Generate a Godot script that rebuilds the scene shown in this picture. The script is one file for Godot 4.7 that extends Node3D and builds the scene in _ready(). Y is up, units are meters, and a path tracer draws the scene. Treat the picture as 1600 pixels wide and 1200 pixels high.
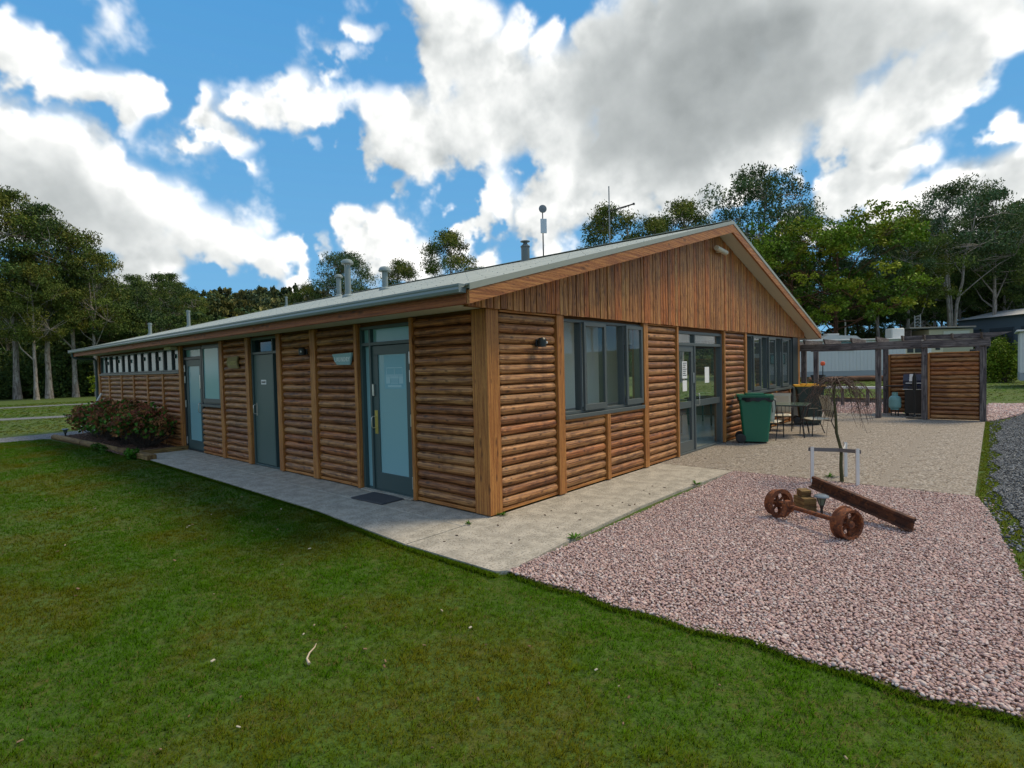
extends Node3D
# A log-clad amenities block in a caravan park: y up, metres; the near corner of the building stands at the origin,
# its gable wall runs along +X, its long wall along -Z.

var rng := RandomNumberGenerator.new()
var counts := {}
var mats := {}
var texs := {}

# ------------------------------------------------------------------ mesh builder
class MB:
	var v := PackedVector3Array()
	var n := PackedVector3Array()
	var t := PackedVector2Array()
	var c := PackedColorArray()
	var tint := Color(1, 1, 1)
	var colored := false

	func tri(a: Vector3, b: Vector3, d: Vector3, na: Vector3, nb: Vector3, nd: Vector3, ta := Vector2.ZERO, tb := Vector2.ZERO, td := Vector2.ZERO) -> void:
		if (d - a).cross(b - a).dot(na + nb + nd) < 0.0:
			v.append(a); v.append(d); v.append(b)
			n.append(na); n.append(nd); n.append(nb)
			t.append(ta); t.append(td); t.append(tb)
		else:
			v.append(a); v.append(b); v.append(d)
			n.append(na); n.append(nb); n.append(nd)
			t.append(ta); t.append(tb); t.append(td)
		if colored:
			c.append(tint); c.append(tint); c.append(tint)

	func flat(a: Vector3, b: Vector3, d: Vector3, e: Vector3, nn: Vector3, ua := Vector2(0, 0), ub := Vector2(1, 0), ud := Vector2(1, 1), ue := Vector2(0, 1)) -> void:
		tri(a, b, d, nn, nn, nn, ua, ub, ud)
		tri(a, d, e, nn, nn, nn, ua, ud, ue)

	# chamfered box; the grain (u) runs along the longest side
	func box(at: Vector3, size: Vector3, bevel := 0.0, bs := Basis.IDENTITY, uvo := Vector2.ZERO) -> void:
		var h := size * 0.5
		var b: float = minf(bevel, minf(h.x, minf(h.y, h.z)) * 0.9)
		var long := 0
		if size.y >= size.x and size.y >= size.z: long = 1
		elif size.z >= size.x and size.z >= size.y: long = 2
		var faces := [[0, 1, 2], [1, 2, 0], [2, 0, 1]]
		for f in faces:
			var ax: int = f[0]
			var p: int = f[1]
			var q: int = f[2]
			for s in [-1.0, 1.0]:
				var nn := Vector3.ZERO
				nn[ax] = s
				var pts := []
				var uvs := []
				for k in [[-1.0, -1.0], [1.0, -1.0], [1.0, 1.0], [-1.0, 1.0]]:
					var w := Vector3.ZERO
					w[ax] = s * h[ax]
					w[p] = k[0] * (h[p] - b)
					w[q] = k[1] * (h[q] - b)
					pts.append(at + bs * w)
					uvs.append(_uv(w, ax, long) + uvo)
				flat(pts[0], pts[1], pts[2], pts[3], bs * nn, uvs[0], uvs[1], uvs[2], uvs[3])
		if b <= 0.0:
			return
		for f in faces:
			var ax: int = f[0]
			var p: int = f[1]
			var q: int = f[2]
			for sp in [-1.0, 1.0]:
				for sq in [-1.0, 1.0]:
					var e := []
					var np := Vector3.ZERO
					var nq := Vector3.ZERO
					np[p] = sp
					nq[q] = sq
					for k in [[-1.0, 0], [1.0, 0], [1.0, 1], [-1.0, 1]]:
						var w := Vector3.ZERO
						w[ax] = k[0] * (h[ax] - b)
						w[p] = sp * (h[p] - (0.0 if k[1] == 0 else b))
						w[q] = sq * (h[q] - (b if k[1] == 0 else 0.0))
						e.append(w)
					var mid := (np + nq).normalized()
					flat(at + bs * e[0], at + bs * e[1], at + bs * e[2], at + bs * e[3], bs * mid, _uv(e[0], p, long) + uvo, _uv(e[1], p, long) + uvo, _uv(e[2], p, long) + uvo, _uv(e[3], p, long) + uvo)
		for sx in [-1.0, 1.0]:
			for sy in [-1.0, 1.0]:
				for sz in [-1.0, 1.0]:
					var s := Vector3(sx, sy, sz)
					var w0 := s * Vector3(h.x, h.y - b, h.z - b)
					var w1 := s * Vector3(h.x - b, h.y, h.z - b)
					var w2 := s * Vector3(h.x - b, h.y - b, h.z)
					var nn: Vector3 = bs * s.normalized()
					tri(at + bs * w0, at + bs * w1, at + bs * w2, nn, nn, nn, _uv(w0, 0, long) + uvo, _uv(w1, 0, long) + uvo, _uv(w2, 0, long) + uvo)

	func _uv(w: Vector3, ax: int, long: int) -> Vector2:
		var o := 3 - ax - long if ax != long else (long + 1) % 3
		if ax == long:
			return Vector2(w[(long + 2) % 3] * 0.3, w[o])
		return Vector2(w[long], w[o] + 0.37 * ax)

	# tube through points with a radius at each
	func tube(pts: Array, rad: Array, sides := 8, cap := true, flatten := 1.0) -> void:
		var rings := []
		var norms := []
		var lens := [0.0]
		var up := Vector3.UP
		var last := pts.size() - 1
		var d0: Vector3 = (pts[1] - pts[0]).normalized()
		if absf(d0.dot(up)) > 0.9: up = Vector3.RIGHT
		var side := d0.cross(up).normalized()
		for i in pts.size():
			var d: Vector3
			if i == 0: d = pts[1] - pts[0]
			elif i == last: d = pts[last] - pts[last - 1]
			else: d = pts[i + 1] - pts[i - 1]
			d = d.normalized()
			side = (side - d * side.dot(d)).normalized()
			var oth := d.cross(side)
			var ring := PackedVector3Array()
			var nr := PackedVector3Array()
			for k in sides:
				var a := TAU * k / sides
				var o := side * cos(a) + oth * sin(a) * flatten
				ring.append(pts[i] + o * float(rad[i]))
				nr.append((side * cos(a) + oth * sin(a)).normalized())
			rings.append(ring)
			norms.append(nr)
			if i > 0: lens.append(lens[i - 1] + pts[i].distance_to(pts[i - 1]))
		for i in last:
			for k in sides:
				var m := (k + 1) % sides
				var v0 := float(k) / sides
				var v1 := float(k + 1) / sides
				var sc := 1.0
				tri(rings[i][k], rings[i + 1][k], rings[i + 1][m], norms[i][k], norms[i + 1][k], norms[i + 1][m], Vector2(lens[i], v0) * sc, Vector2(lens[i + 1], v0) * sc, Vector2(lens[i + 1], v1) * sc)
				tri(rings[i][k], rings[i + 1][m], rings[i][m], norms[i][k], norms[i + 1][m], norms[i][m], Vector2(lens[i], v0) * sc, Vector2(lens[i + 1], v1) * sc, Vector2(lens[i], v1) * sc)
		if cap:
			for e in [0, last]:
				var nn: Vector3 = (pts[0] - pts[1]).normalized() if e == 0 else (pts[last] - pts[last - 1]).normalized()
				for k in range(1, sides - 1):
					tri(rings[e][0], rings[e][k], rings[e][k + 1], nn, nn, nn)

	# profile of Vector2(radius, height) turned about the local y axis
	func lathe(prof: Array, sides := 16, xf := Transform3D.IDENTITY) -> void:
		for i in prof.size() - 1:
			var a: Vector2 = prof[i]
			var b: Vector2 = prof[i + 1]
			var d := (b - a)
			var nrm := Vector2(d.y, -d.x).normalized()
			for k in sides:
				var p0 := TAU * k / sides
				var p1 := TAU * (k + 1) / sides
				var e0 := Vector3(cos(p0), 0, sin(p0))
				var e1 := Vector3(cos(p1), 0, sin(p1))
				var n0 := xf.basis * (e0 * nrm.x + Vector3.UP * nrm.y)
				var n1 := xf.basis * (e1 * nrm.x + Vector3.UP * nrm.y)
				var q00 := xf * (e0 * a.x + Vector3.UP * a.y)
				var q01 := xf * (e1 * a.x + Vector3.UP * a.y)
				var q10 := xf * (e0 * b.x + Vector3.UP * b.y)
				var q11 := xf * (e1 * b.x + Vector3.UP * b.y)
				n0 = n0.normalized()
				n1 = n1.normalized()
				var u0 := float(k) / sides
				var u1 := float(k + 1) / sides
				if a.x > 1e-5: tri(q00, q10, q01, n0, n0, n1, Vector2(u0, a.y), Vector2(u0, b.y), Vector2(u1, a.y))
				if b.x > 1e-5: tri(q01, q10, q11, n1, n0, n1, Vector2(u1, a.y), Vector2(u0, b.y), Vector2(u1, b.y))

	# convex outline in local xy, extruded along z from z0 to z1
	func prism(poly: Array, z0: float, z1: float, xf := Transform3D.IDENTITY, uvo := Vector2.ZERO, along_y := true) -> void:
		var k := poly.size()
		var cen := Vector2.ZERO
		for q in poly: cen += q
		cen /= k
		for s in [z0, z1]:
			var nn := xf.basis * Vector3(0, 0, 1.0 if s == z1 else -1.0)
			if z1 < z0: nn = -nn
			for i in range(1, k - 1):
				var q := [poly[0], poly[i], poly[i + 1]]
				var w := []
				var uu := []
				for e in q:
					w.append(xf * Vector3(e.x, e.y, s))
					uu.append((Vector2(e.y, e.x) if along_y else Vector2(e.x, e.y)) + uvo)
				tri(w[0], w[1], w[2], nn, nn, nn, uu[0], uu[1], uu[2])
		for i in k:
			var a: Vector2 = poly[i]
			var b: Vector2 = poly[(i + 1) % k]
			var d := b - a
			var o := Vector2(d.y, -d.x).normalized()
			if o.dot((a + b) * 0.5 - cen) < 0.0: o = -o
			var nn := xf.basis * Vector3(o.x, o.y, 0)
			var ua := (Vector2(a.y, a.x) if along_y else a) + uvo
			var ub := (Vector2(b.y, b.x) if along_y else b) + uvo
			flat(xf * Vector3(a.x, a.y, z0), xf * Vector3(b.x, b.y, z0), xf * Vector3(b.x, b.y, z1), xf * Vector3(a.x, a.y, z1), nn, ua, ub, ub + Vector2(0, 0.05), ua + Vector2(0, 0.05))

	func ball(at: Vector3, r: Vector3, rings := 6, sides := 10) -> void:
		for i in rings:
			var a0 := PI * i / rings
			var a1 := PI * (i + 1) / rings
			for k in sides:
				var p0 := TAU * k / sides
				var p1 := TAU * (k + 1) / sides
				var w := [_s(a0, p0), _s(a1, p0), _s(a1, p1), _s(a0, p1)]
				var nn := []
				for e in w: nn.append((e / r).normalized())
				tri(at + w[0] * r, at + w[1] * r, at + w[2] * r, nn[0], nn[1], nn[2])
				tri(at + w[0] * r, at + w[2] * r, at + w[3] * r, nn[0], nn[2], nn[3])

	func _s(a: float, ph: float) -> Vector3:
		return Vector3(sin(a) * cos(ph), cos(a), sin(a) * sin(ph))

	func mesh() -> ArrayMesh:
		var arr := []
		arr.resize(Mesh.ARRAY_MAX)
		arr[Mesh.ARRAY_VERTEX] = v
		arr[Mesh.ARRAY_NORMAL] = n
		arr[Mesh.ARRAY_TEX_UV] = t
		if colored: arr[Mesh.ARRAY_COLOR] = c
		var m := ArrayMesh.new()
		m.add_surface_from_arrays(Mesh.PRIMITIVE_TRIANGLES, arr)
		return m

# ------------------------------------------------------------------ nodes
func numbered(parent: Node, called: String) -> String:
	var key := str(parent.get_instance_id()) + called
	var k: int = counts.get(key, 0)
	counts[key] = k + 1
	return called if k == 0 else "%s_%03d" % [called, k]

func thing(called: String, label: String, category: String, at := Vector3.ZERO, turn := 0.0, group := "") -> Node3D:
	var o := Node3D.new()
	o.name = numbered(self, called)
	add_child(o)
	o.position = at
	o.rotation.y = turn
	tag(o, label, category, group)
	return o

func tag(o: Node, label: String, category: String, group := "") -> void:
	o.set_meta("label", label)
	o.set_meta("category", category)
	if group: o.set_meta("group", group)

func part(parent: Node, called: String, mesh: Mesh, m: Material, at := Transform3D.IDENTITY) -> MeshInstance3D:
	var o := MeshInstance3D.new()
	o.name = numbered(parent, called)
	o.mesh = mesh
	o.material_override = m
	parent.add_child(o)
	o.transform = at
	return o

func struct(called: String, mesh: Mesh, m: Material, at := Transform3D.IDENTITY) -> MeshInstance3D:
	var o := part(self, called, mesh, m, at)
	o.set_meta("kind", "structure")
	return o

func stuff(called: String, label: String, category: String, mesh: Mesh, m: Material, xfs: Array, cols: Array, parent: Node = self) -> MultiMeshInstance3D:
	var mm := MultiMesh.new()
	mm.transform_format = MultiMesh.TRANSFORM_3D
	mm.use_colors = cols.size() > 0
	mm.mesh = mesh
	mm.instance_count = xfs.size()
	for i in xfs.size():
		mm.set_instance_transform(i, xfs[i])
		if cols.size() > 0: mm.set_instance_color(i, cols[i])
	var o := MultiMeshInstance3D.new()
	o.name = numbered(parent, called)
	o.multimesh = mm
	o.material_override = m
	parent.add_child(o)
	o.set_meta("kind", "stuff")
	if parent == self:
		o.set_meta("label", label)
		o.set_meta("category", category)
	return o

func copy_thing(src: Node3D, label: String, at: Vector3, turn: float, group := "") -> Node3D:
	var o: Node3D = src.duplicate()
	var base := String(src.name)
	o.name = numbered(self, base)
	add_child(o)
	o.position = at
	o.rotation.y = turn
	o.set_meta("label", label)
	if group: o.set_meta("group", group)
	return o

func bx(size: Vector3, bevel := 0.003, uvo := Vector2.ZERO) -> ArrayMesh:
	var m := MB.new()
	m.box(Vector3.ZERO, size, bevel, Basis.IDENTITY, uvo)
	return m.mesh()

func at3(x: float, y: float, z: float) -> Transform3D:
	return Transform3D(Basis.IDENTITY, Vector3(x, y, z))

func R(a: float, b: float) -> float:
	return rng.randf_range(a, b)

# ------------------------------------------------------------------ materials
func lin(r: float, g: float, b: float) -> Color:
	return Color(r, g, b).linear_to_srgb()

func noise_img(w: int, h: int, freq: float, oct: int, sd: int, kind := FastNoiseLite.TYPE_SIMPLEX_SMOOTH) -> PackedByteArray:
	var f := FastNoiseLite.new()
	f.noise_type = kind
	f.seed = sd
	f.frequency = freq
	f.fractal_octaves = oct
	if kind == FastNoiseLite.TYPE_CELLULAR:
		f.cellular_return_type = FastNoiseLite.RETURN_CELL_VALUE
		f.fractal_type = FastNoiseLite.FRACTAL_NONE
	var im := f.get_seamless_image(w, h)
	im.convert(Image.FORMAT_L8)
	return im.get_data()

func stretched(w: int, h: int, sw: int, sh: int, freq: float, oct: int, sd: int) -> PackedByteArray:
	var f := FastNoiseLite.new()
	f.noise_type = FastNoiseLite.TYPE_SIMPLEX_SMOOTH
	f.seed = sd
	f.frequency = freq
	f.fractal_octaves = oct
	var im := f.get_seamless_image(sw, sh)
	im.convert(Image.FORMAT_L8)
	im.resize(w, h, Image.INTERPOLATE_CUBIC)
	return im.get_data()

func to_tex(rgb: PackedByteArray, w: int, h: int) -> ImageTexture:
	var im := Image.create_from_data(w, h, false, Image.FORMAT_RGB8, rgb)
	return ImageTexture.create_from_image(im)

func bump_tex(g: PackedByteArray, w: int, h: int, strength: float) -> ImageTexture:
	var im := Image.create_from_data(w, h, false, Image.FORMAT_L8, g)
	im.convert(Image.FORMAT_RGBA8)
	im.bump_map_to_normal_map(strength)
	return ImageTexture.create_from_image(im)

# wood: grain along u. Three linear colours: pale, mid, dark
func wood_tex(key: String, sd: int, pale: Vector3, mid: Vector3, dark: Vector3, knots: int, stain: float) -> void:
	var W := 512
	var H := 512
	var grain := stretched(W, H, 40, 512, 0.06, 4, sd)
	var broad := stretched(W, H, 96, 128, 0.025, 3, sd + 1)
	var fine := stretched(W, H, 128, 512, 0.25, 2, sd + 2)
	var blot := noise_img(W, H, 0.012, 4, sd + 3)
	var knot := PackedFloat32Array()
	knot.resize(W * H)
	var r := RandomNumberGenerator.new()
	r.seed = sd
	for k in knots:
		var cx := r.randi_range(0, W - 1)
		var cy := r.randi_range(0, H - 1)
		var rx := r.randi_range(6, 16)
		var ry := r.randi_range(5, 12)
		for y in range(-ry * 2, ry * 2 + 1):
			for x in range(-rx * 2, rx * 2 + 1):
				var d := sqrt(pow(float(x) / rx, 2) + pow(float(y) / ry, 2))
				if d < 2.0:
					var val := clampf(1.3 - d, 0.0, 1.0) + 0.22 * maxf(0.0, sin(d * 9.0)) * (1.0 - d * 0.5)
					var id := posmod(cy + y, H) * W + posmod(cx + x, W)
					knot[id] = maxf(knot[id], val)
	var out := PackedByteArray()
	out.resize(W * H * 3)
	var hgt := PackedByteArray()
	hgt.resize(W * H)
	for i in W * H:
		var g := grain[i] / 255.0
		var b := broad[i] / 255.0
		var s := fine[i] / 255.0
		var x := clampf((g - 0.5) * 1.7 + (b - 0.5) * 0.55 + 0.5, 0.0, 1.0)
		var col := mid.lerp(pale, (x - 0.5) * 2.0) if x > 0.5 else mid.lerp(dark, (0.5 - x) * 2.0)
		col *= 0.82 + 0.36 * s
		var st := clampf((blot[i] / 255.0 - 0.56) * 5.0, 0.0, 1.0) * stain
		col = col.lerp(dark * 0.7, st)
		col = col.lerp(dark * 0.35, clampf(knot[i], 0.0, 1.0) * 0.85)
		if s < 0.27 and g < 0.5: col *= 0.55
		var cc := Color(col.x, col.y, col.z).linear_to_srgb()
		out[i * 3] = int(clampf(cc.r, 0, 1) * 255.0)
		out[i * 3 + 1] = int(clampf(cc.g, 0, 1) * 255.0)
		out[i * 3 + 2] = int(clampf(cc.b, 0, 1) * 255.0)
		hgt[i] = int(clampf(0.35 * g + 0.55 * s + 0.1 - 0.3 * knot[i], 0, 1) * 255.0)
	texs[key] = to_tex(out, W, H)
	texs[key + "_n"] = bump_tex(hgt, W, H, 3.0)

# speckled ground: base colour pair plus grains drawn from a list of linear colours
func speckle_tex(key: String, sd: int, a: Vector3, b: Vector3, grains: Array, share: float, cell: float, W := 512) -> void:
	var broad := noise_img(W, W, 0.008, 5, sd)
	var mid := noise_img(W, W, 0.05, 3, sd + 1)
	var cells := noise_img(W, W, cell, 1, sd + 2, FastNoiseLite.TYPE_CELLULAR)
	var fine := noise_img(W, W, 0.4, 2, sd + 3)
	var out := PackedByteArray()
	out.resize(W * W * 3)
	var hgt := PackedByteArray()
	hgt.resize(W * W)
	var ng := grains.size()
	for i in W * W:
		var x := clampf((broad[i] / 255.0 - 0.5) * 1.8 + (mid[i] / 255.0 - 0.5) * 0.7 + 0.5, 0.0, 1.0)
		var col := a.lerp(b, x)
		var ce := cells[i]
		if (ce * 37 % 100) < share * 100.0:
			var gc: Vector3 = grains[(ce * 13) % ng]
			col = col.lerp(gc, 0.75)
		col *= 0.78 + 0.44 * fine[i] / 255.0
		var cc := Color(col.x, col.y, col.z).linear_to_srgb()
		out[i * 3] = int(clampf(cc.r, 0, 1) * 255.0)
		out[i * 3 + 1] = int(clampf(cc.g, 0, 1) * 255.0)
		out[i * 3 + 2] = int(clampf(cc.b, 0, 1) * 255.0)
		hgt[i] = int(clampf(0.5 * ce / 255.0 + 0.5 * fine[i] / 255.0, 0, 1) * 255.0)
	texs[key] = to_tex(out, W, W)
	texs[key + "_n"] = bump_tex(hgt, W, W, 2.0)

func plain(key: String, col: Color, rough := 0.7, metal := 0.0) -> StandardMaterial3D:
	if mats.has(key): return mats[key]
	var m := StandardMaterial3D.new()
	m.resource_name = key
	m.albedo_color = col
	m.roughness = rough
	m.metallic = metal
	mats[key] = m
	return m

func textured(key: String, tex: String, tint: Color, rough: float, scale := Vector3.ONE, tri := "", nscale := 0.6) -> StandardMaterial3D:
	var m := plain(key, tint, rough)
	m.albedo_texture = texs[tex]
	if texs.has(tex + "_n") and nscale > 0.0:
		m.normal_enabled = true
		m.normal_texture = texs[tex + "_n"]
		m.normal_scale = nscale
	m.uv1_scale = scale
	if tri != "":
		m.uv1_triplanar = true
		m.uv1_world_triplanar = tri == "world"
		m.uv1_triplanar_sharpness = 4.0
	return m

func leafy(key: String, rough := 0.6, back := Color(0.25, 0.3, 0.08)) -> StandardMaterial3D:
	var m := plain(key, Color(1, 1, 1), rough)
	m.vertex_color_use_as_albedo = true
	m.backlight_enabled = true
	m.backlight = back
	m.metallic_specular = 0.22
	m.cull_mode = BaseMaterial3D.CULL_DISABLED
	return m

func make_materials() -> void:
	wood_tex("pine", 11, Vector3(0.64, 0.315, 0.098), Vector3(0.49, 0.212, 0.060), Vector3(0.25, 0.090, 0.026), 34, 0.4)
	wood_tex("honey", 17, Vector3(0.50, 0.245, 0.070), Vector3(0.40, 0.175, 0.047), Vector3(0.28, 0.105, 0.028), 9, 0.2)
	wood_tex("log", 23, Vector3(0.52, 0.265, 0.100), Vector3(0.345, 0.150, 0.048), Vector3(0.135, 0.050, 0.018), 34, 0.5)
	wood_tex("grey_timber", 37, Vector3(0.22, 0.19, 0.18), Vector3(0.13, 0.108, 0.107), Vector3(0.055, 0.043, 0.045), 12, 0.5)
	wood_tex("bark", 51, Vector3(0.50, 0.47, 0.43), Vector3(0.35, 0.32, 0.29), Vector3(0.14, 0.11, 0.09), 20, 0.7)
	speckle_tex("concrete", 71, Vector3(0.46, 0.43, 0.37), Vector3(0.32, 0.30, 0.255), [Vector3(0.15, 0.145, 0.135), Vector3(0.48, 0.46, 0.42), Vector3(0.22, 0.19, 0.155)], 0.25, 0.2)
	speckle_tex("aggregate", 83, Vector3(0.31, 0.265, 0.195), Vector3(0.25, 0.215, 0.16), [Vector3(0.07, 0.06, 0.05), Vector3(0.50, 0.455, 0.37), Vector3(0.17, 0.11, 0.065), Vector3(0.38, 0.34, 0.29)], 0.7, 0.13)
	speckle_tex("turf", 97, Vector3(0.046, 0.098, 0.004), Vector3(0.072, 0.086, 0.007), [Vector3(0.035, 0.07, 0.004), Vector3(0.058, 0.115, 0.006)], 0.5, 0.15)
	speckle_tex("rust", 113, Vector3(0.21, 0.062, 0.021), Vector3(0.10, 0.032, 0.016), [Vector3(0.30, 0.10, 0.03), Vector3(0.05, 0.022, 0.016)], 0.3, 0.06, 256)
	speckle_tex("stone_pink", 127, Vector3(0.34, 0.22, 0.20), Vector3(0.26, 0.17, 0.165), [Vector3(0.45, 0.35, 0.33), Vector3(0.12, 0.08, 0.08)], 0.5, 0.1, 256)
	speckle_tex("stone_grey", 131, Vector3(0.16, 0.17, 0.18), Vector3(0.10, 0.11, 0.12), [Vector3(0.26, 0.27, 0.28), Vector3(0.05, 0.055, 0.06)], 0.6, 0.1, 256)
	speckle_tex("metal_sheet", 139, Vector3(0.46, 0.47, 0.45), Vector3(0.40, 0.415, 0.40), [Vector3(0.36, 0.37, 0.35)], 0.2, 0.02, 256)
	var ltints := [Vector3(1, 1, 1), Vector3(0.84, 0.74, 0.68), Vector3(1, 1, 1), Vector3(0.92, 0.72, 0.62), Vector3(0.66, 0.56, 0.54), Vector3(1, 1, 1), Vector3(0.86, 0.90, 0.94)]
	for i in ltints.size():
		var q: Vector3 = ltints[i]
		textured("log_%d" % i, "log", Color(minf(q.x, 1.0), minf(q.y, 1.0), minf(q.z, 1.0)).linear_to_srgb() if i != 2 and i != 5 else Color(1, 1, 1), 0.48, Vector3(0.55, 1.0, 1.0), "", 0.8)
	var btints := [Vector3(1, 1, 1), Vector3(0.84, 0.78, 0.76), Vector3(0.95, 1.0, 1.0), Vector3(0.95, 0.70, 0.56), Vector3(0.70, 0.64, 0.64), Vector3(0.92, 0.87, 0.84)]
	for i in btints.size():
		var q: Vector3 = btints[i]
		textured("board_%d" % i, "pine", Color(q.x, q.y, q.z).linear_to_srgb(), 0.55, Vector3(0.6, 1.6, 1.0), "", 0.7)
	textured("post_wood", "honey", Color(1.0, 0.97, 0.92), 0.55, Vector3(0.45, 1.3, 1.0), "", 0.6)
	textured("barge_wood", "honey", Color(0.95, 0.90, 0.90), 0.6, Vector3(0.4, 1.0, 1.0), "", 0.5)
	textured("fascia_wood", "honey", Color(0.86, 0.70, 0.62), 0.6, Vector3(0.4, 1.0, 1.0), "", 0.5)
	textured("sleeper_wood", "pine", Color(0.66, 0.76, 0.80), 0.8, Vector3(0.5, 1.0, 1.0), "", 0.9)
	textured("grey_timber", "grey_timber", Color(1, 1, 1), 0.75, Vector3(0.5, 1.2, 1.0), "", 0.9)
	textured("bark_grey", "bark", Color(1, 1, 1), 0.85, Vector3(0.25, 1.0, 1.0), "", 0.6)
	textured("bark_brown", "bark", Color(0.70, 0.52, 0.42), 0.9, Vector3(0.3, 1.0, 1.0), "", 0.8)
	textured("bark_dark", "bark", Color(0.55, 0.52, 0.50), 0.9, Vector3(0.3, 1.0, 1.0), "", 0.8)
	textured("concrete", "concrete", Color(1, 1, 1), 0.85, Vector3(0.9, 0.9, 0.9), "world", 0.5)
	textured("aggregate", "aggregate", Color(0.94, 0.95, 0.99), 0.8, Vector3(0.8, 0.8, 0.8), "world", 0.7)
	textured("turf", "turf", Color(1, 1, 1), 0.95, Vector3(0.35, 0.35, 0.35), "world", 0.8)
	textured("rust", "rust", Color(1, 1, 1), 0.85, Vector3(4, 4, 4), "own", 0.8)
	textured("rust_dark", "rust", Color(0.72, 0.76, 0.82), 0.8, Vector3(3, 3, 3), "own", 0.8)
	textured("stone_pink_bed", "stone_pink", Color(0.8, 0.76, 0.76), 0.9, Vector3(2.5, 2.5, 2.5), "world", 0.8)
	textured("stone_grey_bed", "stone_grey", Color(1, 1, 1), 0.9, Vector3(1.6, 1.6, 1.6), "world", 0.8)
	textured("roof_metal", "metal_sheet", Color(0.90, 0.93, 0.90), 0.42, Vector3(0.4, 0.4, 0.4), "world", 0.0)
	plain("gutter_metal", lin(0.20, 0.255, 0.265), 0.35, 0.0)
	plain("flashing", lin(0.30, 0.33, 0.29), 0.4)
	plain("frame_grey", lin(0.085, 0.105, 0.108), 0.38)
	plain("door_grey", lin(0.050, 0.088, 0.090), 0.42)
	plain("dark_frame", lin(0.022, 0.030, 0.034), 0.4)
	plain("dark_wall", lin(0.21, 0.095, 0.042), 0.9)
	plain("soffit", lin(0.58, 0.55, 0.46), 0.8)
	plain("cream", lin(0.62, 0.58, 0.46), 0.6)
	plain("frosted", lin(0.24, 0.45, 0.50), 0.2)
	plain("frosted_green", lin(0.24, 0.48, 0.50), 0.16)
	plain("strip_glass", lin(0.115, 0.29, 0.31), 0.14)
	plain("steel", lin(0.62, 0.62, 0.60), 0.3, 0.9)
	plain("brass", lin(0.55, 0.45, 0.14), 0.35, 0.8)
	plain("white_paint", lin(0.72, 0.72, 0.70), 0.6)
	plain("black_plastic", lin(0.012, 0.013, 0.015), 0.45)
	plain("black_metal", lin(0.015, 0.016, 0.017), 0.4)
	plain("bin_green", lin(0.004, 0.13, 0.070), 0.36)
	plain("bin_dark", lin(0.010, 0.028, 0.022), 0.45)
	plain("bin_yellow", lin(0.78, 0.40, 0.02), 0.45)
	plain("interior_wall", lin(0.70, 0.72, 0.63), 0.8)
	plain("interior_floor", lin(0.26, 0.29, 0.23), 0.35)
	plain("interior_ceiling", lin(0.72, 0.72, 0.68), 0.9)
	plain("paper", lin(0.78, 0.80, 0.80), 0.8)
	var gl := plain("glass", Color(0.55, 0.70, 0.68, 0.05), 0.02)
	gl.transparency = BaseMaterial3D.TRANSPARENCY_ALPHA
	gl.cull_mode = BaseMaterial3D.CULL_DISABLED
	var gd := plain("glass_dark", Color(0.05, 0.16, 0.17, 0.72), 0.03)
	gd.transparency = BaseMaterial3D.TRANSPARENCY_ALPHA
	var tg := plain("table_glass", Color(0.42, 0.50, 0.44, 0.8), 0.05)
	tg.transparency = BaseMaterial3D.TRANSPARENCY_ALPHA
	for k in ["leaf_euc", "leaf_green", "leaf_shrub", "grass"]:
		leafy(k, 0.6, Color(0.32, 0.36, 0.10))
	var st := plain("stones", Color(1, 1, 1), 0.85)
	st.vertex_color_use_as_albedo = true

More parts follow.
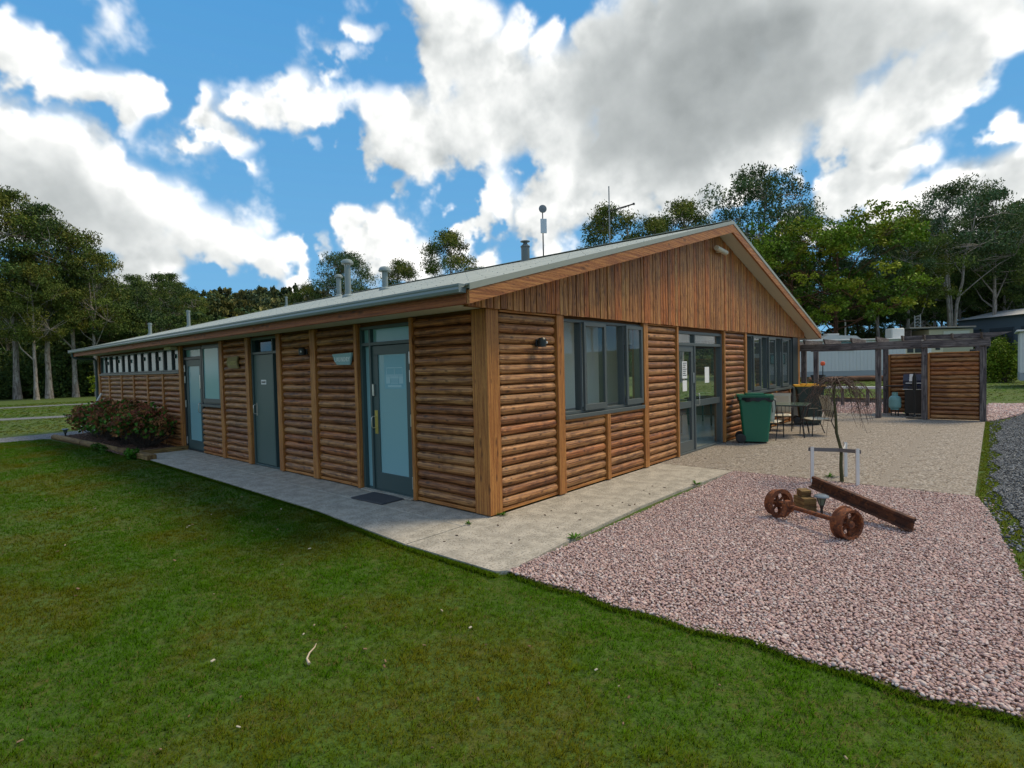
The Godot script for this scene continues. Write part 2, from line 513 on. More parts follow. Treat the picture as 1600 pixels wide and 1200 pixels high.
# ------------------------------------------------------------------ camera, sky, sun
# clouds of the day: azimuth, height (degrees), radius, share, grey
const CLOUDS := [
	7.8, 14.3, 3.7, 1.00, 0.57, 10.9, 14.1, 3.9, 1.00, 0.64, 14.3, 13.5, 3.7, 1.00, 0.49, 18.0, 12.6, 3.2, 1.00, 0.34,
	21.5, 11.2, 3.0, 1.00, 0.27, 25.0, 10.4, 2.6, 1.00, 0.27, 27.2, 10.0, 1.3, 0.80, 0.12, 15.5, 9.2, 2.5, 1.00, 0.27,
	19.9, 8.8, 1.9, 0.90, 0.27, 9.4, 16.9, 2.6, 1.00, 0.42, 6.4, 16.3, 3.3, 1.00, 0.57, 13.1, 17.0, 1.9, 0.80, 0.27,
	6.8, 24.3, 1.5, 0.90, 0.00, 8.6, 23.9, 1.8, 0.90, 0.00, 10.5, 23.0, 1.9, 0.90, 0.05, 12.5, 22.1, 1.7, 0.80, 0.05,
	14.7, 21.9, 2.1, 1.00, 0.05, 16.5, 22.0, 1.3, 0.90, 0.00, 7.2, 19.1, 2.0, 0.80, 0.10, 10.7, 19.2, 1.5, 0.50, 0.00,
	14.6, 20.0, 1.4, 0.50, 0.00, 11.5, 18.0, 1.8, 0.70, 0.12, 21.7, 23.7, 1.1, 0.47, 0.00, 21.9, 21.5, 1.6, 0.65, 0.00,
	23.7, 20.5, 1.3, 0.56, 0.00, 21.5, 19.2, 0.8, 0.52, 0.12, 24.7, 18.2, 1.0, 0.52, 0.12, 26.3, 24.1, 1.6, 0.56, 0.00,
	29.2, 25.0, 2.0, 0.69, 0.00, 31.8, 24.5, 1.5, 0.60, 0.00, 32.9, 28.1, 1.4, 0.56, 0.00, 34.2, 30.6, 1.4, 0.60, 0.00,
	35.6, 28.6, 1.4, 0.43, 0.00, 29.0, 21.1, 1.1, 0.52, 0.00, 35.5, 14.7, 2.3, 1.00, 0.00, 38.0, 14.0, 1.6, 0.90, 0.00,
	32.4, 14.6, 1.5, 0.90, 0.00, 35.9, 12.5, 1.1, 0.80, 0.00, 30.3, 11.8, 1.0, 0.60, 0.00, 36.9, 18.6, 0.8, 0.50, 0.00,
	36.4, 22.8, 3.4, 1.00, 0.00, 33.5, 21.5, 1.8, 0.77, 0.00, 42.3, 28.5, 4.1, 1.00, 0.05, 43.1, 32.3, 3.8, 1.00, 0.00,
	39.2, 22.3, 3.8, 1.00, 0.05, 46.0, 22.5, 5.0, 1.00, 0.20, 46.8, 27.0, 4.8, 1.00, 0.20, 53.3, 24.7, 5.1, 1.00, 0.25,
	52.8, 30.3, 1.5, 0.90, 0.10, 48.9, 30.9, 2.1, 0.90, 0.10, 54.5, 19.1, 4.2, 1.00, 0.05, 46.8, 16.1, 2.8, 1.00, 0.00,
	52.1, 15.3, 3.0, 1.00, 0.00, 44.2, 14.9, 1.6, 0.90, 0.00, 57.7, 29.5, 2.1, 0.90, 0.10, 57.9, 26.0, 3.9, 1.00, 0.50,
	62.3, 25.1, 7.1, 1.00, 0.80, 68.3, 25.3, 7.3, 1.00, 0.90, 74.0, 24.7, 6.4, 1.00, 0.85, 79.6, 25.8, 5.2, 1.00, 0.65,
	84.6, 25.5, 4.4, 1.00, 0.50, 88.3, 25.3, 3.5, 1.00, 0.40, 65.3, 20.4, 4.5, 1.00, 0.80, 70.0, 18.7, 3.3, 1.00, 0.40,
	60.0, 19.6, 3.2, 1.00, 0.30, 73.9, 18.9, 2.3, 1.00, 0.20, 61.5, 30.1, 3.8, 1.00, 0.60, 68.4, 30.5, 4.8, 1.00, 0.80,
	75.6, 29.4, 4.5, 1.00, 0.70, 65.2, 16.5, 2.6, 1.00, 0.00, 70.5, 15.9, 1.9, 1.00, 0.00, 75.2, 15.8, 1.3, 0.80, 0.00,
	60.9, 16.3, 2.4, 0.90, 0.00, 55.7, 16.7, 2.4, 0.90, 0.00, 80.8, 19.2, 2.6, 1.00, 0.20, 83.7, 19.9, 2.5, 1.00, 0.15,
	83.7, 16.3, 2.3, 1.00, 0.25, 81.4, 16.0, 2.2, 1.00, 0.25, 86.1, 16.3, 1.6, 0.90, 0.10, 86.7, 20.9, 2.3, 1.00, 0.10,
	89.5, 21.8, 2.4, 1.00, 0.05, 91.3, 22.7, 2.3, 1.00, 0.10, 79.1, 20.8, 1.2, 0.70, 0.00, 91.1, 15.9, 1.4, 1.00, 0.10,
	91.7, 13.8, 1.8, 1.00, 0.20, 90.2, 13.0, 2.1, 1.00, 0.20, 87.9, 13.0, 1.7, 1.00, 0.10, 85.5, 12.0, 1.9, 1.00, 0.05,
	83.0, 10.9, 1.6, 1.00, 0.00, 80.5, 11.1, 1.3, 0.90, 0.00, 87.9, 10.8, 2.2, 1.00, 0.00, 54.3, 12.0, 1.4, 1.00, 0.00,
	45.4, 11.5, 1.7, 0.90, 0.00, 39.8, 11.1, 2.2, 0.90, 0.00, 13.2, 7.7, 2.0, 0.80, 0.27, 28.0, 8.3, 1.4, 0.90, 0.12,
	16.4, 6.8, 1.8, 0.70, 0.12, 76.0, 12.7, 1.3, 0.80, 0.00,
]

func sstep(a: float, b: float, x: float) -> float:
	var q := clampf((x - a) / (b - a), 0.0, 1.0)
	return q * q * (3.0 - 2.0 * q)

var sky_cover := PackedFloat32Array()
var sky_grey := PackedFloat32Array()
const SKY_MAX := 1.1
const GW := 720
const GH := 180
var n_big := FastNoiseLite.new()
var n_fine := FastNoiseLite.new()
var n_soft := FastNoiseLite.new()

func sky_fields() -> void:
	sky_cover.resize(GW * GH)
	sky_grey.resize(GW * GH)
	n_big.seed = 5
	n_big.frequency = 1.7
	n_big.fractal_octaves = 3
	n_fine.seed = 9
	n_fine.frequency = 4.2
	n_fine.fractal_octaves = 7
	n_fine.fractal_gain = 0.56
	n_soft.seed = 12
	n_soft.frequency = 2.6
	n_soft.fractal_octaves = 4
	# the fields of cloud run on round the whole sky; those in view are placed one by one
	for j in GH:
		var el := deg_to_rad((j + 0.5) * 0.5)
		for i in GW:
			var azd := (i + 0.5) * 0.5
			var az := deg_to_rad(azd)
			var d := Vector3(sin(az) * cos(el), sin(el) * 1.25, -cos(az) * cos(el))
			var x := n_big.get_noise_3dv(d) * 1.3 + 0.42
			var away := absf(wrapf(azd - 49.0, -180.0, 180.0))
			var placed := (1.0 - sstep(44.0, 58.0, away)) * (1.0 - sstep(33.0, 46.0, (j + 0.5) * 0.5))
			var id := j * GW + i
			sky_cover[id] = lerpf(clampf(x, 0.0, 1.0), 0.0, placed)
			sky_grey[id] = lerpf(clampf(x - 0.35, 0.0, 0.7), 0.0, placed)
	for k in CLOUDS.size() / 5:
		var az: float = CLOUDS[k * 5]
		var el: float = CLOUDS[k * 5 + 1]
		var r: float = CLOUDS[k * 5 + 2]
		var w: float = CLOUDS[k * 5 + 3]
		var g: float = CLOUDS[k * 5 + 4]
		var ce := maxf(cos(deg_to_rad(el)), 0.2)
		for j in range(maxi(0, int((el - r * 1.5) * 2.0)), mini(GH, int((el + r * 1.5) * 2.0) + 1)):
			for i in range(int((az - r * 1.5 / ce) * 2.0), int((az + r * 1.5 / ce) * 2.0) + 1):
				var dx := ((i + 0.5) * 0.5 - az) * ce
				var dy := (j + 0.5) * 0.5 - el
				var q := sqrt(dx * dx + dy * dy) / r
				if q >= 1.5: continue
				var f := 1.0 - sstep(0.35, 1.45, q)
				var id := j * GW + posmod(i, GW)
				sky_cover[id] = maxf(sky_cover[id], f * w) * 0.6 + 0.4 * (1.0 - (1.0 - sky_cover[id]) * (1.0 - f * w))
				sky_grey[id] = maxf(sky_grey[id], f * g)

func field(f: PackedFloat32Array, azd: float, eld: float) -> float:
	var x := azd * 2.0 - 0.5
	var y := clampf(eld * 2.0 - 0.5, 0.0, GH - 1.001)
	var i := floori(x)
	var j := floori(y)
	var fx := x - i
	var fy := y - j
	var i0 := posmod(i, GW)
	var i1 := posmod(i + 1, GW)
	var a := lerpf(f[j * GW + i0], f[j * GW + i1], fx)
	var b := lerpf(f[(j + 1) * GW + i0], f[(j + 1) * GW + i1], fx)
	return lerpf(a, b, fy)

func cloud_depth(azd: float, eld: float, fine: float, soft: float) -> float:
	var cov := field(sky_cover, azd + fine * 4.5 + soft * 2.5, eld + fine * 3.0 - soft * 1.5)
	return cov * 1.15 + (fine * 1.25 + soft * 0.3) * (1.0 - 0.72 * sstep(0.45, 0.95, cov))

func dir_of(azd: float, eld: float) -> Vector3:
	var az := deg_to_rad(azd)
	var el := deg_to_rad(eld)
	return Vector3(sin(az) * cos(el), sin(el), -cos(az) * cos(el)) * 1.6

func sky_color(azd: float, eld: float) -> Vector3:
	var d := dir_of(azd, eld)
	var up := clampf(d.y / 1.6, 0.0, 1.0)
	var blue := Vector3(0.21, 0.45, 0.65).lerp(Vector3(0.020, 0.190, 0.48), pow(up, 0.5))
	var fine := n_fine.get_noise_3dv(d)
	var soft := n_soft.get_noise_3dv(d + Vector3(3.1, 0, 0))
	var x := cloud_depth(azd, eld, fine, soft)
	var dens := sstep(0.10, 1.0, x)
	if dens <= 0.0:
		return blue
	# the cloud's own depth towards the sun, which stands to the right
	var d2 := dir_of(azd + 2.2, eld + 1.4)
	var f2 := n_fine.get_noise_3dv(d2)
	var x2 := cloud_depth(azd + 2.2, eld + 1.4, f2, soft)
	var puff := n_fine.get_noise_3dv(d * 1.9 + Vector3(0, 7.7, 0))
	var g := field(sky_grey, azd + soft * 5.0 + fine * 0.6, eld + soft * 4.0 + fine * 0.6)
	var calm := 1.0 - 0.8 * minf(1.0, g * 1.3)
	var lit := 0.92 + clampf((x - x2) * 0.55, -0.28, 0.28) * calm + puff * 0.32 * calm + soft * 0.2 - 0.12 * sstep(0.6, 1.2, x)
	lit -= g * (0.44 + 0.04 * sstep(0.5, 1.1, x)) + soft * g * 0.12
	lit = clampf(lit, 0.2, 1.2)
	var cl := Vector3(0.90, 0.88, 0.85) * lit
	cl = cl.lerp(cl * Vector3(0.88, 1.0, 1.06), clampf(1.15 - lit, 0.0, 1.0))
	return blue.lerp(cl, dens)

func sky_image() -> Image:
	sky_fields()
	var W := 4096
	var cw := 1024
	var chh := 256
	var coarse := PackedByteArray()
	coarse.resize(cw * chh * 2 * 3)
	for j in chh * 2:
		var eld := 90.0 - (j + 0.5) * 180.0 / (chh * 2)
		for i in cw:
			var c := Vector3(0.09, 0.10, 0.06)
			if eld > -1.0: c = sky_color((i + 0.5) * 360.0 / cw, maxf(eld, 0.0)) / SKY_MAX
			var s := Color(c.x, c.y, c.z).linear_to_srgb()
			var k := (j * cw + i) * 3
			coarse[k] = int(clampf(s.r, 0, 1) * 255.0)
			coarse[k + 1] = int(clampf(s.g, 0, 1) * 255.0)
			coarse[k + 2] = int(clampf(s.b, 0, 1) * 255.0)
	var im := Image.create_from_data(cw, chh * 2, false, Image.FORMAT_RGB8, coarse)
	im.resize(W, W / 2, Image.INTERPOLATE_CUBIC)
	# the same sky once more, finely, over the quarter that the building stands against
	var x0 := -20
	var x1 := 1130
	var r0 := 600
	var r1 := 1026
	var fw := x1 - x0
	var fb := PackedByteArray()
	fb.resize(fw * (r1 - r0) * 3)
	var k := 0
	for j in range(r0, r1):
		var eld := maxf(90.0 - (j + 0.5) * 360.0 / W, 0.0)
		for i in range(x0, x1):
			var c := sky_color((i + 0.5) * 360.0 / W, eld) / SKY_MAX
			var s := Color(c.x, c.y, c.z).linear_to_srgb()
			fb[k] = int(clampf(s.r, 0, 1) * 255.0)
			fb[k + 1] = int(clampf(s.g, 0, 1) * 255.0)
			fb[k + 2] = int(clampf(s.b, 0, 1) * 255.0)
			k += 3
	var fi := Image.create_from_data(fw, r1 - r0, false, Image.FORMAT_RGB8, fb)
	im.blit_rect(fi, Rect2i(-x0, 0, x1, r1 - r0), Vector2i(0, r0))
	im.blit_rect(fi, Rect2i(0, 0, -x0, r1 - r0), Vector2i(W + x0, r0))
	return im

func make_camera_and_light() -> void:
	var cam := Camera3D.new()
	cam.name = "camera"
	cam.fov = 69.88
	cam.near = 0.05
	cam.far = 3000.0
	add_child(cam)
	cam.transform = Transform3D(Basis(Vector3(0.6589, -0.0234, 0.7518), Vector3(0.0379, 0.9993, -0.0022), Vector3(-0.7512, 0.0299, 0.6594)).orthonormalized(), Vector3(-4.5255, 1.70, 4.3444))
	cam.current = true
	var pano := PanoramaSkyMaterial.new()
	pano.panorama = ImageTexture.create_from_image(sky_image())
	pano.energy_multiplier = SKY_MAX
	var sky := Sky.new()
	sky.sky_material = pano
	var env := Environment.new()
	env.background_mode = Environment.BG_SKY
	env.sky = sky
	env.background_energy_multiplier = 1.0
	env.tonemap_mode = Environment.TONE_MAPPER_LINEAR
	env.tonemap_exposure = 1.32
	env.sdfgi_enabled = true
	env.ssao_enabled = true
	env.ssil_enabled = true
	var we := WorldEnvironment.new()
	we.name = "world"
	we.environment = env
	add_child(we)
	var sun := DirectionalLight3D.new()
	sun.name = "sun"
	sun.light_energy = 0.74
	sun.light_angular_distance = 18.0
	sun.light_color = Color(1.0, 0.91, 0.75)
	sun.shadow_enabled = true
	add_child(sun)
	var az := deg_to_rad(124.0)
	var el := deg_to_rad(56.0)
	var towards := -Vector3(sin(az) * cos(el), sin(el), -cos(az) * cos(el))
	sun.look_at_from_position(Vector3(0, 30, 0), Vector3(0, 30, 0) + towards, Vector3.UP)

# ------------------------------------------------------------------ the building
var log_cache := {}
var T_FRONT := Transform3D.IDENTITY
var T_LEFT := Transform3D(Basis(Vector3(0, 0, 1), Vector3(0, 1, 0), Vector3(-1, 0, 0)), Vector3.ZERO)
var T_RIGHT := Transform3D(Basis(Vector3(0, 0, -1), Vector3(0, 1, 0), Vector3(1, 0, 0)), Vector3(13.2, 0, 0))
var T_BACK := Transform3D(Basis(Vector3(-1, 0, 0), Vector3(0, 1, 0), Vector3(0, 0, -1)), Vector3(0, 0, -17.0))
const SLOPE := 0.2664
const RIDGE_X := 6.8
const EAVE_X := -0.645

# split log, round face outwards, with softly rounded ends
func log_mesh(length: float, variant: int) -> ArrayMesh:
	var key := "%.2f_%d" % [length, variant]
	if log_cache.has(key): return log_cache[key]
	var r := RandomNumberGenerator.new()
	r.seed = hash(key)
	var m := MB.new()
	var xs := [0.0, 0.012, 0.045, length * 0.3, length * 0.65, length - 0.045, length - 0.012, length]
	var sc := [0.62, 0.86, 1.0, 1.0, 1.0, 1.0, 0.86, 0.62]
	var K := 8
	var rings := []
	var norms := []
	for i in xs.size():
		var rad: float = 0.0605 * sc[i] * r.randf_range(0.994, 1.006)
		var oy := r.randf_range(-0.0015, 0.0015)
		var oz := r.randf_range(-0.002, 0.002)
		var ring := []
		var nr := []
		for k in K + 1:
			var a := deg_to_rad(-108.0 + 216.0 * k / K)
			var bump := r.randf_range(0.993, 1.007)
			ring.append(Vector3(xs[i], sin(a) * rad * bump + oy, cos(a) * rad * 0.95 * bump + oz))
			nr.append(Vector3((-0.5 if i < 2 else (0.5 if i > 5 else 0.0)), sin(a), cos(a)).normalized())
		rings.append(ring)
		norms.append(nr)
	var uo := r.randf() * 7.0
	var vo := r.randf() * 7.0
	for i in xs.size() - 1:
		for k in K:
			var v0 := vo + 0.25 * k / K
			var v1 := vo + 0.25 * (k + 1) / K
			var u0: float = uo + xs[i]
			var u1: float = uo + xs[i + 1]
			m.tri(rings[i][k], rings[i + 1][k], rings[i + 1][k + 1], norms[i][k], norms[i + 1][k], norms[i + 1][k + 1], Vector2(u0, v0), Vector2(u1, v0), Vector2(u1, v1))
			m.tri(rings[i][k], rings[i + 1][k + 1], rings[i][k + 1], norms[i][k], norms[i + 1][k + 1], norms[i][k + 1], Vector2(u0, v0), Vector2(u1, v1), Vector2(u0, v1))
	for e in [0, xs.size() - 1]:
		var nn := Vector3(-1 if e == 0 else 1, 0, 0)
		for k in range(1, K):
			m.tri(rings[e][0], rings[e][k], rings[e][k + 1], nn, nn, nn, Vector2(uo, vo), Vector2(uo, vo + 0.02 * k), Vector2(uo + 0.02, vo))
	log_cache[key] = m.mesh()
	return log_cache[key]

func bay(parent: Node, T: Transform3D, s0: float, s1: float, y0: float, y1: float, pitch := 0.1225, out := 0.0) -> void:
	var k := int(round((y1 - y0) / pitch))
	var p := (y1 - y0) / k
	for i in k:
		var mesh := log_mesh(s1 - s0, rng.randi() % 4)
		var o := part(parent, "log", mesh, mats["log_%d" % (rng.randi() % 7)])
		var tilt := R(-0.002, 0.002)
		o.transform = T * Transform3D(Basis(Vector3(0, 0, 1), tilt).scaled(Vector3(1, p / 0.1225 * R(0.985, 1.01), 1)), Vector3(s0, y0 + p * (i + 0.5), out + R(-0.004, 0.003)))

func post(parent: Node, T: Transform3D, s0: float, s1: float, y0: float, y1: float, o0: float, o1: float, m := "post_wood", called := "post") -> MeshInstance3D:
	var b := bx(Vector3(s1 - s0, y1 - y0, o1 - o0), 0.005, Vector2(rng.randf() * 5.0, rng.randf() * 5.0))
	return part(parent, called, b, mats[m], T * at3((s0 + s1) / 2, (y0 + y1) / 2, (o0 + o1) / 2))

func rect_frame(s0: float, s1: float, y0: float, y1: float, w: float, o0: float, o1: float, mids := [], rails := [], wb := -1.0) -> ArrayMesh:
	var m := MB.new()
	var oc := (o0 + o1) / 2
	var od := o1 - o0
	var b := w if wb < 0.0 else wb
	m.box(Vector3((s0 + s1) / 2, y1 - w / 2, oc), Vector3(s1 - s0, w, od), 0.003)
	m.box(Vector3((s0 + s1) / 2, y0 + b / 2, oc), Vector3(s1 - s0, b, od), 0.003)
	m.box(Vector3(s0 + w / 2, (y0 + b + y1 - w) / 2, oc), Vector3(w, y1 - w - y0 - b, od), 0.003)
	m.box(Vector3(s1 - w / 2, (y0 + b + y1 - w) / 2, oc), Vector3(w, y1 - w - y0 - b, od), 0.003)
	for x in mids:
		m.box(Vector3(x, (y0 + b + y1 - w) / 2, oc), Vector3(w * 0.9, y1 - w - y0 - b, od - 0.004), 0.003)
	for y in rails:
		m.box(Vector3((s0 + s1) / 2, y, oc), Vector3(s1 - s0 - w * 2, w, od - 0.008), 0.003)
	return m.mesh()

func sheet(s0: float, s1: float, y0: float, y1: float, th := 0.006) -> ArrayMesh:
	var m := MB.new()
	if th <= 0.0:
		m.flat(Vector3(s0, y0, 0), Vector3(s1, y0, 0), Vector3(s1, y1, 0), Vector3(s0, y1, 0), Vector3(0, 0, 1))
		return m.mesh()
	m.box(Vector3((s0 + s1) / 2, (y0 + y1) / 2, 0), Vector3(s1 - s0, y1 - y0, th), 0.0)
	return m.mesh()

# window: frame, then panes and projecting sashes given as [s0, s1, is_sash]
func window(parent: Node, T: Transform3D, s0: float, s1: float, y0: float, y1: float, lights: Array, glass := "glass", fm := "frame_grey", sill := true) -> Node3D:
	var mids := []
	for k in lights.size() - 1:
		mids.append((lights[k][1] + lights[k + 1][0]) / 2.0)
	var f := part(parent, "window", rect_frame(s0, s1, y0, y1, 0.04, -0.09, 0.02, mids), mats[fm], T)
	for l in lights:
		if l[2]:
			part(f, "sash", rect_frame(l[0], l[1], y0 + 0.03, y1 - 0.03, 0.055, 0.021, 0.062, [], [], 0.085), mats[fm])
			part(f, "pane", sheet(l[0] + 0.05, l[1] - 0.05, y0 + 0.11, y1 - 0.08, 0.0 if glass == "glass" else 0.006), mats[glass], at3(0, 0, 0.04))
		else:
			part(f, "pane", sheet(l[0] - 0.005, l[1] + 0.005, y0 + 0.035, y1 - 0.035, 0.0 if glass == "glass" else 0.006), mats[glass], at3(0, 0, -0.03))
	if sill:
		part(f, "sill", bx(Vector3(s1 - s0 + 0.01, 0.055, 0.12), 0.004), mats[fm], at3((s0 + s1) / 2, y0 - 0.0305, 0.02))
	return f

func walls_core(parent: Node, T: Transform3D, called: String, rects: Array, o0: float, o1: float, m := "dark_wall") -> void:
	var mb := MB.new()
	for r in rects:
		mb.box(Vector3((r[0] + r[1]) / 2.0, (r[2] + r[3]) / 2.0, (o0 + o1) / 2), Vector3(r[1] - r[0], r[3] - r[2], o1 - o0), 0.0)
	part(parent, called, mb.mesh(), mats[m], T)

func handle_mesh(h: float) -> ArrayMesh:
	var m := MB.new()
	m.tube([Vector3(0, -h / 2, 0), Vector3(0, -h / 2, 0.045), Vector3(0, -h / 2 + 0.02, 0.062), Vector3(0, h / 2 - 0.02, 0.062), Vector3(0, h / 2, 0.045), Vector3(0, h / 2, 0)], [0.008, 0.008, 0.008, 0.008, 0.008, 0.008], 8)
	return m.mesh()

func roof_y(x: float) -> float:
	return 2.535 + SLOPE * (minf(x, 2.0 * RIDGE_X - x) - EAVE_X)

func make_house() -> void:
	var H := thing("log_cabin", "long log-clad building with low gabled metal roof and vertical board gable", "building")
	# --- gable wall
	post(H, T_FRONT, -0.045, 0.165, 0.012, 2.375, -0.2, 0.045, "post_wood", "corner_post")
	walls_core(H, T_FRONT, "wall", [[0.0, 1.41, 0.0, 2.6], [1.41, 3.63, 0.0, 0.99], [1.41, 3.63, 2.33, 2.6], [3.63, 4.92, 0.0, 2.6], [4.92, 7.15, 2.31, 2.6], [7.15, 8.56, 0.0, 2.6], [8.56, 12.5, 0.0, 0.96], [8.56, 12.5, 2.33, 2.6], [12.5, 13.19, 0.0, 2.6]], -0.16, -0.02)
	bay(H, T_FRONT, 0.17, 1.25, 0.06, 2.345)
	bay(H, T_FRONT, 1.405, 2.45, 0.06, 0.95)
	bay(H, T_FRONT, 2.545, 3.61, 0.06, 0.95)
	bay(H, T_FRONT, 3.755, 4.85, 0.06, 2.345)
	bay(H, T_FRONT, 7.215, 8.45, 0.06, 2.345)
	bay(H, T_FRONT, 8.57, 9.56, 0.06, 0.90)
	bay(H, T_FRONT, 9.66, 10.77, 0.06, 0.90)
	bay(H, T_FRONT, 10.88, 12.05, 0.06, 0.90)
	for q in [[0.17, 1.25], [1.405, 2.45], [2.545, 3.61], [3.755, 4.85], [7.215, 8.45], [8.57, 9.56], [9.66, 10.77], [10.88, 12.05]]:
		post(H, T_FRONT, q[0], q[1], 0.018, 0.058, -0.02, 0.04, "post_wood", "base_plank")
	for q in [[1.405, 2.45], [2.545, 3.61]]:
		post(H, T_FRONT, q[0], q[1], 0.952, 0.986, -0.02, 0.045, "post_wood", "trim")
	for q in [[0.17, 1.25], [3.755, 4.85], [7.215, 8.45]]:
		post(H, T_FRONT, q[0], q[1], 2.348, 2.372, -0.02, 0.06, "post_wood", "trim")
	for q in [[1.252, 1.403, 0.012, 2.372], [3.612, 3.753, 0.012, 2.372], [4.852, 4.918, 0.012, 2.372], [7.152, 7.213, 0.012, 2.372], [8.452, 8.56, 0.012, 2.372], [2.452, 2.543, 0.012, 0.99], [9.562, 9.658, 0.012, 0.93], [10.772, 10.878, 0.012, 0.93], [12.052, 12.14, 0.012, 0.93]]:
		post(H, T_FRONT, q[0], q[1], q[2], q[3], -0.02, 0.075)
	post(H, T_FRONT, 12.5, 13.02, 0.01, 2.372, -0.01, 0.05, "dark_frame", "corner_panel")
	post(H, T_FRONT, 13.022, 13.22, 0.01, 2.372, -0.15, 0.055, "post_wood", "corner_post")
	window(H, T_FRONT, 1.41, 3.61, 1.045, 2.34, [[1.45, 1.86, false], [1.90, 2.48, true], [2.53, 3.04, false], [3.07, 3.60, true]])
	window(H, T_FRONT, 8.565, 12.05, 0.985, 2.34, [[8.60, 9.02, false], [9.06, 9.65, true], [9.69, 10.20, false], [10.24, 10.83, true], [10.87, 11.38, false], [11.42, 12.03, true]])
	window(H, T_FRONT, 12.06, 12.495, 0.985, 2.34, [[12.1, 12.455, false]])
	front_door(H)
	# --- long wall
	walls_core(H, T_LEFT, "wall", [[-1.31, -0.165, 0.0, 2.6], [-2.5, -1.31, 2.33, 2.6], [-4.96, -2.5, 0.0, 2.6], [-6.06, -4.96, 2.36, 2.6], [-7.41, -6.06, 0.0, 2.6], [-8.5, -7.41, 0.0, 1.0], [-8.5, -7.41, 2.34, 2.6], [-9.6, -8.5, 2.33, 2.6], [-9.75, -9.6, 0.0, 2.6], [-16.85, -9.75, 0.0, 1.74], [-16.85, -9.75, 2.34, 2.6], [-17.0, -16.85, 0.0, 2.6]], -0.16, -0.02)
	for q in [[-1.255, -0.205, 2.345], [-3.66, -2.585, 2.345], [-4.815, -3.825, 2.345], [-7.26, -6.2, 2.345], [-8.495, -7.415, 0.98]]:
		bay(H, T_LEFT, q[0], q[1], 0.06, q[2])
		post(H, T_LEFT, q[0], q[1], 0.018, 0.058, -0.02, 0.045, "post_wood", "base_plank")
	var hb := [-16.85, -15.77, -14.48, -13.32, -12.1, -10.92, -9.75]
	for i in 6:
		bay(H, T_LEFT, hb[i] + 0.055, hb[i + 1] - 0.055, 0.06, 1.70)
		post(H, T_LEFT, hb[i] + 0.055, hb[i + 1] - 0.055, 0.018, 0.058, -0.02, 0.045, "post_wood", "base_plank")
		post(H, T_LEFT, hb[i] + 0.055, hb[i + 1] - 0.055, 1.703, 1.738, -0.02, 0.045, "post_wood", "trim")
		post(H, T_LEFT, hb[i] - 0.05, hb[i] + 0.05, 0.012, 1.738, -0.02, 0.07)
		high_window(H, hb[i] + 0.005, hb[i + 1] - 0.005, i)
	for q in [[-1.31, -1.258, 2.372], [-2.58, -2.505, 2.372], [-3.82, -3.665, 2.372], [-4.955, -4.82, 2.372], [-6.2, -6.065, 2.372], [-7.408, -7.265, 2.372], [-9.75, -9.61, 2.372]]:
		post(H, T_LEFT, q[0], q[1], 0.012, q[2], -0.02, 0.075)
	post(H, T_LEFT, -17.0, -16.905, 0.012, 2.372, -0.02, 0.07)
	door_laundry(H)
	door_plain(H)
	door_far(H)
	window(H, T_LEFT, -8.45, -7.415, 1.08, 2.33, [[-8.36, -7.44, true]], "frosted_green", "frame_grey")
	# --- the far and right-hand walls, seen through the glass
	walls_core(H, T_BACK, "wall", [[-13.2, 0.0, 0.0, 2.6]], -0.16, 0.0)
	walls_core(H, T_RIGHT, "wall", [[0.3, 8.0, 0.0, 0.42], [0.3, 8.0, 2.2, 2.6], [8.0, 16.98, 0.0, 2.6], [2.1, 2.32, 0.42, 2.2], [4.2, 4.4, 0.42, 2.2], [6.2, 6.4, 0.42, 2.2]], -0.16, 0.0)
	for q in [[0.32, 2.1], [2.32, 4.2], [4.4, 6.2], [6.4, 8.0]]:
		window(H, T_RIGHT, q[0], q[1], 0.45, 2.2, [[q[0] + 0.05, q[1] - 0.05, false]], "glass", "frame_grey", false)
	# --- rooms
	walls_core(H, T_FRONT, "floor", [[0.16, 13.03, -0.02, 0.005]], -16.84, -0.16, "interior_floor")
	walls_core(H, T_FRONT, "ceiling", [[0.16, 13.03, 2.42, 2.5]], -16.84, -0.161, "interior_ceiling")
	walls_core(H, T_FRONT, "partition", [[0.165, 4.3, 0.01, 2.41]], -0.85, -0.76, "interior_wall")
	walls_core(H, T_LEFT, "partition", [[-8.4, -1.6, 0.01, 2.41]], -4.7, -4.61, "interior_wall")
	walls_core(H, T_FRONT, "partition", [[4.71, 13.03, 0.01, 2.41]], -8.5, -8.4, "interior_wall")
	walls_core(H, T_LEFT, "partition", [[-16.8, -3.41, 0.01, 2.41]], -2.1, -2.0, "interior_wall")
	walls_core(H, T_LEFT, "lining", [[-1.3, -0.17, 0.02, 2.4]], -0.18, -0.163, "interior_wall")
	gable(H)
	roof(H)

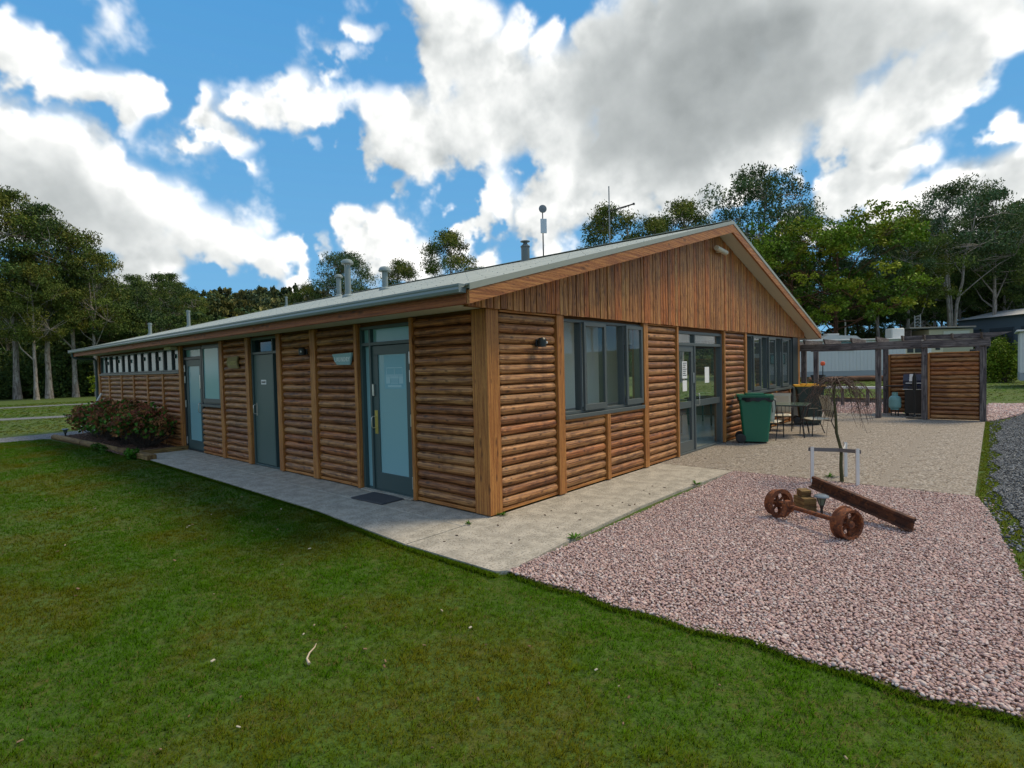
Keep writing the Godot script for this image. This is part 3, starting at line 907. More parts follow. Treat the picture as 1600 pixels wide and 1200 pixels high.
func front_door(H: Node) -> void:
	var f := part(H, "door_frame", rect_frame(4.922, 7.148, 0.004, 2.305, 0.055, -0.10, 0.02, [5.76], [2.06], 0.03), mats["frame_grey"])
	part(f, "transom_pane", sheet(4.97, 5.74, 2.09, 2.26), mats["glass"], at3(0, 0, -0.03))
	part(f, "transom_pane", sheet(5.79, 7.10, 2.09, 2.26), mats["glass"], at3(0, 0, -0.03))
	part(f, "pane", sheet(5.79, 7.10, 0.05, 2.03, 0.0), mats["glass"], at3(0, 0, -0.03))
	part(f, "safety_strip", sheet(5.79, 7.10, 0.86, 0.98, 0.03), mats["frame_grey"], at3(0, 0, -0.02))
	part(f, "pull_handle", handle_mesh(0.22), mats["steel"], at3(5.80, 1.0, 0.02))
	part(f, "notice", sheet(6.33, 6.55, 1.30, 1.62, 0.002), mats["paper"], at3(0, 0, -0.025))
	var d := part(H, "door", rect_frame(4.98, 5.73, 0.035, 2.03, 0.11, -0.05, 0.0, [], [], 0.2), mats["frame_grey"])
	part(d, "pane", sheet(5.08, 5.63, 0.22, 1.93, 0.0), mats["glass"], at3(0, 0, -0.03))
	part(d, "safety_strip", sheet(5.091, 5.619, 0.86, 0.98, 0.03), mats["frame_grey"], at3(0, 0, -0.02))
	part(d, "notice", sheet(5.27, 5.48, 1.42, 1.74, 0.002), mats["paper"], at3(0, 0, -0.025))
	part(d, "notice", sheet(5.28, 5.47, 1.18, 1.38, 0.002), mats["paper"], at3(0, 0, -0.025))
	for k in 7:
		part(d, "notice_text", sheet(5.295, 5.455 - 0.02 * (k % 3), 1.70 - 0.038 * k, 1.715 - 0.038 * k, 0.001), mats["dark_frame"], at3(0, 0, -0.0225))
	for y in [0.2, 1.05, 1.75, 1.93]:
		part(d, "hinge", bx(Vector3(0.025, 0.14, 0.02), 0.004), mats["steel"], at3(4.982, y, 0.02))
	part(d, "lock", bx(Vector3(0.035, 0.2, 0.02), 0.006), mats["steel"], at3(5.70, 1.42, 0.012))

func door_laundry(H: Node) -> void:
	var f := part(H, "door_frame", rect_frame(-2.5, -1.315, 0.004, 2.325, 0.045, -0.10, 0.02, [-2.265], [2.075], 0.03), mats["door_grey"], T_LEFT)
	part(f, "transom_pane", sheet(-2.455, -1.36, 2.1, 2.28), mats["frosted_green"], at3(0, 0, -0.04))
	part(f, "side_pane", sheet(-2.455, -2.29, 0.04, 2.05), mats["frosted"], at3(0, 0, -0.05))
	part(f, "threshold", bx(Vector3(1.15, 0.02, 0.10), 0.004), mats["concrete"], at3(-1.9, 0.014, 0.05))
	var d := part(H, "door", rect_frame(-2.24, -1.365, 0.035, 2.045, 0.125, -0.05, -0.005, [], [], 0.24), mats["door_grey"], T_LEFT)
	part(d, "pane", sheet(-2.13, -1.475, 0.26, 1.935), mats["frosted"], at3(0, 0, -0.025))
	for y in [0.22, 1.04, 1.62, 1.86]:
		part(d, "hinge", bx(Vector3(0.03, 0.16, 0.025), 0.004), mats["steel"], at3(-1.352, y, 0.03))
	part(d, "push_plate", bx(Vector3(0.07, 0.33, 0.006), 0.002), mats["brass"], at3(-2.175, 0.98, -0.001))
	part(d, "pull_handle", handle_mesh(0.16), mats["steel"], at3(-2.20, 0.98, 0.0))
	part(d, "lock", bx(Vector3(0.035, 0.17, 0.03), 0.006), mats["steel"], at3(-2.21, 1.43, 0.01))
	# pale print of a truck front on the glass
	var m := MB.new()
	var z := 0.0
	var cx := -1.76
	var y0 := 1.52
	m.box(Vector3(cx, y0 + 0.215, z), Vector3(0.36, 0.012, 0.002))
	for s in [-1, 1]:
		m.box(Vector3(cx + s * 0.174, y0 + 0.17, z), Vector3(0.012, 0.09, 0.002))
	m.box(Vector3(cx, y0 + 0.165, z), Vector3(0.014, 0.085, 0.002))
	m.box(Vector3(cx, y0 + 0.115, z), Vector3(0.38, 0.016, 0.002))
	for s in [-1, 1]:
		m.box(Vector3(cx + s * 0.145, y0 + 0.05, z), Vector3(0.09, 0.10, 0.002))
	m.box(Vector3(cx, y0 + 0.085, z), Vector3(0.19, 0.035, 0.002))
	for k in 4:
		m.box(Vector3(cx, y0 + 0.055 - k * 0.018, z), Vector3(0.17, 0.008, 0.002))
	m.box(Vector3(cx, y0 - 0.035, z), Vector3(0.3, 0.03, 0.002))
	part(d, "sticker", m.mesh(), plain("sticker_pale", lin(0.36, 0.60, 0.68), 0.5), at3(0, 0, -0.0205))
	var mm := MB.new()
	mm.box(Vector3(cx, y0 + 0.16, 0), Vector3(0.45, 0.46, 0.002))
	part(d, "film", mm.mesh(), plain("film_pale", lin(0.19, 0.45, 0.55), 0.4), at3(0, 0, -0.0225))

func door_plain(H: Node) -> void:
	var f := part(H, "door_frame", rect_frame(-6.06, -4.957, 0.004, 2.355, 0.045, -0.10, 0.02, [-5.22], [2.07], 0.03), mats["door_grey"], T_LEFT)
	part(f, "transom_pane", sheet(-6.015, -5.0, 2.1, 2.31), mats["glass_dark"], at3(0, 0, -0.05))
	part(f, "side_panel", sheet(-5.2, -5.0, 0.04, 2.04, 0.02), mats["door_grey"], at3(0, 0, -0.05))
	var d := part(H, "door", bx(Vector3(0.765, 2.0, 0.045), 0.004), plain("door_leaf", lin(0.072, 0.125, 0.118), 0.42), T_LEFT * at3(-5.63, 1.04, -0.03))
	part(d, "pull_handle", handle_mesh(0.17), mats["steel"], at3(-0.32, 0.0, 0.023))
	part(d, "back_plate", bx(Vector3(0.05, 0.24, 0.005), 0.002), mats["steel"], at3(-0.32, 0.0, 0.0255))
	part(d, "label_plate", bx(Vector3(0.2, 0.085, 0.005), 0.002), mats["paper"], at3(0.0, 0.5, 0.0255))
	for k in 6:
		part(d, "label_text", bx(Vector3(0.018, 0.032, 0.002), 0.0), mats["dark_frame"], at3(-0.065 + k * 0.026, 0.5, 0.029))

func door_far(H: Node) -> void:
	var f := part(H, "door_frame", rect_frame(-9.6, -8.502, 0.004, 2.325, 0.06, -0.10, 0.02, [], [2.07], 0.03), mats["dark_frame"], T_LEFT)
	part(f, "transom_pane", sheet(-9.54, -8.56, 2.11, 2.27), mats["frosted_green"], at3(0, 0, -0.04))
	var d := part(H, "door", rect_frame(-9.53, -8.57, 0.035, 2.035, 0.14, -0.05, -0.005, [], [], 0.2), mats["door_grey"], T_LEFT)
	part(d, "pane", sheet(-9.40, -8.70, 0.22, 1.91), mats["frosted"], at3(0, 0, -0.025))
	for y in [0.22, 1.05, 1.6, 1.85]:
		part(d, "hinge", bx(Vector3(0.035, 0.16, 0.025), 0.004), mats["steel"], at3(-9.52, y, 0.02))
	part(d, "pull_handle", handle_mesh(0.2), mats["steel"], at3(-8.64, 0.98, 0.0))
	part(d, "lock", bx(Vector3(0.04, 0.3, 0.02), 0.005), mats["steel"], at3(-8.64, 1.55, 0.008))

func high_window(H: Node, s0: float, s1: float, i: int) -> void:
	var f := part(H, "window", rect_frame(s0, s1, 1.80, 2.338, 0.035, -0.10, 0.03, [(s0 + s1) / 2], [], 0.03), mats["frame_grey"], T_LEFT)
	var mid := (s0 + s1) / 2
	part(f, "pane", sheet(s0 + 0.03, mid - 0.40, 1.825, 2.31), mats["dark_frame"], at3(0, 0, -0.03))
	part(f, "pane", sheet(mid - 0.40, mid - 0.015, 1.825, 2.31), mats["strip_glass"], at3(0, 0, -0.005))
	part(f, "pane", sheet(mid + 0.015, mid + 0.16, 1.825, 2.31), mats["dark_frame"], at3(0, 0, -0.03))
	part(f, "pane", sheet(mid + 0.16, s1 - 0.03, 1.825, 2.31), mats["strip_glass"], at3(0, 0, -0.005))
	part(f, "latch", bx(Vector3(0.05, 0.10, 0.03), 0.004), mats["dark_frame"], at3(mid + 0.2, 2.12 + 0.03 * (i % 2), 0.01))
	part(f, "sill", bx(Vector3(s1 - s0 + 0.006, 0.055, 0.13), 0.004), mats["frame_grey"], at3(mid, 1.7695, 0.012))

func gable(H: Node) -> void:
	var x := -0.36
	while x < 13.55:
		var w := R(0.085, 0.118)
		if x + w > 13.6: w = 13.6 - x
		var g := R(0.011, 0.018)
		var a := x
		var b := x + w - g
		var y0 := 2.374 + R(-0.004, 0.004)
		var ya := roof_y(a) - 0.195
		var yb := roof_y(b) - 0.195
		var poly := [Vector2(a, y0), Vector2(b, y0), Vector2(b, yb), Vector2(a, ya)]
		if a < RIDGE_X and b > RIDGE_X:
			poly = [Vector2(a, y0), Vector2(b, y0), Vector2(b, yb), Vector2(RIDGE_X, roof_y(RIDGE_X) - 0.195), Vector2(a, ya)]
		var m := MB.new()
		var pr := R(0.0, 0.012)
		m.prism(poly, 0.055, 0.085 + pr, Transform3D.IDENTITY, Vector2(rng.randf() * 9.0, rng.randf() * 9.0), true)
		var k := rng.randi() % 6
		if a > 1.0 and a < 1.3: k = 3
		part(H, "gable_board", m.mesh(), mats["board_%d" % k])
		x += w
	var bk := MB.new()
	bk.prism([Vector2(-0.34, 2.378), Vector2(13.58, 2.378), Vector2(13.58, roof_y(13.58) - 0.2), Vector2(RIDGE_X, roof_y(RIDGE_X) - 0.2), Vector2(-0.34, roof_y(-0.34) - 0.2)], -0.02, 0.054)
	part(H, "gable_backing", bk.mesh(), mats["dark_wall"])
	var bk2 := MB.new()
	bk2.prism([Vector2(0.1, 2.601), Vector2(13.1, 2.601), Vector2(13.1, roof_y(13.1) - 0.2), Vector2(RIDGE_X, roof_y(RIDGE_X) - 0.2), Vector2(0.1, roof_y(0.1) - 0.2)], -17.0, -16.9)
	part(H, "gable_backing", bk2.mesh(), mats["dark_wall"])

func roof(H: Node) -> void:
	var z0 := 0.40
	var z1 := -17.4
	var lead: MeshInstance3D = null
	for side in [0, 1]:
		var m := MB.new()
		var waves := 234
		var steps := waves * 6
		var xe := EAVE_X - 0.05 if side == 0 else 2.0 * RIDGE_X - EAVE_X + 0.05
		var up := Vector3(-SLOPE if side == 0 else SLOPE, 1, 0).normalized()
		var prev := []
		for i in steps + 1:
			var q := float(i) / steps
			var z := lerpf(z0 - 0.002, z1, q)
			var ph := q * waves * TAU
			var h := 0.009 * cos(ph)
			var dz := -0.009 * sin(ph) * waves * TAU / (z1 - z0)
			var nn := (up + Vector3(0, 0, -dz)).normalized()
			var a := Vector3(xe, 2.535 + SLOPE * -0.05 + h, z)
			var b := Vector3(RIDGE_X, roof_y(RIDGE_X) + h, z)
			if i > 0:
				m.tri(prev[0], prev[1], b, prev[2], prev[2], nn, Vector2(0, 0), Vector2(1, 0), Vector2(1, 1))
				m.tri(prev[0], b, a, prev[2], nn, nn, Vector2(0, 0), Vector2(1, 1), Vector2(0, 1))
			prev = [a, b, nn]
		var r := part(H, "roof", m.mesh(), mats["roof_metal"])
		if side == 0: lead = r
		# rows of roofing screws
		var sc := MB.new()
		for row in 9:
			var x: float = lerpf(EAVE_X + 0.15, RIDGE_X - 0.25, row / 8.0)
			if side == 1: x = 2.0 * RIDGE_X - x
			for i in 58:
				var z := 0.25 - i * 0.3045
				sc.box(Vector3(x, roof_y(x) + 0.010, z), Vector3(0.011, 0.008, 0.011), 0.0, Basis(Vector3(0, 0, 1), atan(SLOPE) * (1 if side == 0 else -1)))
		var so := part(r, "screws", sc.mesh(), mats["gutter_metal"])
		so.set_meta("kind", "stuff")
		# underside lining
		var ln := MB.new()
		var xo := EAVE_X + 0.03 if side == 0 else 2.0 * RIDGE_X - EAVE_X - 0.03
		ln.prism([Vector2(xo, roof_y(xo) - 0.04), Vector2(RIDGE_X, roof_y(RIDGE_X) - 0.04), Vector2(RIDGE_X, roof_y(RIDGE_X) - 0.02), Vector2(xo, roof_y(xo) - 0.02)], z1 + 0.05, 0.355)
		part(H, "roof_lining", ln.mesh(), mats["dark_wall"])
		var sf := MB.new()
		sf.prism([Vector2(xo, roof_y(xo) - 0.185), Vector2(RIDGE_X, roof_y(RIDGE_X) - 0.185), Vector2(RIDGE_X, roof_y(RIDGE_X) - 0.178), Vector2(xo, roof_y(xo) - 0.178)], 0.02, 0.358)
		part(H, "soffit", sf.mesh(), mats["soffit"])
		# eave soffit, fascia
		var sx := -1.0 if side == 0 else 1.0
		var fx := EAVE_X + 0.02 if side == 0 else 2.0 * RIDGE_X - EAVE_X - 0.02
		var wx := -0.03 if side == 0 else 13.23
		part(H, "soffit", bx(Vector3(absf(wx - fx) - 0.02, 0.012, 17.0), 0.0), mats["soffit"], at3((wx + fx) / 2, 2.386, -8.5))
		part(H, "fascia", bx(Vector3(0.035, 0.16, 17.7), 0.004), mats["fascia_wood"], at3(fx, 2.432, -8.5))
		# barge boards at both ends, with their metal capping
		for e in [0.38, -17.38]:
			var bg := MB.new()
			var x0 := EAVE_X if side == 0 else 2.0 * RIDGE_X - EAVE_X
			bg.prism([Vector2(x0, roof_y(x0) - 0.185), Vector2(RIDGE_X, roof_y(RIDGE_X) - 0.21), Vector2(RIDGE_X, roof_y(RIDGE_X) - 0.03), Vector2(x0, roof_y(x0) - 0.03)], e - 0.02, e + 0.02, Transform3D.IDENTITY, Vector2(side * 3.3, 0.2), false)
			part(H, "barge_board", bg.mesh(), mats["barge_wood"])
			var cp := MB.new()
			var e2: float = e + (0.012 if e > 0 else -0.012)
			cp.prism([Vector2(x0, roof_y(x0) - 0.045), Vector2(RIDGE_X, roof_y(RIDGE_X) - 0.045), Vector2(RIDGE_X, roof_y(RIDGE_X) + 0.022), Vector2(x0, roof_y(x0) + 0.022)], e2 - 0.05 if e > 0 else e2 - 0.016, e2 + 0.016 if e > 0 else e2 + 0.05)
			part(H, "barge_capping", cp.mesh(), mats["flashing"])
		# gutter: quad profile swept along the eave
		var gp := [Vector2(0.0, 0.0), Vector2(-0.085, 0.0), Vector2(-0.098, 0.03), Vector2(-0.092, 0.055), Vector2(-0.098, 0.07), Vector2(-0.098, 0.088), Vector2(-0.086, 0.088), Vector2(-0.086, 0.02), Vector2(0.0, 0.02)]
		var gm := MB.new()
		for i in gp.size():
			var a: Vector2 = gp[i]
			var b: Vector2 = gp[(i + 1) % gp.size()]
			var xa := fx + sx * -a.x + sx * 0.018
			var xb := fx + sx * -b.x + sx * 0.018
			var d := Vector2(xb - xa, b.y - a.y)
			var nn := Vector3(d.y, -d.x, 0).normalized() * (-sx)
			gm.flat(Vector3(xa, 2.462 + a.y, 0.345), Vector3(xb, 2.462 + b.y, 0.345), Vector3(xb, 2.462 + b.y, -17.36), Vector3(xa, 2.462 + a.y, -17.36), -nn)
		gm.box(Vector3(fx + sx * 0.067, 2.506, 0.3465), Vector3(0.098, 0.088, 0.003), 0.0)
		gm.box(Vector3(fx + sx * 0.067, 2.506, -17.3615), Vector3(0.098, 0.088, 0.003), 0.0)
		part(H, "gutter", gm.mesh(), mats["gutter_metal"])
	part(H, "ridge_capping", bx(Vector3(0.24, 0.012, 17.8), 0.004), mats["flashing"], at3(RIDGE_X, roof_y(RIDGE_X) + 0.014, -8.5))
	# downpipe at the far end
	var dp := MB.new()
	dp.tube([Vector3(-0.66, 2.47, -17.2), Vector3(-0.66, 2.36, -17.2), Vector3(-0.60, 2.31, -17.2), Vector3(-0.14, 2.28, -17.14), Vector3(-0.09, 2.22, -17.12), Vector3(-0.09, 0.02, -17.12)], [0.04, 0.04, 0.04, 0.04, 0.04, 0.04], 10)
	part(H, "downpipe", dp.mesh(), mats["door_grey"])
	# flues and vents through the roof
	for q in [[3.44, -8.2, 0.95, 0.078, true], [6.55, -13.7, 0.85, 0.085, false], [3.76, -7.05, 0.62, 0.072, false]]:
		var y := roof_y(q[0]) - 0.05
		var v := MB.new()
		v.lathe([Vector2(0.16, 0.02), Vector2(0.15, 0.07), Vector2(q[3] + 0.02, 0.10), Vector2(q[3], 0.12), Vector2(q[3], q[2] - 0.1), Vector2(q[3] * 0.6, q[2] - 0.1)], 18)
		var vp := part(lead, "vent_pipe", v.mesh(), mats["gutter_metal"], at3(q[0], y, q[1]))
		var cp := MB.new()
		cp.lathe([Vector2(0.0, q[2] - 0.1), Vector2(0.15, q[2] - 0.12), Vector2(0.155, q[2] - 0.10), Vector2(0.14, q[2] - 0.05), Vector2(0.10, q[2] - 0.01), Vector2(0.0, q[2] + 0.015)], 18)
		part(vp, "cowl", cp.mesh(), mats["gutter_metal"], at3(0, 0.06 if q[4] else 0.0, 0))
		if q[4]:
			var st := MB.new()
			for k in 8:
				var a := TAU * k / 8
				st.box(Vector3(cos(a) * 0.07, q[2] - 0.08, sin(a) * 0.07), Vector3(0.012, 0.1, 0.012), 0.0)
			part(vp, "cowl_strut", st.mesh(), mats["steel"])
	for q in [[1.3, -16.6, 0.42, 0.05], [2.55, -16.85, 0.60, 0.055], [6.2, -17.0, 0.42, 0.04]]:
		var v := MB.new()
		v.lathe([Vector2(0.10, 0.0), Vector2(0.09, 0.05), Vector2(q[3], 0.07), Vector2(q[3], q[2] - 0.06), Vector2(q[3] + 0.012, q[2] - 0.06), Vector2(q[3] + 0.012, q[2]), Vector2(0, q[2] + 0.01)], 12)
		part(lead, "vent_pipe", v.mesh(), mats["gutter_metal"], at3(q[0], roof_y(q[0]) - 0.03, q[1]))
	var fl := MB.new()
	fl.lathe([Vector2(0.11, -0.1), Vector2(0.11, 0.36), Vector2(0.125, 0.36), Vector2(0.125, 0.385), Vector2(0.06, 0.44), Vector2(0.05, 0.47), Vector2(0.125, 0.50), Vector2(0.125, 0.515), Vector2(0.04, 0.535), Vector2(0, 0.54)], 20)
	part(lead, "flue", fl.mesh(), plain("flue_metal", lin(0.12, 0.15, 0.16), 0.4), at3(6.6, roof_y(6.6), -4.85))

# ------------------------------------------------------------------ things fixed to the building
func fixtures() -> void:
	var y := 4.5
	var t := thing("wireless_mast", "slim roof mast with round dish and white flat panel", "mast", Vector3(6.85, 4.5, -4.45))
	var m := MB.new()
	m.tube([Vector3(0, 0, 0), Vector3(0, 1.30, 0)], [0.018, 0.014], 8)
	m.tube([Vector3(0.02, 0.42, 0), Vector3(0.22, -0.05, -0.2)], [0.004, 0.004], 5)
	part(t, "pole", m.mesh(), mats["dark_frame"])
	var look := Basis(Vector3.UP, deg_to_rad(-42.0))
	var ds := MB.new()
	ds.lathe([Vector2(0, -0.05), Vector2(0.06, -0.045), Vector2(0.10, -0.01), Vector2(0.105, 0.01), Vector2(0.09, 0.035), Vector2(0, 0.045)], 20, Transform3D(look * Basis(Vector3.RIGHT, PI / 2), Vector3(-0.03, 1.27, 0.03)))
	part(t, "dish", ds.mesh(), plain("dish_grey", lin(0.16, 0.19, 0.22), 0.5))
	var pn := MB.new()
	pn.box(Vector3(-0.03, 0.83, 0.05), Vector3(0.16, 0.37, 0.035), 0.006, look)
	part(t, "panel", pn.mesh(), plain("panel_white", lin(0.50, 0.58, 0.66), 0.5))
	t = thing("television_antenna", "tall thin television antenna with slanting boom near the ridge", "antenna", Vector3(6.9, 4.5, -2.5))
	m = MB.new()
	m.tube([Vector3(0, 0, 0), Vector3(0, 1.42, 0)], [0.016, 0.014], 8)
	part(t, "pole", m.mesh(), plain("galvanised", lin(0.25, 0.27, 0.28), 0.4, 0.5))
	m = MB.new()
	var d := Vector3(0.42, 0.16, 0.28)
	m.tube([Vector3(0, 0.84, 0) - d * 0.1, Vector3(0, 0.84, 0) + d * 1.25], [0.017, 0.017], 6)
	m.tube([Vector3(0, 0.80, 0), Vector3(0, 0.83, 0) + d * 1.25], [0.006, 0.006], 6)
	for k in 9:
		var c := Vector3(0, 0.84, 0) + d * (0.1 + 0.13 * k)
		var s := Vector3(-0.28, 0, 0.42) * (0.18 - 0.008 * k)
		m.tube([c - s, c + s], [0.004, 0.004], 5)
	m.box(Vector3(0, 0.84, 0) + d * 1.27, Vector3(0.05, 0.05, 0.05), 0.01)
	part(t, "boom", m.mesh(), mats["black_metal"])
	# lamps on the walls
	for q in [[T_FRONT * Vector3(0.86, 2.0, 0.06), 0.0, "small dark wall lamp on logs left of the gable window"], [T_LEFT * Vector3(-3.95, 2.03, 0.06), -PI / 2, "small dark wall lamp on logs between door and laundry sign"]]:
		t = thing("wall_lamp", q[2], "lamp", q[0], q[1], "wall lamps on the logs")
		m = MB.new()
		m.lathe([Vector2(0, -0.055), Vector2(0.05, -0.05), Vector2(0.055, 0.04), Vector2(0.04, 0.06), Vector2(0, 0.065)], 16, at3(0, 0, 0.07))
		part(t, "shade", m.mesh(), mats["dark_frame"])
		part(t, "bracket", bx(Vector3(0.07, 0.09, 0.03), 0.004), mats["dark_frame"], at3(0, 0, 0.0))
		part(t, "sensor", bx(Vector3(0.025, 0.03, 0.02), 0.006), mats["white_paint"], at3(0.04, 0.0, 0.112))
	# tube floodlight under the gable peak
	t = thing("gable_floodlight", "cream tube light fixed under the gable peak", "light", Vector3(6.75, 3.97, 0.10))
	m = MB.new()
	m.tube([Vector3(-0.26, 0.02, 0.08), Vector3(0.26, -0.01, 0.08)], [0.05, 0.05], 12)
	part(t, "tube", m.mesh(), mats["cream"])
	part(t, "bracket", bx(Vector3(0.12, 0.06, 0.06), 0.004), mats["cream"], at3(0, 0, 0.02))
	# cream box light under the eave by the far door
	t = thing("eave_light", "cream box light under the eave beside the farthest door", "light", Vector3(-0.14, 2.33, -10.0))
	part(t, "body", bx(Vector3(0.16, 0.075, 0.42), 0.015), mats["cream"])
	part(t, "bracket", bx(Vector3(0.08, 0.04, 0.12), 0.004), mats["cream"], at3(0.06, 0.03, 0))
	# signs
	t = thing("laundry_sign", "pale tapered wooden sign reading LAUNDRY on the logs", "sign", T_LEFT * Vector3(-2.86, 1.885, 0.065))
	t.transform = T_LEFT * at3(-2.86, 1.885, 0.068)
	m = MB.new()
	m.prism([Vector2(-0.26, 0.075), Vector2(0.26, 0.085), Vector2(0.20, -0.09), Vector2(-0.14, -0.085), Vector2(-0.21, -0.02)], 0.0, 0.025)
	part(t, "board", m.mesh(), plain("sign_pale", lin(0.25, 0.42, 0.44), 0.7))
	letters(t, "LAUNDRY", 0.098, Vector3(0.005, -0.008, 0.026), plain("sign_letter", lin(0.66, 0.76, 0.76), 0.7))
	t = thing("arrow_sign", "small carved wooden arrow sign pointing left on the logs", "sign", Vector3.ZERO)
	t.transform = T_LEFT * at3(-6.72, 1.92, 0.068)
	m = MB.new()
	m.prism([Vector2(-0.28, 0.0), Vector2(-0.2, 0.10), Vector2(0.25, 0.12), Vector2(0.2, 0.01), Vector2(0.26, -0.11), Vector2(-0.18, -0.10)], 0.0, 0.03)
	part(t, "board", m.mesh(), plain("sign_wood", lin(0.23, 0.19, 0.07), 0.7))
	letters(t, "LADIES", 0.11, Vector3(0.0, -0.01, 0.031), plain("sign_gold", lin(0.40, 0.34, 0.11), 0.6))
	# white pipe leaning at the far end
	t = thing("leaning_pipe", "white plastic pipe leaning on the logs by the far downpipe", "pipe", Vector3(-0.35, 0, -16.75))
	m = MB.new()
	m.tube([Vector3(-0.3, 0.0, -0.15), Vector3(0.245, 1.2, 0.25)], [0.03, 0.03], 10)
	part(t, "tube", m.mesh(), mats["white_paint"])
	# door mat
	t = thing("door_mat", "worn dark grey rubber mat before the laundry door", "mat", Vector3(-0.26, 0.004, -1.80), 0.05)
	part(t, "base", bx(Vector3(0.42, 0.014, 0.66), 0.005), plain("mat_rubber", lin(0.055, 0.06, 0.07), 0.85), at3(0, 0.007, 0))
	m = MB.new()
	for i in 22:
		for k in 13:
			m.box(Vector3(-0.19 + k * 0.0316, 0.016, -0.305 + i * 0.029), Vector3(0.016, 0.006, 0.015), 0.0)
	part(t, "ribs", m.mesh(), plain("mat_rib", lin(0.085, 0.09, 0.10), 0.8))
	# furniture of the dining room and kitchen, seen through the glass
	for q in [[7.2, -2.2, "dining table indoors nearest the glass doors"], [9.6, -3.6, "dining table indoors farthest from the gable wall"], [10.6, -1.7, "dining table indoors behind the right gable windows"]]:
		t = thing("dining_table", q[2], "table", Vector3(q[0], 0.006, q[1]), 0.0, "tables in the dining room")
		part(t, "tabletop", bx(Vector3(1.2, 0.03, 0.8), 0.005), mats["sleeper_wood"], at3(0, 0.73, 0))
		for s in [[-0.5, -0.32], [0.5, -0.32], [-0.5, 0.32], [0.5, 0.32]]:
			part(t, "leg", bx(Vector3(0.04, 0.71, 0.04), 0.004), mats["black_metal"], at3(s[0], 0.357, s[1]))
	for q in [[6.5, -2.9, 0.2, "dark dining chair indoors at the left of the nearest table"], [8.1, -1.6, 2.9, "dark dining chair indoors in front of the nearest table"], [8.9, -2.8, 0.3, "dark dining chair indoors before the farthest table"], [10.0, -2.6, 3.3, "dark dining chair indoors behind the right gable windows"]]:
		t = thing("dining_chair", q[3], "chair", Vector3(q[0], 0.006, q[1]), q[2], "chairs in the dining room")
		part(t, "seat", bx(Vector3(0.42, 0.03, 0.42), 0.008), mats["black_plastic"], at3(0, 0.45, 0))
		part(t, "backrest", bx(Vector3(0.42, 0.34, 0.025), 0.008), mats["black_plastic"], at3(0, 0.72, 0.2))
		for s in [[-0.18, -0.18], [0.18, -0.18], [-0.18, 0.19], [0.18, 0.19]]:
			part(t, "leg", bx(Vector3(0.022, 0.435, 0.022), 0.003), mats["black_metal"], at3(s[0], 0.2175, s[1]))
	t = thing("kitchen_bench", "dark kitchen bench inside behind the gable window", "bench", Vector3(2.2, 0.006, -0.6))
	part(t, "cabinet", bx(Vector3(3.9, 0.98, 0.28), 0.005), mats["bin_dark"], at3(0, 0.49, 0))
	part(t, "worktop", bx(Vector3(3.92, 0.04, 0.3), 0.006), mats["black_plastic"], at3(0, 1.0, 0))
	for q in [[1.5, 1.5, "left white notice sheet on the kitchen wall indoors"], [1.95, 1.42, "right white notice sheet on the kitchen wall indoors"]]:
		t = thing("wall_notice", q[2], "notice", Vector3(q[0], q[1], -0.754), 0.0, "notices on the kitchen wall")
		part(t, "sheet", sheet(-0.15, 0.15, -0.2, 0.2, 0.004), mats["paper"])

func letters(parent: Node, text: String, h: float, at: Vector3, m: Material) -> void:
	var tm := TextMesh.new()
	tm.text = text
	var sf := SystemFont.new()
	sf.font_names = PackedStringArray(["Droid Sans"])
	sf.font_weight = 700
	tm.font = sf
	tm.font_size = 64
	tm.pixel_size = h / 50.0 * 0.72
	tm.depth = 0.006
	var o := part(parent, "lettering", tm, m)
	o.position = at

# ------------------------------------------------------------------ ground
func poly_sheet(pts: Array, y: float) -> ArrayMesh:
	var p2 := PackedVector2Array()
	for q in pts: p2.append(q)
	var idx := Geometry2D.triangulate_polygon(p2)
	var m := MB.new()
	for i in idx.size() / 3:
		var a := p2[idx[i * 3]]
		var b := p2[idx[i * 3 + 1]]
		var c := p2[idx[i * 3 + 2]]
		m.tri(Vector3(a.x, y, a.y), Vector3(b.x, y, b.y), Vector3(c.x, y, c.y), Vector3.UP, Vector3.UP, Vector3.UP, a, b, c)
	return m.mesh()

func slab(x0: float, x1: float, z0: float, z1: float, top := 0.0) -> ArrayMesh:
	var m := MB.new()
	m.box(Vector3((x0 + x1) / 2, top - 0.06, (z0 + z1) / 2), Vector3(x1 - x0, 0.12, z1 - z0), 0.008)
	return m.mesh()

var PINK_BED := PackedVector2Array([Vector2(-1.14, 1.275), Vector2(-1.17, 1.7), Vector2(-1.13, 2.0), Vector2(-1.18, 2.3), Vector2(-1.12, 2.6), Vector2(-1.15, 2.9), Vector2(-1.06, 3.2), Vector2(-1.12, 3.5), Vector2(-1.09, 3.8), Vector2(-1.14, 4.08), Vector2(-1.06, 4.32), Vector2(-1.02, 4.75), Vector2(-0.2, 4.82), Vector2(0.6, 4.64), Vector2(0.95, 4.53), Vector2(1.7, 4.47), Vector2(2.3, 4.40), Vector2(2.82, 4.38), Vector2(3.5, 4.30), Vector2(4.195, 4.19), Vector2(4.195, 1.275)])
var GREY_ROAD := PackedVector2Array([Vector2(2.0, 4.75), Vector2(2.56, 4.57), Vector2(3.2, 4.55), Vector2(3.8, 4.43), Vector2(4.4, 4.44), Vector2(4.8, 4.33), Vector2(5.3, 4.42), Vector2(5.9, 4.30), Vector2(6.6, 4.44), Vector2(7.4, 4.32), Vector2(8.2, 4.46), Vector2(8.9, 4.29), Vector2(10.0, 4.42), Vector2(11.5, 4.36), Vector2(12.8, 4.50), Vector2(14.2, 4.45), Vector2(15.8, 4.72), Vector2(17.7, 5.03), Vector2(20.0, 5.6), Vector2(22.0, 7.5), Vector2(20.0, 9.0), Vector2(2.0, 9.0)])

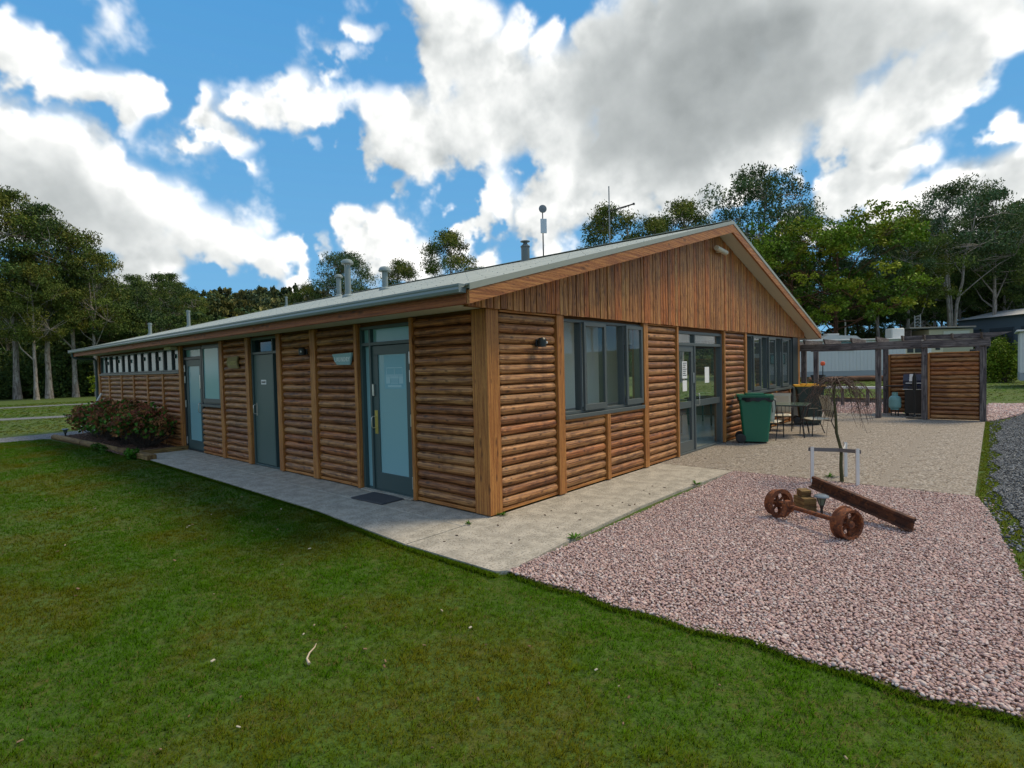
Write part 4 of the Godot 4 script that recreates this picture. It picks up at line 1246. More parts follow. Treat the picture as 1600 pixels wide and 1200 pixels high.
var NEAR_LAWN := PackedVector2Array([Vector2(-30, -16.4), Vector2(-1.6, -16.1), Vector2(-1.0, -9.5), Vector2(-1.05, -6.0), Vector2(-1.07, -2.0), Vector2(-1.21, -0.3), Vector2(-1.23, 1.2), Vector2(-1.14, 1.3), Vector2(-1.16, 2.0), Vector2(-1.12, 3.0), Vector2(-1.1, 4.3), Vector2(-1.0, 6.5), Vector2(-30, 9)])

func make_ground() -> void:
	var g := PlaneMesh.new()
	g.size = Vector2(1600, 1600)
	g.subdivide_width = 8
	g.subdivide_depth = 8
	struct("lawn", g, mats["turf"], at3(0, -0.034, 0))
	# tracks
	struct("gravel_track", poly_sheet([Vector2(-40, -16.2), Vector2(-6, -16.1), Vector2(-2.4, -16.05), Vector2(-1.35, -15.9), Vector2(-0.75, -16.4), Vector2(0.6, -17.3), Vector2(1.5, -18.4), Vector2(-2.4, -17.6), Vector2(-6, -17.9), Vector2(-40, -19)], -0.024), mats["stone_grey_bed"])
	struct("gravel_track", poly_sheet([Vector2(-40, -27.4), Vector2(-1.3, -27.0), Vector2(3, -25.4), Vector2(12, -24.0), Vector2(12, -25.4), Vector2(3, -27.0), Vector2(-1.3, -28.6), Vector2(-40, -29.4)], -0.024), mats["stone_grey_bed"])
	struct("gravel_track", poly_sheet([Vector2(-40, -42), Vector2(6, -39.5), Vector2(14, -38.5), Vector2(14, -39.6), Vector2(6, -41.2), Vector2(-40, -44)], -0.024), mats["stone_grey_bed"])
	struct("gravel_road", poly_sheet(Array(GREY_ROAD), -0.022), mats["stone_grey_bed"])
	struct("gravel_bed", poly_sheet(Array(PINK_BED), -0.02), mats["stone_pink_bed"])
	struct("gravel_bed", poly_sheet([Vector2(15.62, -3.0), Vector2(21.0, -3.6), Vector2(21.3, 0.0), Vector2(20.2, 1.9), Vector2(16.4, 2.2), Vector2(16.4, 1.6), Vector2(15.62, 1.6)], -0.016), mats["stone_pink_bed"])
	struct("gravel_bed", poly_sheet([Vector2(14.62, 4.22), Vector2(16.4, 4.1), Vector2(21.2, 4.1), Vector2(23.0, 5.3), Vector2(19.6, 5.25), Vector2(17.1, 4.92), Vector2(15.6, 4.55)], -0.016), mats["stone_pink_bed"])
	# paths: separate pours with open joints between them
	struct("path", slab(-0.47, -0.005, -9.48, 0.02), mats["concrete"])
	struct("path", poly_prism([Vector2(-1.03, -9.48), Vector2(-0.482, -9.48), Vector2(-0.482, 0.02), Vector2(-1.235, 0.02), Vector2(-1.2, -0.4), Vector2(-1.08, -1.9), Vector2(-1.05, -5.0)]), mats["concrete"])
	struct("path", poly_prism([Vector2(-1.235, 0.040), Vector2(4.185, 0.040), Vector2(4.185, 1.27), Vector2(2.4, 1.17), Vector2(1.4, 1.16), Vector2(0.0, 1.21), Vector2(-1.13, 1.29), Vector2(-1.22, 1.22)]), mats["concrete"])
	struct("patio", poly_prism([Vector2(4.2, -0.01), Vector2(15.6, -0.01), Vector2(15.6, 1.5), Vector2(16.35, 1.5), Vector2(16.35, 4.17), Vector2(4.2, 4.17)]), mats["aggregate"])
	struct("patio", slab(13.24, 15.6, -12.0, -0.022), mats["aggregate"])
	gravel()
	grass()
	hills()

func poly_prism(pts: Array) -> ArrayMesh:
	var m := MB.new()
	var p2 := PackedVector2Array()
	for q in pts: p2.append(q)
	var idx := Geometry2D.triangulate_polygon(p2)
	for i in idx.size() / 3:
		var a := p2[idx[i * 3]]
		var b := p2[idx[i * 3 + 1]]
		var c := p2[idx[i * 3 + 2]]
		m.tri(Vector3(a.x, 0, a.y), Vector3(b.x, 0, b.y), Vector3(c.x, 0, c.y), Vector3.UP, Vector3.UP, Vector3.UP)
	for i in p2.size():
		var a := p2[i]
		var b := p2[(i + 1) % p2.size()]
		var d := b - a
		var o := Vector3(d.y, 0, -d.x).normalized()
		if Geometry2D.is_point_in_polygon((a + b) * 0.5 + Vector2(o.x, o.z) * 0.01, p2): o = -o
		m.flat(Vector3(a.x, 0, a.y), Vector3(b.x, 0, b.y), Vector3(b.x, -0.12, b.y), Vector3(a.x, -0.12, a.y), o)
	return m.mesh()

func pebble(sd: int, rough: float) -> ArrayMesh:
	var s := SphereMesh.new()
	s.radius = 0.5
	s.height = 1.0
	s.radial_segments = 8
	s.rings = 5
	var arr := s.get_mesh_arrays()
	var f := FastNoiseLite.new()
	f.seed = sd
	f.frequency = 1.3
	var vs: PackedVector3Array = arr[Mesh.ARRAY_VERTEX]
	for i in vs.size():
		vs[i] *= 1.0 + rough * f.get_noise_3dv(vs[i])
	var st := SurfaceTool.new()
	st.begin(Mesh.PRIMITIVE_TRIANGLES)
	st.set_smooth_group(0)
	var ix: PackedInt32Array = arr[Mesh.ARRAY_INDEX]
	for i in ix:
		st.add_vertex(vs[i])
	st.generate_normals()
	return st.commit()

func any_basis(s: Vector3, flatness: float) -> Basis:
	var b := Basis(Vector3.UP, rng.randf() * TAU) * Basis(Vector3(1, 0, 0), R(-flatness, flatness)) * Basis(Vector3(0, 0, 1), R(-flatness, flatness))
	return b * Basis.from_scale(s)

func gravel() -> void:
	rng.seed = 101
	var xf := []
	var cols := []
	var pal := [Vector3(0.54, 0.365, 0.335), Vector3(0.45, 0.29, 0.27), Vector3(0.60, 0.47, 0.44), Vector3(0.40, 0.27, 0.255), Vector3(0.66, 0.56, 0.52), Vector3(0.46, 0.34, 0.31), Vector3(0.30, 0.20, 0.19), Vector3(0.50, 0.33, 0.28), Vector3(0.42, 0.37, 0.36)]
	var step := 0.0172
	var x := -1.25
	while x < 4.2:
		var z := 1.26
		while z < 4.85:
			var q := Vector2(x + R(-0.012, 0.012), z + R(-0.012, 0.012))
			if Geometry2D.is_point_in_polygon(q, PINK_BED) and q.x < 4.18:
				var s := R(0.009, 0.023)
				if rng.randf() < 0.05: s *= 1.6
				var heap := 0.012 * sin(q.x * 2.1 + 1.0) * sin(q.y * 2.7)
				xf.append(Transform3D(any_basis(Vector3(s * R(0.9, 1.5), s * R(0.6, 0.95), s), 0.6), Vector3(q.x, -0.012 + heap * 0.6 + R(0.0, 0.012), q.y)))
				var c: Vector3 = (pal[rng.randi() % pal.size()] * 0.75 + Vector3(0.47, 0.34, 0.31) * 0.25) * R(0.88, 1.12)
				cols.append(Color(c.x, c.y, c.z))
			z += step
		x += step
	# a few strays on the lawn edge and the paths
	for i in 260:
		var e := rng.randi() % PINK_BED.size()
		var q := PINK_BED[e].lerp(PINK_BED[(e + 1) % PINK_BED.size()], rng.randf()) + Vector2(R(-0.09, 0.09), R(-0.09, 0.09))
		if q.x > 4.1 or q.y < 1.3 or q.x < -1.1: continue
		var s := R(0.014, 0.026)
		xf.append(Transform3D(any_basis(Vector3(s * 1.2, s * 0.8, s), 0.6), Vector3(q.x, -0.018, q.y)))
		var c: Vector3 = pal[rng.randi() % pal.size()]
		cols.append(Color(c.x, c.y, c.z))
	stuff("pink_gravel", "pink and white pebbles filling the bed before the gable", "gravel", pebble(3, 0.5), mats["stones"], xf, cols)
	xf = []
	cols = []
	var gp := [Vector3(0.17, 0.185, 0.20), Vector3(0.10, 0.11, 0.125), Vector3(0.25, 0.265, 0.28), Vector3(0.06, 0.066, 0.075)]
	for i in 52000:
		var q := Vector2(2.0 + pow(rng.randf(), 1.5) * 16.0, 4.25 + pow(rng.randf(), 1.4) * 2.6)
		var inside := Geometry2D.is_point_in_polygon(q, GREY_ROAD)
		if not inside and (rng.randf() > 0.10 or q.y < 4.27): continue
		var s := R(0.011, 0.027)
		xf.append(Transform3D(any_basis(Vector3(s * R(0.9, 1.4), s * R(0.6, 1.0), s), 1.2), Vector3(q.x, -0.016 + R(0, 0.008), q.y)))
		var c: Vector3 = gp[rng.randi() % 4] * R(0.8, 1.2)
		cols.append(Color(c.x, c.y, c.z))
	stuff("grey_gravel", "blue grey crushed stone on the driveway beside the patio", "gravel", pebble(8, 1.4), mats["stones"], xf, cols)
	xf = []
	cols = []
	for i in 5000:
		var q := Vector2(R(15.65, 21.0), R(-3.2, 1.9)) if i % 2 == 0 else Vector2(R(14.8, 22.0), R(4.2, 5.1))
		if i % 2 == 1 and q.y > 4.3 + (q.x - 14.6) * 0.22: continue
		var s := R(0.03, 0.055)
		xf.append(Transform3D(any_basis(Vector3(s * 1.2, s * 0.8, s), 0.6), Vector3(q.x, -0.008, q.y)))
		var c: Vector3 = pal[rng.randi() % pal.size()] * R(0.8, 1.15)
		cols.append(Color(c.x, c.y, c.z))
	stuff("pink_gravel", "pink pebbles in the strips behind the pergola", "gravel", pebble(5, 0.5), mats["stones"], xf, cols)

func tuft(blades: int, h: float, w: float, sd: int) -> ArrayMesh:
	var r := RandomNumberGenerator.new()
	r.seed = sd
	var m := MB.new()
	for i in blades:
		var a := r.randf() * TAU
		var o := Vector3(cos(a), 0, sin(a)) * r.randf_range(0.0, 0.022)
		var lean := Vector3(cos(a + r.randf_range(-1, 1)), 0, sin(a + r.randf_range(-1, 1))) * r.randf_range(0.2, 1.0) * h
		var tip := o + lean + Vector3.UP * h * r.randf_range(0.55, 1.0)
		var side := Vector3(-sin(a), 0, cos(a)) * w
		var nn := (Vector3.UP * 1.2 + Vector3(cos(a), 0, sin(a)) * 0.5).normalized()
		m.tri(o - side, o + side, tip, nn, nn, nn)
	return m.mesh()

func grass() -> void:
	rng.seed = 202
	var patch := FastNoiseLite.new()
	patch.seed = 44
	patch.frequency = 0.55
	patch.fractal_octaves = 4
	var dense := FastNoiseLite.new()
	dense.seed = 45
	dense.frequency = 2.4
	var xf := []
	var cols := []
	for zone in [[-5.4, -1.0, -3.0, 4.8, 120000, 0.85], [-5.0, -1.0, -16.2, -3.0, 70000, 1.05]]:
		for i in zone[4]:
			var p := Vector2(R(zone[0], zone[1]), R(zone[2], zone[3]))
			if not Geometry2D.is_point_in_polygon(p, NEAR_LAWN): continue
			if p.distance_to(Vector2(-4.5, 4.3)) < 0.9: continue
			var q := patch.get_noise_2dv(p)
			var dd := dense.get_noise_2dv(p)
			var s: float = zone[5] * R(0.6, 1.2) * (1.0 + 0.4 * dd)
			xf.append(Transform3D(Basis(Vector3.UP, rng.randf() * TAU).scaled(Vector3(s, s * R(0.7, 1.2), s)), Vector3(p.x, -0.036, p.y)))
			var c := Vector3(0.052, 0.142, 0.003).lerp(Vector3(0.104, 0.116, 0.006), clampf(q * 1.8 + 0.35 + R(-0.3, 0.3), 0.0, 1.0))
			c = c * R(0.7, 1.25)
			if rng.randf() < 0.04: c = Vector3(0.16, 0.13, 0.05)
			cols.append(Color(c.x, c.y, c.z))
	# ragged longer grass along the path and the gravel
	for i in 9000:
		var z := R(-9.4, 1.25)
		var ex := -1.05 if z < -1.9 else lerpf(-1.08, -1.235, clampf((z + 1.9) / 1.8, 0, 1))
		if i % 6 == 0:
			z = R(1.3, 4.6)
			for e in 11:
				if z >= PINK_BED[e].y and z <= PINK_BED[e + 1].y:
					ex = lerpf(PINK_BED[e].x, PINK_BED[e + 1].x, (z - PINK_BED[e].y) / (PINK_BED[e + 1].y - PINK_BED[e].y)) + R(-0.01, 0.035)
		var p := Vector2(ex - absf(R(-0.06, 0.06)) + 0.012, z)
		var s := R(0.8, 1.35)
		xf.append(Transform3D(Basis(Vector3.UP, rng.randf() * TAU).scaled(Vector3(s, s, s)), Vector3(p.x, -0.03, p.y)))
		var c := Vector3(0.056, 0.138, 0.004).lerp(Vector3(0.10, 0.115, 0.010), rng.randf() * 0.6) * R(0.7, 1.2)
		cols.append(Color(c.x, c.y, c.z))
	for i in 13000:
		var p := Vector2(R(0.6, 14.6), R(4.185, 5.2))
		if Geometry2D.is_point_in_polygon(p, GREY_ROAD) and rng.randf() > 0.12: continue
		if Geometry2D.is_point_in_polygon(p, PINK_BED): continue
		var s := R(0.8, 1.5)
		xf.append(Transform3D(Basis(Vector3.UP, rng.randf() * TAU).scaled(Vector3(s, s, s)), Vector3(p.x, -0.034, p.y)))
		var c := Vector3(0.06, 0.13, 0.010).lerp(Vector3(0.12, 0.13, 0.015), rng.randf()) * R(0.7, 1.2)
		cols.append(Color(c.x, c.y, c.z))
	var gm: StandardMaterial3D = mats["grass"]
	gm.roughness = 0.8
	gm.metallic_specular = 0.1
	stuff("grass", "short mown mossy lawn beside the path and gravel", "grass", tuft(10, 0.027, 0.0017, 5), gm, xf, cols)
	xf = []
	cols = []
	for i in 26000:
		var p := Vector2(R(-4, 9), R(-46, -17.6))
		var far := i % 2 == 1
		if far: p = Vector2(R(15.8, 52), R(-12, 7.5))
		if far and (p.x < 23.5 and p.y > 3.9): continue
		if far and p.x < 21.2 and p.y > -3.6 and p.y < 2.2: continue
		if not far and (absf(p.y + 27.4) < 1.0 or absf(p.y + 40.6) < 1.0 or (p.y > -18.4)): continue
		var s := R(1.6, 3.2)
		xf.append(Transform3D(Basis(Vector3.UP, rng.randf() * TAU).scaled(Vector3(s, s * 0.6, s)), Vector3(p.x, -0.03, p.y)))
		var c := Vector3(0.052, 0.142, 0.003).lerp(Vector3(0.104, 0.116, 0.006), clampf(patch.get_noise_2dv(p * 0.3) * 1.5 + 0.4 + R(-0.2, 0.2), 0, 1)) * R(0.75, 1.15)
		cols.append(Color(c.x, c.y, c.z))
	stuff("grass", "mown lawn beyond the gravel tracks", "grass", tuft(8, 0.024, 0.003, 6), gm, xf, cols)
	# litter: pale petals and chips, brown leaves
	xf = []
	cols = []
	var lm := MB.new()
	lm.box(Vector3.ZERO, Vector3(0.03, 0.006, 0.016), 0.003)
	for i in 84:
		var p := Vector2(-4.6 + pow(rng.randf(), 0.8) * 3.5, R(-6, 4.4))
		if i % 4 == 0: p = Vector2(-3.0 + R(-1.2, 1.2), 2.0 + R(-1.3, 1.3))
		if p.x > -1.3: continue
		var s := R(0.4, 1.0)
		xf.append(Transform3D(any_basis(Vector3(s, 1, s), 0.4), Vector3(p.x, -0.012, p.y)))
		var c: Vector3 = [Vector3(0.42, 0.38, 0.30), Vector3(0.30, 0.24, 0.15), Vector3(0.14, 0.08, 0.04), Vector3(0.20, 0.13, 0.07)][rng.randi() % 4]
		cols.append(Color(c.x, c.y, c.z))
	for i in 60:
		var p := Vector2(R(4.3, 13.5), R(0.4, 4.0)) if i % 3 else Vector2(R(-1.1, 3.8), R(0.1, 1.1))
		var s := R(0.6, 1.3)
		xf.append(Transform3D(any_basis(Vector3(s, 1, s), 0.2), Vector3(p.x, 0.004, p.y)))
		cols.append(Color(0.07, 0.04, 0.025))
	stuff("leaf_litter", "pale chips and dry leaves scattered on lawn and paving", "litter", lm.mesh(), mats["stones"], xf, cols)
	var bt := thing("bark_strip", "curled strip of pale dry bark lying on the lawn", "bark", Vector3(-2.88, -0.012, 1.24), 0.6)
	var bm := MB.new()
	bm.tube([Vector3(-0.10, 0.0, 0.03), Vector3(-0.07, 0.012, 0.0), Vector3(-0.01, 0.016, -0.014), Vector3(0.05, 0.018, -0.012), Vector3(0.11, 0.012, -0.03)], [0.010, 0.006, 0.005, 0.004, 0.002], 6)
	part(bt, "strip", bm.mesh(), plain("dry_bark", lin(0.52, 0.42, 0.32), 0.8))
	# weeds in the joints
	for q in [[-0.38, 0.03, 1.0, "small green weed in the path joint by the corner post"], [0.10, 0.09, 1.2, "small green weed at the foot of the corner post"], [-0.04, -1.42, 0.8, "small green weed beside the laundry doormat"], [-0.10, 1.24, 1.5, "green weed where the path meets the pink gravel"], [4.45, 2.55, 1.6, "green weed in pink gravel behind the staked sapling"], [2.9, 1.22, 1.4, "dark weed along the path edge near the patio"]]:
		var wt := thing("weed", q[3], "weed", Vector3(q[0], 0.0, q[1]))
		var wm := MB.new()
		wm.colored = true
		for k in 34:
			var a := rng.randf() * TAU
			var l: float = R(0.02, 0.05) * q[2]
			var o := Vector3(cos(a), 0, sin(a))
			var s := Vector3(-sin(a), 0, cos(a)) * l * 0.16
			var b := o * R(0.0, 0.03)
			var tip := b + o * l + Vector3.UP * l * R(0.1, 0.9)
			var mid := b.lerp(tip, 0.5) + Vector3.UP * l * 0.15
			wm.tint = Color(0.05, 0.13, 0.015) * R(0.7, 1.4)
			wm.tri(b, mid - s, mid + s, Vector3.UP, Vector3.UP, Vector3.UP)
			wm.tri(mid - s, mid + s, tip, Vector3.UP, Vector3.UP, Vector3.UP)
		part(wt, "leaves", wm.mesh(), mats["leaf_shrub"])

func hill_y(p: Vector2) -> float:
	# wooded rise beyond the back of the site
	var d := p.distance_to(Vector2(-4.5, 4.3))
	var az := rad_to_deg(atan2(p.x + 4.5, -(p.y - 4.3)))
	var rise := sstep(95.0, 210.0, d) * 14.5
	var f := sstep(-8.0, 8.0, az) * (1.0 - 0.45 * sstep(38.0, 70.0, az))
	return rise * f + 2.0 * sin(p.x * 0.045) * sin(p.y * 0.04) * sstep(95.0, 150.0, d) - 0.3

func hills() -> void:
	var m := MB.new()
	var na := 60
	var nr := 14
	var grid := []
	for i in na + 1:
		var az := deg_to_rad(-25.0 + 150.0 * i / na)
		var row := []
		for j in nr + 1:
			var d := 90.0 + 220.0 * j / nr
			var p := Vector2(-4.5 + sin(az) * d, 4.3 - cos(az) * d)
			row.append(Vector3(p.x, hill_y(p), p.y))
		grid.append(row)
	for i in na:
		for j in nr:
			var a: Vector3 = grid[i][j]
			var b: Vector3 = grid[i + 1][j]
			var c: Vector3 = grid[i + 1][j + 1]
			var d: Vector3 = grid[i][j + 1]
			var nn := (c - a).cross(d - b).normalized()
			if nn.y < 0: nn = -nn
			m.flat(a, b, c, d, nn)
	struct("hill", m.mesh(), mats["turf"])

# ------------------------------------------------------------------ trees
func leaf(m: MB, at: Vector3, l: float, w: float, droop: float) -> void:
	var d := Vector3(R(-1, 1), R(-1, 1) - droop, R(-1, 1)).normalized()
	var s := d.cross(Vector3(R(-1, 1), R(-0.3, 1), R(-1, 1))).normalized() * w
	var nn := s.cross(d).normalized()
	if nn.y < 0: nn = -nn
	var a := at - d * l * 0.5
	var b := at + d * l * 0.5
	var c := at + d * l * 0.05
	m.tri(a, c - s, c + s, nn, nn, nn)
	m.tri(b, c - s, c + s, nn, nn, nn)

# returns [trunk mesh, crown mesh]. h height, cr crown radius, cb where the crown starts, style 0 tall gum, 1 broad leafy
func tree_meshes(sd: int, h: float, cr: float, cb: float, style: int, limbs: int, per: int, leaf_l: float, cols: Array, stems := 1) -> Array:
	rng.seed = sd
	var tm := MB.new()
	var cm := MB.new()
	cm.colored = true
	var tips := []
	for st in stems:
		var lean := Vector3(R(-0.5, 0.5), 0, R(-0.5, 0.5)) * (0.25 if stems == 1 else 1.0)
		var pts := []
		var rad := []
		var r0 := h * (0.0145 if style == 0 else 0.020) * (1.0 if stems == 1 else 0.75)
		var base := Vector3.ZERO if stems == 1 else Vector3(R(-0.7, 0.7), 0, R(-0.7, 0.7))
		var n := 9
		for i in n:
			var q := float(i) / (n - 1)
			pts.append(base + Vector3(lean.x * q * h * 0.15 + R(-0.1, 0.1) * q * h * 0.06, q * h * 0.93 - 0.1, lean.z * q * h * 0.15 + R(-0.1, 0.1) * q * h * 0.06))
			rad.append(maxf(0.025, r0 * (1.0 - q * 0.88) * (1.35 if i == 0 else 1.0)))
		tm.tube(pts, rad, 9, false)
		tips.append([pts[n - 1], 0.8])
		var k := limbs / stems
		for i in k:
			var t := cb + (0.95 - cb) * (float(i) + R(0.0, 0.9)) / k
			var fi := t * (n - 1)
			var lo := int(fi)
			var p0: Vector3 = pts[mini(lo, n - 1)].lerp(pts[mini(lo + 1, n - 1)], fi - lo)
			var u := (t - cb) / (1.0 - cb)
			var reach := cr * (0.45 + 0.75 * sin(PI * clampf(0.22 + u * 0.72, 0, 1))) * R(0.65, 1.1)
			if style == 0: reach = cr * (0.55 + 0.5 * sin(PI * clampf(0.15 + u * 0.8, 0, 1))) * R(0.6, 1.1)
			var a := i * 2.4 + R(-0.5, 0.5) + st * 1.7
			var o := Vector3(cos(a), 0, sin(a))
			var rise := R(0.45, 0.95) if style == 0 else R(0.15, 0.7)
			var p1 := p0 + o * reach * 0.5 + Vector3.UP * reach * rise * 0.45
			var p2 := p0 + o * reach + Vector3.UP * reach * rise * 0.85
			if p2.y > h: p2.y = h - R(0, 0.6)
			var rb := maxf(0.03, rad[mini(lo, n - 1)] * 0.45)
			tm.tube([p0, p0.lerp(p1, 0.5) + Vector3(R(-0.1, 0.1), R(-0.2, 0.1), R(-0.1, 0.1)) * reach * 0.3, p1, p2], [rb, rb * 0.75, rb * 0.55, rb * 0.2], 5, false)
			tips.append([p2, 1.0])
			for j in 5:
				var b0 := p1.lerp(p2, R(-0.2, 0.7))
				var b1 := b0 + (o.rotated(Vector3.UP, R(-1.3, 1.3)) * R(0.25, 0.55) + Vector3.UP * R(0.0, 0.5)) * reach * 0.75
				if b1.y > h: b1.y = h - R(0, 0.8)
				tm.tube([b0, b0.lerp(b1, 0.55) + Vector3.UP * R(-0.1, 0.1) * reach * 0.2, b1], [rb * 0.4, rb * 0.28, rb * 0.12], 4, false)
				tips.append([b1, R(0.6, 1.0)])
	for q in tips:
		var cc: Vector3 = q[0]
		var rc: float = h * (0.050 if style == 0 else 0.070) * q[1] * R(0.75, 1.25)
		var flat := 0.5 if style == 0 else 0.8
		var base_c: Vector3 = cols[rng.randi() % cols.size()] * R(0.8, 1.2)
		var sub := 4
		var cs := []
		for j in sub:
			cs.append(cc + Vector3(R(-1, 1), R(-0.6, 0.7) * flat, R(-1, 1)) * rc)
		for i in per:
			var d := Vector3(R(-1, 1), R(-0.7, 1), R(-1, 1)).normalized() * pow(rng.randf(), 0.45)
			var p: Vector3 = cs[i % sub] + Vector3(d.x, d.y * flat, d.z) * rc * 0.62
			var c := base_c * R(0.65, 1.4)
			cm.tint = Color(c.x, c.y, c.z)
			leaf(cm, p, leaf_l * R(0.7, 1.3), leaf_l * (0.2 if style == 0 else 0.32), 0.9 if style == 0 else 0.3)
	return [tm.mesh(), cm.mesh()]

# gum: bare pale trunk, a few rising limbs, a domed open crown of small leaf puffs. Returns [trunk mesh, crown mesh]
func gum_meshes(sd: int, h: float, cr: float, cb: float, puffs: int, per: int, leaf_l: float, cols: Array, stems := 1) -> Array:
	rng.seed = sd
	var tm := MB.new()
	var cm := MB.new()
	cm.colored = true
	var ymid := h * (cb + 1.0) * 0.5
	var yr := h * (1.0 - cb) * 0.5
	var ends := []
	for st in stems:
		var lean := Vector3(R(-1, 1), 0, R(-1, 1)) * (0.05 if stems == 1 else 0.13) * h
		var base := Vector3.ZERO if stems == 1 else Vector3(R(-0.6, 0.6), 0, R(-0.6, 0.6))
		var r0 := h * 0.0145 * (1.0 if stems == 1 else 0.8)
		var pts := []
		var rad := []
		for i in 8:
			var q := i / 7.0
			pts.append(base + lean * pow(q, 1.3) + Vector3(R(-1, 1), 0, R(-1, 1)) * 0.010 * h * q + Vector3.UP * (q * h * 0.86 - 0.1))
			rad.append(maxf(0.04, r0 * (1.0 - q * 0.8) * (1.4 if i == 0 else 1.0)))
		tm.tube(pts, rad, 9, false)
		ends.append([pts[7], 0.05])
		var nl := 9 / stems + 1
		for i in nl:
			var t := cb * 0.75 + (0.82 - cb * 0.75) * (i + R(0.1, 0.9)) / nl
			var lo := mini(int(t / 0.86 * 7.0), 6)
			var p0: Vector3 = pts[lo].lerp(pts[lo + 1], t / 0.86 * 7.0 - lo)
			var a := i * 2.4 + st * 2.1 + R(-0.4, 0.4)
			var p2 := Vector3(cos(a) * cr * R(0.4, 0.72) + lean.x * 0.6, 0, sin(a) * cr * R(0.4, 0.72) + lean.z * 0.6)
			p2.y = maxf(p0.y + R(0.06, 0.16) * h, ymid + R(-0.7, 0.5) * yr)
			p2.y = minf(p2.y, h * 0.92)
			var p1 := p0.lerp(p2, 0.5) + Vector3(R(-1, 1), R(-1.6, 0.2), R(-1, 1)) * 0.02 * h
			var rb: float = rad[lo] * 0.5
			tm.tube([p0, p0.lerp(p1, 0.5), p1, p1.lerp(p2, 0.55) + Vector3.UP * 0.01 * h, p2], [rb, rb * 0.8, rb * 0.62, rb * 0.45, rb * 0.3], 6, false)
			ends.append([p2, rb * 0.35])
	for k in puffs:
		# points over the dome, fewer inside and below
		var v := R(-0.75, 1.0)
		var a := k * 2.39996 + R(-0.3, 0.3)
		var ring := sqrt(maxf(0.0, 1.0 - v * v)) * R(0.62, 1.05)
		if k % 5 == 0: ring *= 0.55
		var lump := 0.86 + 0.22 * sin(a * 2.0 + sd) + 0.12 * sin(a * 5.0 + sd * 2.0)
		var cc := Vector3(cos(a) * ring * cr * lump, ymid + v * yr * (0.9 + 0.1 * lump), sin(a) * ring * cr * lump)
		var best: Array = ends[0]
		for e in ends:
			if e[0].distance_squared_to(cc) + maxf(0.0, e[0].y - cc.y) * h < best[0].distance_squared_to(cc) + maxf(0.0, best[0].y - cc.y) * h: best = e
		var mid: Vector3 = best[0].lerp(cc, 0.5) + Vector3(R(-1, 1), R(-1, 1), R(-1, 1)) * 0.02 * h
		tm.tube([best[0], mid, cc], [maxf(best[1], 0.03), 0.03, 0.012], 4, false)
		var rc := h * R(0.045, 0.080)
		var base_c: Vector3 = cols[rng.randi() % cols.size()] * R(0.75, 1.25)
		for i in per:
			var dd := Vector3(R(-1, 1), R(-1, 1), R(-1, 1)).normalized()
			dd *= pow(rng.randf(), 0.4)
			var p := cc + Vector3(dd.x, dd.y * 0.62, dd.z) * rc * (1.0 + 0.35 * sin(dd.x * 7.0 + k) * sin(dd.z * 6.0))
			var c := base_c * R(0.65, 1.4)
			cm.tint = Color(c.x, c.y, c.z)
			leaf(cm, p, leaf_l * R(0.7, 1.35), leaf_l * 0.2, 0.8)
	return [tm.mesh(), cm.mesh()]

func tree_from(ms: Array, called: String, label: String, at: Vector2, h: float, base_h: float, bark: String, group: String, y := -0.05) -> Node3D:
	var t := thing(called, label, "tree", Vector3(at.x, y, at.y), rng.randf() * TAU, group)
	var s := h / base_h
	t.scale = Vector3(s, s, s)
	part(t, "trunk", ms[0], mats[bark])
	part(t, "crown", ms[1], mats["leaf_euc"])
	return t

func bush_mesh(sd: int, n: int, size: Vector3, l: float, cols: Array, w := 0.35) -> ArrayMesh:
	rng.seed = sd
	var m := MB.new()
	m.colored = true
	var lumps := []
	for i in 16:
		lumps.append(Vector3(R(-1, 1), R(0.15, 0.85), R(-1, 1)) * Vector3(0.62, 1, 0.62) * size)
	for i in n:
		var d := Vector3(R(-1, 1), R(-0.8, 1), R(-1, 1)).normalized() * pow(rng.randf(), 0.4)
		var p: Vector3 = lumps[i % 16] + d * size * 0.34
		if p.y < 0.0: p.y = R(0, 0.2) * size.y
		var c: Vector3 = cols[rng.randi() % cols.size()] * R(0.65, 1.4)
		m.tint = Color(c.x, c.y, c.z)
		leaf(m, p, l * R(0.7, 1.3), l * w, 0.2)
	return m.mesh()

